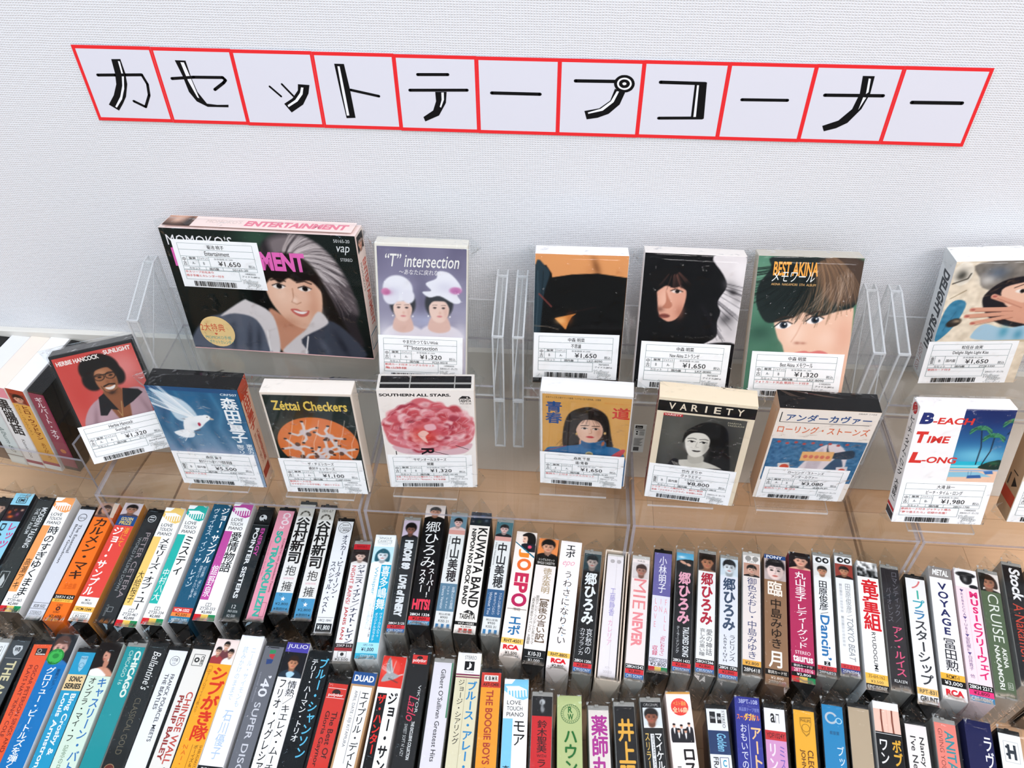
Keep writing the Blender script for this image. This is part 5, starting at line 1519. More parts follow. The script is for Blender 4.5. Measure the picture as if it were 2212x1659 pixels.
def film_bag(root, w, h, t, seed, front=1.3, ears=9):
    """film bag round an album: wrinkled front, back, sides, folded top with corner ears"""
    rnd = random.Random(seed)
    bm = bmesh.new()
    w, h = w + 1.6, h + 1.0
    nx, ny = 9, 12
    g = [[bm.verts.new(((-w / 2 + w * i / nx) * MM, (-front - (rnd.uniform(-.25, .55) if 0 < i < nx and 0 < j < ny else 0)) * MM, (h * j / ny) * MM)) for i in range(nx + 1)] for j in range(ny + 1)]
    for j in range(ny):
        for i in range(nx):
            f = bm.faces.new((g[j][i], g[j][i + 1], g[j + 1][i + 1], g[j + 1][i]))
            f.smooth = True
    bt = t + .8
    B = [bm.verts.new((q[0] * MM, bt * MM, q[1] * MM)) for q in ((-w / 2, 0), (w / 2, 0), (w / 2, h), (-w / 2, h))]
    tops = [g[ny][i] for i in range(nx + 1)]
    # pinched top: a low ridge running across, so the film catches the light
    R = [bm.verts.new(((-w / 2 + w * i / nx) * MM, (t * .55 + rnd.uniform(-1, 1)) * MM, (h + 1.2 + rnd.uniform(0, 1.6)) * MM)) for i in range(nx + 1)]
    for i in range(nx):
        f = bm.faces.new((tops[i], tops[i + 1], R[i + 1], R[i]))
        f.material_index = 0
    f = bm.faces.new(R + [B[2], B[3]])
    f.material_index = 0
    for s, tp, rr, bb, bo in ((-1, tops[0], R[0], B[3], g[0][0]), (1, tops[-1], R[-1], B[2], g[0][-1])):
        e = bm.verts.new(((s * (w / 2 + ears * rnd.uniform(.5, 1.1))) * MM, (t * rnd.uniform(.2, .7)) * MM, (h + rnd.uniform(-5, 3)) * MM))
        lo = bm.verts.new(((s * w / 2) * MM, t * .4 * MM, (h - 14) * MM))
        for tri in ((tp, rr, e), (rr, bb, e), (tp, e, lo), (bb, lo, e)):
            f = bm.faces.new(tri)
            f.material_index = 1
        e2 = bm.verts.new(((s * (w / 2 + ears * rnd.uniform(.3, .8))) * MM, t * .5 * MM, rnd.uniform(0.5, 3) * MM))
        lo2 = bm.verts.new(((s * w / 2) * MM, t * .5 * MM, 12 * MM))
        bl = B[0] if s < 0 else B[1]
        for tri in ((bo, e2, lo2), (bl, lo2, e2), (bo, bl, e2)):
            f = bm.faces.new(tri)
            f.material_index = 1
    return mesh_obj('plastic_sleeve', bm, [M_FILM, M_FOLD], root)


def album(label, pose, w, h, t, floor, art, body, top, sticker=None, at=(0, None), kind='slip', side=None, sleeve=True, seed=0, tapes=False, group=None, k0=None):
    """pose: x, y (mm), lean, yaw, roll; floor: height it stands on (mm, camera frame); k0: height at which the pose was measured"""
    x, y, lean, yaw, roll = pose
    zb = floor + max(0, t * math.sin(math.radians(lean))) + .2 + abs(w / 2 * math.sin(math.radians(roll)))
    k = zb / k0
    x, y, w, h = x * k, y * k, w * k, h * k
    m = album_matrix(x, y, zb, lean, yaw, roll)
    root = empty('cassette_album', m, label, 'cassette album', group)
    F = Matrix.Translation((0, 0, h * MM)) @ M_SIGN
    bm = bmesh.new()
    ins = .8 if kind == 'case' else 0
    add_box(bm, ((-w / 2 + ins) * MM, ins * 1.6 * MM, ins * MM), ((w / 2 - ins) * MM, (t - ins) * MM, (h - ins) * MM), 0, .0006, 2)
    bm.normal_update()
    for f in bm.faces:
        if f.normal.z > .7:
            f.material_index = 1
    mesh_obj('inner_box' if kind == 'case' else 'slipcase', bm, [card_mat(body), M_BLACK if top == 'black' else card_mat(top)], root)
    if kind == 'case':
        bm = bmesh.new()
        add_box(bm, (-w / 2 * MM, 0, 0), (w / 2 * MM, t * MM, h * MM), 0, .0008, 2)
        mesh_obj('clear_case', bm, M_SHELL, root)
        P = Print(w - 4.4, h - 5)
        art(P)
        P.build('cover_picture', root, Matrix.Translation((.4 * MM, .9 * MM, (h - 3.2) * MM)) @ M_SIGN, .15)
    else:
        P = Print(w - .4, h - .4)
        art(P)
        P.build('cover_picture', root, Matrix.Translation((0, -.02 * MM, (h - .2) * MM)) @ M_SIGN)
    if tapes:                                        # open-topped slipcase: the dark tape inside shows
        bm = bmesh.new()
        add_box(bm, ((-w / 2 + 2) * MM, 2 * MM, (h - 2) * MM), ((w / 2 - 2) * MM, (t - 2) * MM, (h + .25) * MM), 0, .0004, 1)
        for q in (-.16, .3):
            add_box(bm, ((q * w - .4) * MM, 2 * MM, (h + .2) * MM), ((q * w + .4) * MM, (t - 2) * MM, (h + .6) * MM), 1)
        add_box(bm, ((-w / 2 + 2) * MM, (t * .35) * MM, (h + .2) * MM), ((w / 2 - 2) * MM, (t * .45) * MM, (h + .5) * MM), 1)
        mesh_obj('tape_case_end', bm, [M_BLACK, M_SMOKE], root)
    if side:
        sgn, fn = side
        S = Print(t - .6, h - .6)
        fn(S)
        R = Matrix(((0, 0, sgn, 0), (sgn, 0, 0, 0), (0, 1, 0, 0), (0, 0, 0, 1)))
        S.build('side_print', root, Matrix.Translation((sgn * (w / 2 + .03) * MM, t / 2 * MM, (h - .3) * MM)) @ R)
    if sticker:
        sw, sh = sticker.w, sticker.h
        dx, dz = at
        z = sh + .3 if dz is None else h - dz
        # dx: gap from the album's left edge
        o = sticker.build('price_sticker', root, Matrix.Translation(((-w / 2 + dx + sw / 2) * MM, (-.35 if kind == 'case' else -.3) * MM, z * MM)) @ M_SIGN, .12)
        tag(o, 'white price sticker with a ruled table and a barcode')
    if sleeve:
        film_bag(root, w, h, t, seed)
    return root


def vtext(txt, c, bg, x0=12, x1=88, y0=4, y1=70, b=.03, extra=None):
    def fn(S):
        S.r(0, 0, 100, 100, bg)
        S.v(txt, x0, y0, x1, y1, c, b)
        if extra:
            extra(S)
    return fn


# ---------------------------------------------------------------- cover pictures
def C_girl(P):
    c = Canvas(210, 150, '0d1714', '0a100f', aspect=71.8 / 100)
    c.g(50, 3, 12, 8, '2f4d3c', .9).g(80, 42, 18, 12, '2c3a30', .7)
    c.p([(54, 4), (64, 0), (76, 2), (86, 11), (93, 26), (96, 42), (94, 50), (96, 64), (88, 60), (78, 48), (72, 30), (50, 26), (50, 12)], '2a2528', 2)
    c.p([(56, 4), (68, 1), (80, 6), (88, 16), (93, 30), (95, 44), (86, 36), (78, 24), (68, 14), (58, 14)], '776c6e', 4)
    hair = [(54, 5), (64, 0), (76, 2), (86, 11), (92, 24), (95, 40), (90, 46), (82, 32), (74, 20), (64, 15), (55, 16)]
    c.clip(hair, lambda c: c.streaks(60, 20, 4, 36, -85, 45, 300, 'b3a6a4', .6, .55, 5, .55).streaks(60, 22, 8, 38, -80, 40, 220, '3c3438', .6, .5, 8, .5).streaks(62, 16, 4, 30, -70, 30, 120, 'd6cac8', .5, .5, 11, .5), 2)
    c.streaks(74, 26, 8, 24, 0, 70, 40, '6a5e60', .5, .5, 21, .4)
    c.p([(50, 24), (56, 13), (67, 11), (76, 18), (82, 34), (88, 54), (94, 68), (84, 66), (78, 44), (66, 22)], '17120f', 2)
    c.p([(40, 36), (46, 20), (54, 20), (50, 36), (50, 48), (44, 46)], '0a0c0b', 1)
    c.p([(48, 44), (56, 48), (70, 50), (73, 56), (56, 71), (50, 71), (46, 60)], 'c98e72', 1.5)
    c.p([(49.5, 28), (49, 35), (51.5, 43), (57, 51), (64, 55), (70.5, 53), (76, 45), (78, 33), (76, 25), (68, 21), (56, 22)], 'e5b79d', .8)
    c.g(72, 38, 4, 13, 'b9795c', .5).g(56, 52, 8, 4, 'b97d60', .6).g(57, 35, 5, 6, 'f2cdb6', .6).g(69, 36, 4, 5, 'f0c8b2', .5)
    c.p([(49, 29), (50, 20), (60, 15), (72, 18), (79, 26), (80.5, 38), (77.5, 31), (73, 26), (66, 27), (62, 25), (57, 28), (53, 25.5)], '17110f', 1)
    for ex, ey in ((56, 30), (69.5, 30.8)):
        c.e(ex, ey, 3.2, 1.5, 'efe4dd', .4).e(ex + .2, ey, 1.5, 1.4, '15100f', .3).l([(ex - 3.4, ey - .4), (ex, ey - 1.7), (ex + 3.4, ey - .2)], .6, '1c1311', .9).l([(ex - 3.6, ey - 3.4), (ex + .5, ey - 4.4), (ex + 4, ey - 3)], .8, '2a1c18', .8)
    c.l([(63, 31), (62.6, 36), (61.2, 39), (63.6, 40.2), (66, 39)], .6, 'b07a60', .7).g(63, 38, 1.5, 1.5, 'f6d9c6', .7)
    c.p([(59.5, 43.5), (63, 43), (66, 44.4), (69.6, 43.6), (68, 46.8), (64.5, 47.8), (61.5, 46.4)], 'c4665c', .4).p([(61, 44), (65, 44.6), (68.4, 44.4), (66, 46), (63, 45.6)], 'f2e8e2', .3)
    c.p([(2, 62), (12, 52), (20, 49), (34, 43), (42, 50), (44, 72), (1, 72)], '5a606e', 1.5)
    for x in (14, 24, 33, 38):
        c.g(x, 64, 1.6, 9, '2d313c', .6, 12)
    c.p([(78, 49), (90, 58), (95, 72), (60, 72), (62, 60)], '3d414d', 1.5).g(84, 64, 2, 8, '1f222b', .7, -20).g(74, 66, 2, 6, '6c7280', .5, -20)
    c.p([(20, 50), (34, 40), (38, 40), (48, 46), (50, 58), (48, 72), (43, 70), (42, 58), (38, 50), (28, 48)], 'd9d1d0', 1)
    c.p([(74, 44), (78.5, 49), (76, 53), (62, 62), (64, 71), (50, 71), (58, 62), (66, 55)], 'd6cecd', 1).l([(44, 58), (43, 71)], .8, 'e9e4e2').l([(66, 60), (63, 71)], .8, 'e9e4e2')
    P.pic(0, 0, 100, 100, c)
    P.t('MOMOKO’S', 2.6, 5, 37, 13, 'e6e4e6', .0).t('ENTERTAINMENT', 3.4, 15, 72.5, 29.5, 'e368b4', .05)
    P.t('50165-20', 89, 3, 97, 5.4, 'cfd2d2').t('vap', 90, 8, 96.5, 14.5, 'd9dcdc', 0, .3).t('STEREO', 91, 17, 97, 19.4, 'cfd2d2')
    P.circ(15.5, 84, 9.6, 'f2d091', 30).t('2大特典', 6.5, 77, 20, 84, 'd8694a', .01).t('♥', 13.6, 85.2, 15.2, 87.2, 'd8694a', .02).t('MOMOKO手帳', 8, 87.6, 22.4, 91, '5fa79a', .0).t('ポケットカレンダー', 9.5, 91.6, 23, 95, '5fa79a', .01)
    P.r(0, 99.2, 100, 100, 'e9b9b8')


def S_girl(S):
    S.r(0, 0, 100, 100, 'e9d6cc').pic(10, 2, 90, 15, portrait('2a2422', 'd9a58c', '15100f', 'c9c0bc', r=26)).d('ENTERTAINMENT', 44, 22, 88, 76, 'cf6a5c', .03).d('MOMOKO’S', 14, 22, 32, 44, '6a5a54', .01)
    S.r(6, 80, 94, 93, '2c6f86').r(10, 81, 90, 92, 'e4d8cf').frame(14, 83, 84, 90, '2c6f86', .3)


def C_twins(P):
    c = Canvas(112, 172, '6f6a86', 'cfcad8')
    H = c.H
    c.noise(.08, 16, 3).g(50, 60, 10, 30, '59556f', .6).g(18, 20, 20, 14, '857f9a', .5).g(52, 84, 20, 10, 'b9bcd8', .7)
    for cx, cy, s in ((27, 70, 1.0), (69, 69, 1.08)):
        c.p([(cx - 26 * s, 112), (cx - 20 * s, cy + 26), (cx - 8 * s, cy + 19), (cx + 8 * s, cy + 19), (cx + 22 * s, cy + 26), (cx + 27 * s, 112), (cx + 20 * s, 160), (cx - 20 * s, 160)], 'e6dde4', 3)
        c.p([(cx - 7 * s, cy + 8), (cx + 7 * s, cy + 8), (cx + 12 * s, cy + 24), (cx, cy + 29), (cx - 12 * s, cy + 24)], 'e3bcae', 2)
        c.e(cx, cy - 6, 15 * s, 17 * s, '33353a', 3)
        c.e(cx, cy, 10.8 * s, 15.5 * s, 'f0cfc0', 1.5).g(cx + 7 * s, cy + 4, 3, 9, 'd9a898', .5)
        c.p([(cx - 12 * s, cy - 2), (cx - 10 * s, cy - 15), (cx + 2, cy - 19), (cx + 11 * s, cy - 13), (cx + 12 * s, cy), (cx + 7 * s, cy - 8), (cx, cy - 9), (cx - 7 * s, cy - 8)], '33363c', 1.5)
        for k in (-1, 1):
            c.e(cx + k * 4.6 * s, cy - 1, 1.9, 1.1, '4a3c3c', .8).l([(cx + k * 4.6 * s - 2.4, cy - 4), (cx + k * 4.6 * s + 2.4, cy - 4.4)], .7, '6a5850', .7)
            c.e(cx + k * 11.6 * s, cy + 9, .9, .9, 'f6f2f0', .4)
        c.g(cx + 1, cy + 5, 1.6, 2, 'dca893', .6).e(cx + .5, cy + 9, 3, 1.1, 'd9898a', .8)
    c.e(22, 47, 17, 15, 'eeecf2', 2, 8).e(14, 56, 9, 10, 'e6e3ec', 2).e(34, 56, 7, 8, 'e9e6ee', 2).g(18, 50, 10, 6, 'cfcbdb', .5).e(8, 51, 5, 4, 'd58ab0', 2).g(10, 52, 5, 3, 'b95c90', .7)
    c.p([(50, 50), (60, 48), (54, 40), (66, 34), (68, 26), (80, 27), (90, 36), (95, 46), (90, 52), (94, 60), (86, 62), (70, 54), (58, 56)], 'efedf3', 1.5).g(76, 44, 12, 7, 'd3cfde', .6).e(88, 47, 7, 4, 'cc86b4', 2).g(88, 48, 5, 3, 'b0609c', .6)
    c.g(6, 104, 8, 14, 'f2eef2', .7).g(94, 100, 8, 14, 'e8e2ea', .7)
    P.pic(0, 0, 100, 100, c)
    P.t('“T” intersection', 9, 5, 92, 14.5, 'f3efe9', .012, .25).t('〜あなたに戻れない〜', 24, 16, 80, 20, 'e9e4e6', .005, .2)


def C_orange(P):
    c = Canvas(100, 160, 'd9945c', 'c98a58')
    c.g(66, 14, 4, 12, '7a4a28', .8, -20)
    c.p([(0, 13), (12, 13), (18, 22), (19, 27), (40, 23), (68, 21), (100, 25), (100, 160), (0, 160)], '050505', .8, smooth=False)
    c.p([(0, 14), (11, 14), (16, 24), (10, 50), (6, 110), (0, 112)], '22333c', 1.5).l([(3, 20), (4, 60), (2, 100)], 1, '3a4f58', .7).l([(9, 20), (8, 50)], .8, '0c1418', .8)
    c.l([(5, 47), (19, 62)], 1.6, '7a3a34', .9, 1)
    c.p([(23, 76), (47, 69.5), (42, 74), (39, 80), (36, 90)], 'd98a45', .8, smooth=False).g(30, 79, 6, 4, 'f0b878', .7).g(40, 76, 4, 8, '9a5222', .5)
    c.l([(0, 86), (16, 87), (28, 90)], .8, '8a7a68', .8).l([(36, 70), (68, 61)], .6, '4a2c28', .7)
    P.pic(0, 0, 100, 100, c)


def C_dark(P):
    c = Canvas(120, 176, '07070a')
    c.p([(67, 1), (100, 1), (100, 100), (66, 97), (80, 85), (79, 69), (81, 58), (77, 47), (84, 31), (79, 19)], 'ddd5d5', 1.2)
    c.noise(.03, 6, 9).g(88, 30, 8, 5, '8d8888', .7, 30).g(91, 37, 5, 3, '2d2a2c', .9, 20).g(96, 44, 5, 6, 'a49d9d', .7).g(88, 66, 8, 7, '3d3a3c', .8, 20).g(93, 78, 8, 10, 'b9b2b2', .7).g(84, 90, 6, 5, 'c9c2c2', .7).g(96, 12, 7, 9, 'f2ecec', .6)
    c.p([(66, 97), (78, 92), (100, 92), (100, 108), (60, 108)], '101014', 1.5).g(72, 98, 6, 3, 'cfc9cc', .7)
    c.p([(14, 30), (17, 52), (19, 62), (23, 68), (30, 71), (38, 67), (43, 56), (45, 42), (42, 34), (30, 30)], 'd99c84', 1.2)
    c.g(24, 47, 7, 12, 'eab9a2', .7).g(40, 60, 5, 8, 'b0705a', .6).p([(24, 38), (25, 50), (22, 56), (29, 57), (32, 53), (28, 46)], 'b97860', 1.2, .8).g(20, 58, 4, 3, '6a3c30', .7)
    c.e(35, 38.5, 5, 1.9, 'e9d6cc', .6).e(35.5, 38.5, 2.2, 1.9, '17100e', .4).l([(29, 38), (34, 36), (41, 38.6)], .9, '120c0b').l([(29, 34), (36, 32), (44, 36)], 1.4, '1a1110', .9)
    c.e(25, 65, 5.4, 2.5, '8a4a40', 1.2).l([(20, 65), (30, 65)], .7, '4a2420', .9)
    c.p([(8, 20), (30, 16), (46, 26), (48, 40), (40, 33), (32, 35), (24, 33), (18, 37), (12, 40)], '0a0809', 1.5)
    c.streaks(30, 14, 8, 22, 40, 130, 26, '6a4238', .7, .55, 4).streaks(40, 20, 40, 78, 10, 80, 30, '1d1a20', .8, .6, 6)
    c.p([(8, 30), (15, 40), (18, 66), (28, 74), (20, 110), (0, 110), (0, 20)], '060608', 2)
    P.pic(0, 0, 100, 100, c)


def C_close(P):
    c = Canvas(130, 190, '55836a', '46705a')
    c.g(10, 78, 16, 10, '2f4f42', .7).g(6, 20, 14, 14, '6f9a80', .6).noise(.03, 9, 2)
    c.p([(22, 62), (30, 56), (50, 54), (64, 56), (82, 50), (95, 46), (99, 65), (99, 150), (46, 150), (36, 96), (28, 82)], 'edc0a6', 1.5)
    c.g(92, 78, 10, 20, 'd99a80', .5).g(44, 78, 10, 12, 'f7d8c4', .7).g(76, 82, 10, 10, 'f4cfba', .6)
    c.p([(13, 1), (57, 0), (100, 3), (100, 44), (82, 53), (64, 59), (50, 55), (42, 60), (28, 65), (14, 66), (3, 48), (3, 29), (13, 12)], '1d2625', 1.5)
    c.p([(60, 2), (100, 2), (100, 40), (84, 46), (70, 40), (60, 20)], '4a3a30', 5)
    c.streaks(50, -10, 20, 74, 20, 80, 90, '8a6a50', .7, .6, 2, .4).streaks(45, -5, 20, 66, 60, 150, 90, '0c1212', .8, .6, 3, .3).streaks(55, -8, 40, 62, 30, 70, 40, 'b9a08c', .5, .5, 7, .4)
    for ex, ey, r in ((32, 69, -10), (62, 62.5, -12)):
        c.e(ex, ey, 8, 3.6, 'f4ebe6', .8, r).e(ex + .5, ey - .2, 3.8, 3.5, '2a3440', .6).e(ex + .5, ey - .2, 1.8, 1.8, '0c0c10').e(ex + 1.6, ey - 1.4, .8, .8, 'ffffff')
        c.l([(ex - 8.4, ey + 1.6), (ex - 3, ey - 3.4), (ex + 4, ey - 4), (ex + 8.6, ey - 2)], 1.2, '1c1614', .9).l([(ex - 9, ey - 4), (ex, ey - 8.6), (ex + 9, ey - 8.6)], 1.6, '3a2a24', .6)
    c.l([(50, 66), (46, 78), (42, 86)], 1.2, 'd9a288', .6, 1).g(48, 87, 3, 1.6, 'a86a58', .7).g(54, 87, 3, 1.4, 'a86a58', .6)
    c.p([(44, 99), (56, 95), (62, 96), (72, 94), (80, 98), (64, 104)], 'd97a74', 1)
    P.pic(0, 0, 100, 100, c)
    P.t('BEST AKINA', 15.5, 3.5, 58.5, 13, 'f2a64a', .025).t('メモワール', 15, 10, 56, 17, 'eef0ec', -.004, .2).t('AKINA  NAKAMORI  5TH  ALBUM', 15, 18, 58, 19.6, 'e0b070')


def C_hand(P):
    c = Canvas(110, 170, 'e6d6bf')
    c.e(10, 14, 10, 14, 'eee3d2', 1).g(9, 16, 6, 7, '2a2a26', .8).l([(2, 26), (16, 20), (18, 14)], 1.5, '3a352e', .8).l([(4, 44), (18, 34)], 1.2, 'a8957a')
    c.p([(2, 60), (10, 46), (22, 50), (18, 74), (8, 92), (0, 96)], '3b7d9c', 1).l([(6, 84), (14, 60)], 1, '2a5f7a', .7).e(15, 74, 8, 5, '2c2622', 1.5, -25).g(18, 72, 4, 2, 'b0977a', .8)
    c.p([(24, 2), (100, 0), (100, 40), (40, 34), (28, 20)], '7d756c', 2).noise(.12, 4, 8).g(44, 14, 12, 8, '4a5a70', .7).g(36, 22, 8, 6, 'e9e4de', .6)
    c.p([(38, 40), (52, 24), (74, 18), (100, 18), (100, 76), (76, 80), (52, 70), (40, 54)], '17131a', 1.5)
    c.p([(48, 76), (70, 82), (100, 78), (100, 98), (44, 96), (38, 88)], 'a4c3d4', 1.5).g(70, 86, 5, 8, '3f8fa8', .7).g(86, 90, 5, 7, '2f7f9c', .6)
    c.p([(54, 34), (72, 26), (100, 24), (100, 64), (80, 62), (62, 52)], 'e8bba2', 1.5).e(74, 36, 6, 2.4, 'f0e4da', .8).e(75, 36, 2.6, 2.4, '17100f').l([(66, 32), (74, 28), (84, 32)], 1.2, '4a302a', .8).g(92, 50, 5, 3, 'c4605a', .7)
    c.p([(62, 58), (80, 50), (100, 52), (100, 76), (78, 74), (64, 68)], 'd79c82', 1)
    for a, b, w in (((48, 42), (80, 54), 6), ((30, 58), (72, 58), 5.4), ((26, 66), (70, 63), 5), ((34, 75), (74, 66), 4.6)):
        c.l([a, b], w, 'd79c82', 1, 1).l([(a[0] + 4, a[1] + 2.4), (b[0], b[1] + 2.4)], .8, '9a5c48', .7)
        c.e(a[0] + 1, a[1], 2.4, 1.2, 'b05c54', .6)
    c.l([(0, 100), (100, 98)], 3, 'c9b596')
    P.pic(0, 0, 100, 100, c)


def C_afro(P):
    c = Canvas(110, 170, 'c8463f', 'd96a64')
    c.g(80, 30, 24, 30, 'e59a96', .7).g(16, 60, 16, 30, 'c23d36', .6)
    c.p([(2, 112), (12, 84), (34, 66), (70, 60), (92, 64), (106, 90), (106, 170), (0, 170)], 'bb9aa2', 1.5).g(20, 96, 3, 20, '8f6f78', .6, 20).g(88, 92, 3, 18, '94747c', .6, -14)
    c.p([(96, 78), (104, 84), (104, 120), (94, 112)], 'a83c3a', 1.5)
    c.p([(45, 56), (64, 56), (70, 74), (62, 112), (54, 112), (42, 74)], '8c5638', 2).l([(48, 76), (54, 98), (60, 76)], .7, 'd8b878', .8).e(55, 104, 3.4, 3.4, 'c99a5a', .6)
    c.p([(35, 64), (43, 60), (50, 80), (53, 88), (44, 84), (36, 92), (28, 90)], '1c1a1d', .8, smooth=False).p([(86, 64), (68, 58), (62, 76), (60, 86), (74, 80), (90, 70)], '1c1a1d', .8, smooth=False)
    c.e(50, 26, 25, 22, '16110f', 2.5).e(36, 40, 12, 14, '16110f', 3).e(68, 38, 10, 14, '16110f', 3)
    c.e(53, 42, 13.5, 20, 'a66c4a', 1.5).g(49, 32, 7, 5, 'c48c68', .7).g(62, 46, 4, 10, '7a4a30', .6)
    c.p([(40, 30), (46, 22), (60, 22), (67, 30), (64, 26), (54, 25), (44, 27)], '16110f', 1.5)
    for ex in (46, 60):
        c.e(ex, 37, 6.8, 5.2, '2a1c16', .5).e(ex, 37, 5.6, 4.1, '9a6444', .5).e(ex + .6, 37, 2.4, 1.2, '1a100c', .4)
    c.l([(38, 35), (68, 33.5)], 1.4, '2a1c16').g(54, 45, 3, 3, '7d4c32', .6).l([(47, 50.6), (54, 48.6), (61, 50)], 2, '1c120e', .9)
    c.p([(47.5, 52.6), (54, 53), (61, 51.6), (58, 56), (52, 56.6)], 'f0e6de', .5).g(54, 61, 5, 3, '2a1a14', .8).l([(44, 50), (46, 58), (53, 63), (61, 58)], 1.5, '3a241a', .5)
    P.pic(0, 0, 100, 100, c)
    P.t('HERBIE HANCOCK', 3, 3.2, 56, 7.2, 'f6eee8', .03).t('SUNLIGHT', 63, 1.4, 97, 5.2, 'f6eee8', .03)


def C_dove(P):
    c = Canvas(110, 178, '245f88', '97a9bd')
    c.g(50, 110, 60, 14, 'b3a8bc', .6).r_ = None
    for x0, a in ((6, .5), (22, .4), (60, .45), (78, .4), (94, .5)):
        c.l([(x0, 10), (x0 + 6, 36), (x0 - 2, 60), (x0 + 8, 96)], 9, '1c4c70', a, 8).l([(x0 + 9, 8), (x0 + 15, 36), (x0 + 8, 62)], 3, '4f93b4', a * .7, 4)
    c.p([(0, 0), (100, 0), (100, 7), (0, 5)], '274f7a', 1, smooth=False)
    c.p([(4, 4), (21, 11), (37, 21), (45, 36), (45, 48), (33, 54), (22, 50), (17, 32), (10, 16)], 'c3d6e2', 2).streaks(46, 50, 8, 60, 205, 240, 60, 'f2f6f8', .6, .6, 4)
    c.p([(30, 50), (44, 44), (52, 42), (58, 43), (60, 47), (53, 54), (46, 62), (36, 68), (26, 70)], 'f0f3f4', 1.2).e(56, 45, 4.6, 4, 'f4f6f6', 1).p([(60, 45), (64, 48), (59.5, 48.4)], 'c9b9a8', .4).e(57, 44.6, .7, .7, '222')
    c.p([(28, 66), (36, 68), (34, 78), (24, 80), (15, 76), (14, 71)], 'e8edf0', 1.2).streaks(34, 66, 4, 22, 120, 165, 24, 'fbfcfc', .6, .7, 9).g(42, 58, 6, 4, 'c9d2d8', .5)
    c.p([(44, 55), (46, 54), (47, 57), (45, 60), (43.6, 58)], 'b0304a', .5).l([(38, 68), (44, 66)], .8, '6a4a44')
    P.pic(0, 0, 100, 100, c)
    P.t('CRF507', 80, 4, 98, 6, 'e4ecf0', .01).v('森田童子', 78, 8, 95, 52, 'f0f4f6', .035).v('東京カテ', 91, 53, 98, 67, 'e4ecf0', .02).v('聖マリア', 80, 54, 88, 67, 'e4ecf0', .02)


def S_dove(S):
    S.r(0, 0, 100, 100, 'd9b49a').r(0, 0, 100, 12, 'b8482c').v('森田童子', 14, 6, 80, 44, 'b5402a', .05).v('東京カテドラル聖マリア', 22, 48, 46, 80, '9a5a48', .0).v('大聖堂録音盤', 54, 48, 78, 80, 'b04a34', .02).r(10, 84, 84, 92, 'a03c2a')


def C_disc(P):
    c = Canvas(116, 178, '1a2623')
    c.e(51, 74, 48, 42, 'e0793f', 1).g(40, 60, 30, 20, 'e8894c', .6)
    for (cx, cy, a) in ((38, 56, -60), (66, 62, 40), (24, 80, 200), (78, 84, 20), (50, 96, 110), (30, 100, 160), (60, 84, 300)):
        q = math.radians(a)
        for d in (-.5, .5, 2.6, 3.7):
            c.l([(cx, cy), (cx + 10 * math.cos(q + d), cy + 10 * math.sin(q + d)), (cx + 17 * math.cos(q + d * 1.1), cy + 16 * math.sin(q + d * 1.1))], 3.4, 'e2d6d2', .9, 1.2)
            c.e(cx + 18 * math.cos(q + d * 1.1), cy + 17 * math.sin(q + d * 1.1), 2, 1.4, '3a2a28', .6)
        c.e(cx, cy, 6, 5, 'd9cdd0', 2).e(cx + 5 * math.cos(q + 1.6), cy + 5 * math.sin(q + 1.6), 3.2, 3.2, '6a4a3c', 1)
    for k in range(6):
        x = 14 + 15 * k
        c.l([(x + 14, 36), (x + 8, 58), (x + 2, 72), (x - 2, 100)], .7, 'f2d8c6', .75, .6)
    c.p([(0, 116), (100, 116), (100, 160), (0, 160)], '1a2623', 1, smooth=False)
    P.pic(0, 0, 100, 100, c)
    P.t('Zéttai Checkers', 8, 5, 94, 14.5, 'e9c95c', .035)


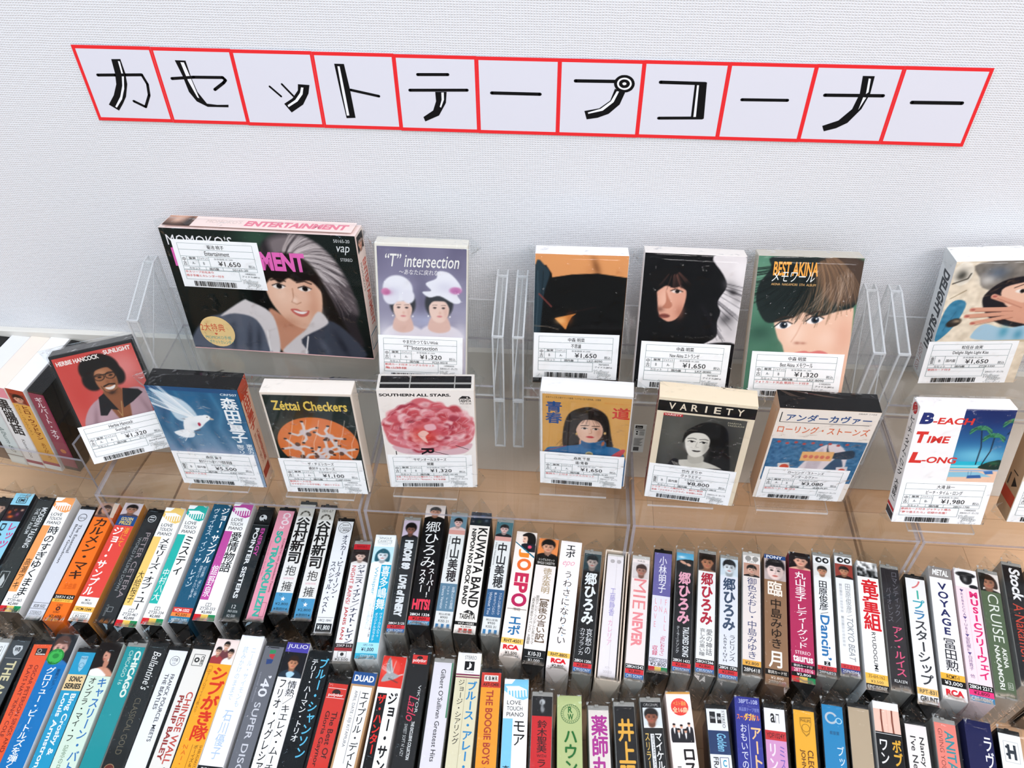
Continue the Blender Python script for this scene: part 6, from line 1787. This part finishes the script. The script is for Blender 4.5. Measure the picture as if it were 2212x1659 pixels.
def C_peony(P):
    c = Canvas(116, 180, 'efe8e2')
    rnd = random.Random(4)
    c.p([(10, 84), (40, 88), (70, 90), (96, 80), (88, 96), (60, 100), (30, 99), (14, 94)], 'd9b3ba', 1.5)
    c.p([(2, 52), (10, 36), (26, 28), (36, 14), (48, 11), (60, 18), (72, 24), (86, 34), (99, 46), (98, 70), (88, 84), (60, 92), (30, 90), (8, 82), (3, 66)], 'cf6a72', 2)
    cols = ['e08f98', 'c9545c', 'e9a9ae', 'b8434c', 'd97880', 'f0c4c6', 'a83a4a', 'd0606a']
    for i in range(190):
        a = rnd.uniform(0, 2 * math.pi)
        r = (1 - i / 210) ** .6
        x, y = 50 + 44 * r * math.cos(a), 55 + 35 * r * math.sin(a)
        s = 3 + 5.5 * r * rnd.uniform(.7, 1.2)
        a += rnd.uniform(-.9, .9)
        dx, dy = math.cos(a), math.sin(a)
        k = rnd.choice(cols)
        q = rnd.uniform(.5, 1.1)
        c.p([(x - s * dy, y + s * dx * .8), (x + s * q * dx - s * .5 * dy, y + s * q * dy + s * .4 * dx), (x + s * 1.1 * dx + s * .4 * dy, y + s * q * dy - s * .4 * dx), (x + s * dy, y - s * dx * .8), (x - s * .5 * dx, y - s * .5 * dy)], k, 2.4, .7)
        c.g(x, y, s * .5, s * .4, '8f2f3c', .35)
        c.l([(x + s * q * dx - s * .5 * dy, y + s * q * dy + s * .4 * dx), (x + s * 1.1 * dx + s * .4 * dy, y + s * q * dy - s * .4 * dx)], .8, 'f0cfd0', .45, .8)
    c.g(44, 68, 13, 11, 'd9402f', .8).g(60, 58, 10, 7, 'c23a4a', .5).p([(38, 66), (44, 60), (50, 64), (46, 70), (48, 80), (42, 74)], 'f0c0b4', 1.2).p([(46, 52), (56, 50), (58, 58), (48, 60)], 'e6b0b8', 1.5)
    P.pic(0, 0, 100, 100, c)
    P.t('SOUTHERN ALL STARS.', 2, 3, 76, 5.6, '1c1a1a', .04).t('TAISHITA', 84, 8, 97, 11, '1c1a1a', .03).poly([(84, 7.6), (88, 5), (95, 5.4), (97, 7.6)], '2a2828').circ(93, 6.6, .9, 'efe8e2', 8).t('VCF-10145', 85, 11.6, 97, 12.8, '333', .01)
    P.d('R', 40, 57, 54, 64, '17151a', .02).line(78, 54, 92, 58, '17151a', .5).line(12, 60, 12, 64, '17151a', .7).line(52, 60, 70, 64, '17151a', .5)


def C_uniform(P):
    c = Canvas(116, 176, 'dca65a', 'd8a052')
    c.p([(26, 92), (24, 60), (30, 30), (46, 18), (60, 18), (74, 30), (80, 60), (84, 92), (70, 96), (40, 96)], '18120f', 1.5).streaks(53, 20, 8, 70, 60, 120, 60, '3a2c26', .7, .5, 3)
    c.p([(46, 66), (62, 66), (66, 82), (54, 88), (44, 82)], 'd6a288', 1.5)
    c.p([(2, 96), (20, 86), (44, 80), (48, 72), (64, 76), (72, 80), (96, 90), (99, 160), (0, 160)], '2a6a9c', 1.2).p([(46, 72), (56, 78), (72, 70), (74, 84), (50, 86)], '245c8a', 1).e(56, 96, 4.6, 4.4, 'c4b48c', .8).e(56, 96, 3, 2.8, '9a8a60', .6).p([(80, 100), (94, 84), (98, 88), (86, 106)], 'c8434a', 1).l([(4, 95), (28, 84)], 1.2, 'b0414a', .8).p([(70, 74), (73, 72), (73, 78), (70, 80)], 'b0684a', .6)
    c.e(55, 55, 15.5, 21, 'e9bda4', 1).g(66, 58, 4, 12, 'c48a70', .6).g(50, 50, 7, 8, 'f5d5c2', .6)
    c.p([(38, 56), (40, 36), (52, 28), (66, 30), (74, 44), (74, 60), (69, 46), (62, 38), (48, 38), (42, 46)], '1a1310', 1.2).streaks(54, 26, 8, 22, 40, 140, 24, '4a3228', .5, .5, 2)
    for ex in (49, 62):
        c.e(ex, 52, 3.4, 1.5, 'f0e4dc', .4).e(ex + .2, 52, 1.7, 1.5, '17100e', .3).l([(ex - 3.6, 51.6), (ex, 50.2), (ex + 3.6, 51.8)], .7, '1c120f', .9).l([(ex - 4.2, 47.6), (ex + 4.2, 46.8)], 1.2, '2a1c16', .85)
    c.l([(56.5, 52), (57.6, 59), (54.6, 60.6)], .8, 'b98066', .8).e(56, 66, 4.6, 1.7, 'c2434a', .6).e(73, 58, 1.4, 2.2, 'd8b070', .5).e(40, 62, 1.2, 2, 'd8b070', .5)
    P.pic(0, 0, 100, 100, c)
    P.t('日本テレビ系土曜グランド劇場「いけない女子高物語」主題歌', 4, 2, 66, 4, '333').t('グリコポッキーCMソング', 70, 5, 98, 6.6, 'e07a2a')
    P.v('青春', 4, 7.5, 22, 31, '26508c', .07).v('道', 80, 10, 99, 22, 'd23a2a', .07)


def C_sailor(P):
    P.r(0, 0, 100, 100, 'e6d7bd').r(0, 2.4, 100, 12, '131313')
    for k, ch in enumerate('VARIETY'):
        P.t(ch, 11 + 11.6 * k + (2.6 if ch == 'I' else 0), 4, 18 + 11.6 * k - (2.6 if ch == 'I' else 0), 10, 'e6d9c2', .015)
    c = Canvas(110, 150, '4c4c47', '3c3c38')
    c.g(16, 40, 18, 40, '67665f', .6).g(70, 60, 20, 50, '1a1a18', .7)
    c.p([(36, 34), (44, 16), (60, 10), (78, 20), (86, 60), (92, 110), (60, 116), (60, 60)], '121211', 2)
    c.p([(8, 122), (20, 98), (40, 90), (62, 92), (86, 106), (94, 130), (6, 140)], 'c9c5ba', 2)
    c.p([(18, 96), (27, 92), (30, 104), (44, 112), (62, 106), (84, 104), (96, 114), (100, 140), (14, 140)], '1d1d20', 1.5).p([(34, 94), (44, 110), (56, 104), (58, 90)], 'c4c0b4', 1.5)
    for k in range(3):
        c.l([(20 + 2.6 * k, 97 + k), (26 + 2.6 * k, 108), (44, 118 + 2.4 * k)], .9, 'b9b5aa', .9).l([(44, 118 + 2.4 * k), (66, 110 + 2.4 * k), (90, 113 + 2.4 * k)], .9, 'b9b5aa', .9)
    c.p([(40, 74), (56, 78), (58, 92), (46, 98), (39, 92)], 'b5b1a6', 1.5)
    c.p([(31, 44), (33, 62), (38, 78), (46, 84), (56, 78), (62, 62), (62, 46), (54, 34), (38, 34)], 'dedacf', 1.2).g(58, 62, 4, 14, 'a09c92', .7)
    c.p([(29, 56), (30, 34), (42, 20), (60, 24), (66, 44), (62, 60), (61, 44), (52, 33), (40, 34), (33, 42)], '141413', 1.5)
    for ex in (39.5, 54):
        c.e(ex, 52, 4, 1.7, 'f0ede4', .6).e(ex + .4, 52, 2.1, 1.8, '141413', .4).l([(ex - 4.4, 52), (ex - 1, 49.8), (ex + 4.4, 51.6)], 1.1, '1a1a19', .95).l([(ex - 5, 46.4), (ex + 1, 44.8), (ex + 5, 46)], 1.3, '23231f', .8)
    c.l([(46.6, 52), (45.6, 61), (47, 63), (49.4, 62.4)], .8, '9a968c', .8).p([(42, 70), (45, 69), (48, 69.6), (51, 69), (53, 70), (50, 72.4), (45, 72.6)], '454240', .6).g(36, 62, 4, 7, 'f0ede4', .6)
    P.pic(7, 13.6, 93, 78, c)
    P.r(7, 13.6, 27, 16, 'b8262c').t('VARIETY', 8, 14, 26, 15.6, 'f0d6d0', .02).t('MARIYA', 74, 16.4, 88, 17.8, 'b9b49a').t('TAKEUCHI', 74, 18.6, 91, 20, 'b9b49a')


def S_sailor(S):
    S.r(0, 0, 100, 100, '7a2a2a').v('ヴァラエティ', 20, 6, 80, 60, 'd9c9b0', .02)


def C_denim(P):
    P.r(0, 0, 100, 100, 'efe5da').line(3.6, 3.6, 3.6, 13.5, '27292c', .7).line(3.6, 13.5, 93, 13.5, '27292c', .5).t('アンダーカヴァー', 9, 5, 94, 12.4, '2c4f86', .03).t('ローリング・ストーンズ', 4, 17, 96, 24.6, 'dc6a3a', .015).t('28AP 1102', 78, 1.4, 96, 2.6, '666')
    c = Canvas(110, 80, '3a6c92')
    c.noise(.14, 3, 4).noise(.06, 1.5, 6)
    c.p([(34, 72), (42, 36), (54, 10), (72, 6), (86, 30), (80, 72)], 'dcd0d2', 1.5).p([(44, 40), (56, 12), (60, 40), (50, 70)], 'c3b6bc', 2, .7).p([(74, 28), (60, 72), (86, 72), (84, 40)], '31506a', 1.5).p([(60, 4), (66, 20), (88, 14), (92, 26), (80, 30), (64, 26)], '2c3c4c', 1.2)
    c.p([(36, 20), (70, 18), (70, 34), (36, 36)], 'e6b070', .6, smooth=False)
    for k in range(5):
        c.e(41 + 6 * k, 28, 2.4, 3, 'd0705a', .8)
    c.p([(14, 42), (26, 40), (30, 54), (16, 56)], 'd9d2cc', .6, smooth=False).e(22, 48, 5, 5, 'd0503a', 1).p([(78, 44), (90, 42), (92, 56), (80, 56)], 'd5cfd0', .6, smooth=False).e(85, 50, 4, 4, 'c4503f', 1)
    for k in range(9):
        c.e(8 + 9 * k, 5 + (k % 2) * 2, 2, 1.8, 'b34a44', .8)
    P.pic(2, 31, 99, 78, c)


def C_palm(P):
    P.r(0, 0, 100, 100, 'f6f3f2')
    c = Canvas(76, 150, '1b2f6a', '3aa9d0')
    H = c.H
    c.g(50, 118, 60, 22, '7fcbe0', .8).g(60, 8, 60, 40, '17255a', .8)
    c.p([(0, 134), (100, 132), (100, 152), (0, 152)], '27b4cc', .8, smooth=False).p([(0, 144), (100, 141), (100, 147), (0, 149)], '8fdce4', .8, smooth=False)
    c.p([(0, 152), (100, 149), (100, 200), (0, 200)], 'ecc3a8', .6, smooth=False).p([(0, 156), (100, 153), (100, 157), (0, 160)], '9ab4d0', .8, smooth=False).p([(0, 162), (60, 160), (90, 172), (0, 176)], '8cc0d4', .8, smooth=False)
    for x0, y0, x1, y1 in ((42, 50, 50, 140), (72, 68, 62, 140), (104, 30, 96, 60)):
        c.l([(x1, y1), ((x0 + x1) / 2 + 5, (y0 + y1) / 2), (x0, y0)], 2.6, '1c2a3c')
        for k in range(11):
            a = math.radians(-200 + 22 * k)
            ex, ey = x0 + 22 * math.cos(a), y0 + 13 * math.sin(a) + 7
            c.l([(x0, y0), ((x0 + ex) / 2, (y0 + ey) / 2 - 6), (ex, ey)], 3.4, '1f4d40' if k % 2 else '2f7a50', 1, 1)
            c.l([(x0, y0 - 1), ((x0 + ex) / 2, (y0 + ey) / 2 - 7), (ex, ey - 1)], .9, '7fc08a', .6, .6)
    c.p([(58, 150), (66, 138), (84, 130), (100, 128), (100, 152)], '17302a', 1.5).g(86, 136, 10, 5, '2f6a44', .7)
    c.p([(70, 158), (88, 156), (92, 164), (76, 166)], '3a6fae', .8, smooth=False).l([(40, 160), (41, 168)], 1, '4f7fa8').l([(46, 159), (47, 168)], 1, '4f7fa8').p([(40, 170), (66, 168), (70, 176), (40, 178)], '2f5f9a', .8, smooth=False)
    P.pic(48, 1, 100, 65, c)
    P.t('B', 3, 4.6, 17, 14, '25306e', .06, .12).t('-EACH', 17, 8.4, 60, 13.8, 'd8352f', .03, .12).t('T', 3, 20, 16, 29.6, 'd8352f', .06, .12).t('IME', 16, 23.6, 40, 29.4, 'd8352f', .03, .12).t('L', 2, 37.4, 16, 46.6, 'd8352f', .06, .12).t('-ONG', 16, 41, 53, 46.4, 'd8352f', .03, .12)


def S_palm(S):
    S.r(0, 0, 100, 100, 'f2eeec').circ(50, 5, 34, 'c4343a').v('ビーチ・タイム・ロング', 20, 12, 80, 62, '25262a', .02).v('大滝詠一', 22, 66, 78, 86, '25262a', .02).r(0, 89, 100, 92, 'c4343a').r(0, 93, 100, 99, '3a3a42')


def C_tan(P):
    P.r(0, 0, 100, 100, 'ead9c4').circ(50, 25, 22, '3a2c24')


def S_tan(S):
    S.r(0, 0, 100, 100, 'b08c6a').r(0, 78, 100, 88, 'b3402a').poly([(50, 66), (86, 70), (50, 75)], '231c18').r(30, 62, 70, 63, '2a211b').circ(60, 30, 16, '2a2320').circ(50, 8, 14, '2a2320')
    S.r(14, 66, 24, 76, '4a3c32')


LOW, UP = -537.6, -472.4
JP = '日本のロック・ポップス'
for x, y, w, lab in ((-275, 409.6, 50, 'small clear easel under the blue album with the white dove'), (-190, 407.5, 56, 'small clear easel under the album with the orange disc'), (-105, 414, 52, 'small clear easel under the pink peony album'), (14, 424, 54, 'small clear easel under the album of the woman in a blue uniform'), (100, 419, 52, 'small clear easel under the black-and-white portrait album'), (188, 420, 56, 'small clear easel under the denim picture album'), (300, 408, 50, 'small clear easel under the palm beach album')):
    easel(x, y, w, lab)
GU, GL = 'albums on the upper shelf', 'albums on the front risers'


def S_white(c):
    return lambda S: S.r(0, 0, 100, 100, c)


def S_enter(S):
    S.r(0, 0, 100, 100, 'ead2cc')


big = album('big black boxed album of a smiling girl in a grey hooded jacket', (-230.8, 495.7, 6.8, -4.2, 2.2), 155.9, 112.1, 18, UP, C_girl, 'ecd0c8', 'f2dcd6',
            price_sticker('菊池 桃子', 'Entertainment', '1,650', code='50165-20', date='14082025', notes=('外スリーブ劣化あり', '桃子手帳とカレンダー付き'), base='¥1,500', w=70, h=42), (7.6, 9.5), side=(1, S_girl), seed=1, group=GU, k0=-467)
# lettering on the top face of the big box
T = Print(150, 16)
T.r(0, 0, 100, 100, 'f0d9d2').pic(0, 0, 15, 100, Canvas(24, 12, 'cf9f88', '3a2c28').g(40, 20, 20, 16, 'e8bfa8', .8).g(85, 30, 14, 30, '241c1a', .9)).t('ENTERTAINMENT', 43, 26, 97, 78, 'e07f92', .05, .1).t('MOMOKO’S', 22, 32, 41, 62, 'd9c4bd', .02)
T.build('top_print', big, Matrix.Translation((0, 17.2 * MM, 112.1 * 472.0 / 467 * MM + .00055)) @ Matrix.Identity(4))
album('pale lavender album of two girls in big white hats, on the upper shelf', (-110.2, 472.5, 16.5, 3.2, -2.1), 71.3, 113.5, 17, UP, C_twins, 'ece6da', 'f0ebdf', price_sticker('やまだかつてないWink', '”T”Intersection', '1,320', q1='A', q2='A-', code='PCSA-00218', date='14082025', genre=JP, notes=('歌詞カード付き シングルカセット', '　　　亀山姉様'), base='¥1,200', h=38), (1, 75), 'case', seed=2, group=GU, k0=-467)
album('album with a tan top and a black shape over a small orange triangle', (11.7, 475.5, 14.1, 1.0, -.1), 68.8, 109.8, 17, UP, C_orange, 'f2f0f0', 'f4f2f3', price_sticker('中森 明菜', '不思議', '1,650', q1='B', q2='A-', code='LKF-8090', base='¥1,500'), (.5, 65), seed=3, group=GU, k0=-467)
album('black album with half a girl’s face in shadow and a grey blur at its right', (94.5, 474.5, 18.5, -1.0, .2), 74.3, 110.8, 17, UP, C_dark, 'efe3de', 'efe8e2', price_sticker('中森 明菜', 'New Akina エトランゼ', '1,650', q1='B', q2='A-', code='LKF-8080', base='¥1,500', w=68), (3.4, None), seed=4, group=GU, k0=-467)
album('green album with a close-up of a girl under a dark fringe', (180.2, 471.5, 19.5, -3.3, 2.6), 74.5, 113.5, 17, UP, C_close, 'c9bfae', 'c9c3b6', price_sticker('中森 明菜', 'Best Akina メモワール', '1,320', code='LKF-8090', date='1102025', notes=('フォトカード欠品 歌詞カード付き',), base='¥1,200', w=68, h=38), (3.6, 75), seed=5, group=GU, k0=-467)
album('cream and blue album of a face behind a spread hand, cut by the right edge', (322.1, 497.4, 7.2, .4, 3.7), 70, 110, 22, UP, C_hand, 'eceae8', 'f4f3f0', price_sticker('松任谷 由実', 'Delight Slight Light Kiss', '1,650', 1, code='ZT28-5350', genre=JP, date='', notes=('歌詞カード付き',), base='¥1,500'), (-3, None), side=(-1, lambda S: (S.r(0, 0, 100, 100, 'dcdcdc'), S.d('DELIGHT SLIGHT', 30, 12, 86, 76, '4a4c50', .05), S.d('LIGHT KISS', 8, 76, 40, 97, 'b08a88', .01))), seed=6, group=GU, k0=-467)

album('red album of a smiling man with an afro, glasses and a mauve suit', (-356.9, 436.2, 17.2, 16.9, 4.5), 66.2, 101.9, 15, -539.8, C_afro, '17181a', 'black', price_sticker('Herbie Hancock', 'Sunlight', '1,320', q1='A-', q2='A-', code='JCT-34907', date='1102025', genre='Jazz/Fusion', base='¥1,200', w=66, h=36), (-.8, None), 'case', seed=7, group=GL, k0=-537)
album('blue album with a white dove in flight and an orange side', (-270.0, 409.6, .2, .5, -1.1), 69.0, 112.6, 18, LOW, C_dove, '1c1d20', 'black', price_sticker('森田 童子', '東京カテドラル聖マリア大聖堂 録音盤', '5,500', 1, code='CRF-5071', date='', genre=JP, notes=('歌詞カード付き',), base='¥5,000'), (.3, None), side=(1, S_dove), seed=8, group=GL, k0=-537)
album('black album with an orange disc of tumbling white figures and yellow lettering', (-183.6, 407.5, 2.3, 1.2, .5), 69.6, 110.1, 17, LOW, C_disc, 'efe0d2', 'f6ece2', price_sticker('ザ・チェッカーズ', '絶対チェッカーズ', '1,100', q1='A', q2='A-', code='C28P-0346', date='10082025', genre=JP, notes=('歌詞カード付き', '「ギザギザハートの子守唄」「涙のリクエス'), base='¥1,000'), (1.2, None), 'case', seed=9, group=GL, k0=-537)
album('white album with a huge pink peony blossom', (-99.1, 419.2, .2, 4.3, -.8), 70.9, 111.4, 17, LOW, C_peony, 'e9dccd', 'd8d2ca', price_sticker('サザンオールスターズ', '綺麗', '1,320', q1='B', q2='B', code='VCF-10145', genre=JP, notes=('名曲「そんなヒロシに騙されて」や隠れたシ', 'ティポップナンバー「Emanon」などを収録'), base='¥1,200'), (1.4, None), seed=10, tapes=True, group=GL, k0=-537)
album('orange-yellow album of a black-haired woman in a blue uniform', (21.3, 428.9, -1.2, -2.6, 1.1), 69.5, 108.0, 17, LOW, C_uniform, 'e6e2de', 'f6f4f3', price_sticker('森高 千里', '道/青春', '1,650', q1='A', q2='A-', code='WPSL-4139', date='14082025', genre=JP, notes=('歌詞カード付き シングルカセット',), base='¥1,500'), (.6, None), 'case', seed=11, group=GL, k0=-537)
album('cream album with a black-and-white portrait of a woman in a sailor collar', (106.1, 419.0, 2.1, -4.9, .3), 69.9, 110.2, 17, LOW, C_sailor, 'e6d3b4', 'ead9bd', price_sticker('竹内 まりや', 'ヴァラエティ', '8,800', 1, code='MOCT-28018', date='', genre=JP, notes=('アウターケース痛み(スレ・剥げ) 歌詞', '名曲「プラスティックラブ」を収録した84'), base='¥8,000'), (.4, None), side=(-1, S_sailor), seed=12, group=GL, k0=-537)
album('cream album with blue and orange katakana above a denim picture', (193.5, 426.8, -2.2, -.9, .8), 70.9, 107.6, 18, LOW, C_denim, 'd9b99a', 'black', price_sticker('ローリング・ストーンズ', 'アンダーカヴァー', '3,080', q1='A-', q2='B', code='28AP', date='', genre=JP, notes=('歌詞カード・帯 付き',), base='¥2,800', w=64), (2.6, None), side=(-1, S_white('c9a284')), seed=13, group=GL, k0=-537)
album('white album with red slab lettering beside a blue beach with palm trees', (297.3, 410.4, 14.8, -.9, 2.3), 67.5, 105.7, 14, LOW, C_palm, 'f3efee', 'f6f2f1', price_sticker('大滝 詠一', 'ビーチ・タイム・ロング', '1,980', q1='A-', q2='B-', code='28KH-1700', date='14082025', genre=JP, notes=('歌詞カード付き ジャケット痛み', '「夢で逢えたら」収録の名盤！'), base='¥1,800'), (.2, None), side=(-1, S_palm), seed=14, group=GL, k0=-537)
album('tan boxed album with a red band on its side at the right edge', (388, 416, 12, -1.5, 2), 70, 108, 20, -539.8, C_tan, 'd9c2a4', 'e3d3bb', price_sticker('', '', '', code='', date='', genre=''), (.4, None), side=(-1, S_tan), seed=15, group=GL, k0=-537)

# ---------------------------------------------------------------- upright cassettes in the clear tray
def U1(P):
    P.r(0, 0, 100, 100, '8a2a4a').v('ギルバート・オサ', 26, 4, 76, 58, 'ecdce2', .02).r(0, 62, 100, 96, '8f3a50').circ(50, 74, 20, 'c87a4a').r(0, 96, 100, 100, '222')
def U2(P):
    P.r(0, 0, 100, 100, 'd8a24e').r(0, 0, 100, 17, 'a8442e').pic(10, 5, 90, 17, portrait('7a3226', 'd8a287', '2a1814', 'b8846a', r=26)).v('ヒロ・ウッドマン', 42, 18, 84, 60, '7a3418', .03).v('ベスト・コレクション', 12, 18, 32, 56, '8a5a20').v('ありがとう', 46, 64, 76, 86, '8a4a1c', .0).r(0, 90, 100, 94, '9a2a4c').r(0, 94, 100, 100, 'dfe4e4')
def U3(P):
    P.r(0, 0, 100, 100, 'dedfe0').r(0, 0, 100, 12, 'e0909c').v('黒腸詰', 18, 14, 84, 58, '26282b', .04).d('Kazuo Coo', 40, 64, 60, 88, '555').r(0, 92, 100, 96, '8a2c50')
def U4(P):
    P.r(0, 0, 100, 100, 'c9d4d4').d('Album 80', 40, 50, 70, 84, '5a7070', 0, .3).r(0, 88, 100, 89, '555').r(6, 91, 94, 98, 'd9e2e0')
def U5(P):
    P.r(0, 0, 100, 100, '2a262c').d('STEREO', 40, 10, 60, 40, '888')
def U6(P):
    P.r(0, 0, 100, 100, '3a3d40')


GT = 'upright cassettes in the clear tray'
for i, (kind, topc, art, lab) in enumerate((('k', 'black', U1, 'upright cassette with a wine red spine at the right end of the clear tray'), ('s', 'f1f2f5', U2, 'upright cassette with a golden yellow spine and a white top in the clear tray'), ('s', 'f0e2d6', U3, 'upright cassette with a pale spine, bold black kanji and a cream top'),
                                            ('s', 'e4e4e8', U4, 'upright cassette with a pale green-grey spine and thin script in the clear tray'), ('k', 'black', U5, 'upright black cassette fifth from the right in the clear tray'), ('s', 'd9d9dc', U6, 'upright dark grey cassette at the left edge of the photo in the clear tray'))):
    m = TR @ Matrix.Translation(((-24 - 18.4 * i) * MM, 2.2 * MM, 46.2 * MM))
    m = m @ Matrix.Translation((8.5 * MM, 0, 0)) @ Matrix.Rotation(math.radians(4.5), 4, 'Y') @ Matrix.Translation((-8.5 * MM, 0, .0))
    root = empty('cassette', m, lab, 'cassette tape', GT)
    bm = bmesh.new()
    add_box(bm, (-8.5 * MM, 0, 0), (8.5 * MM, 69.5 * MM, 109 * MM), 0, .0007, 2)
    if kind == 'k':
        mesh_obj('clear_case', bm, M_SHELL, root)
        bm = bmesh.new()
        add_box(bm, (-7.6 * MM, 2.2 * MM, .9 * MM), (7.6 * MM, 68.6 * MM, 108.1 * MM), 0, .0008, 2)
        mesh_obj('inner_tray', bm, M_BLACK, root)
        P = Print(14.4, 103)
        art(P)
        P.build('spine_card', root, Matrix.Translation((0, 1.8 * MM, 105.5 * MM)) @ M_SIGN, .25)
    else:
        mesh_obj('slipcase', bm, card_mat(topc), root)
        P = Print(16.7, 108.7)
        art(P)
        P.build('printed_spine', root, Matrix.Translation((0, -.01 * MM, 108.85 * MM)) @ M_SIGN)
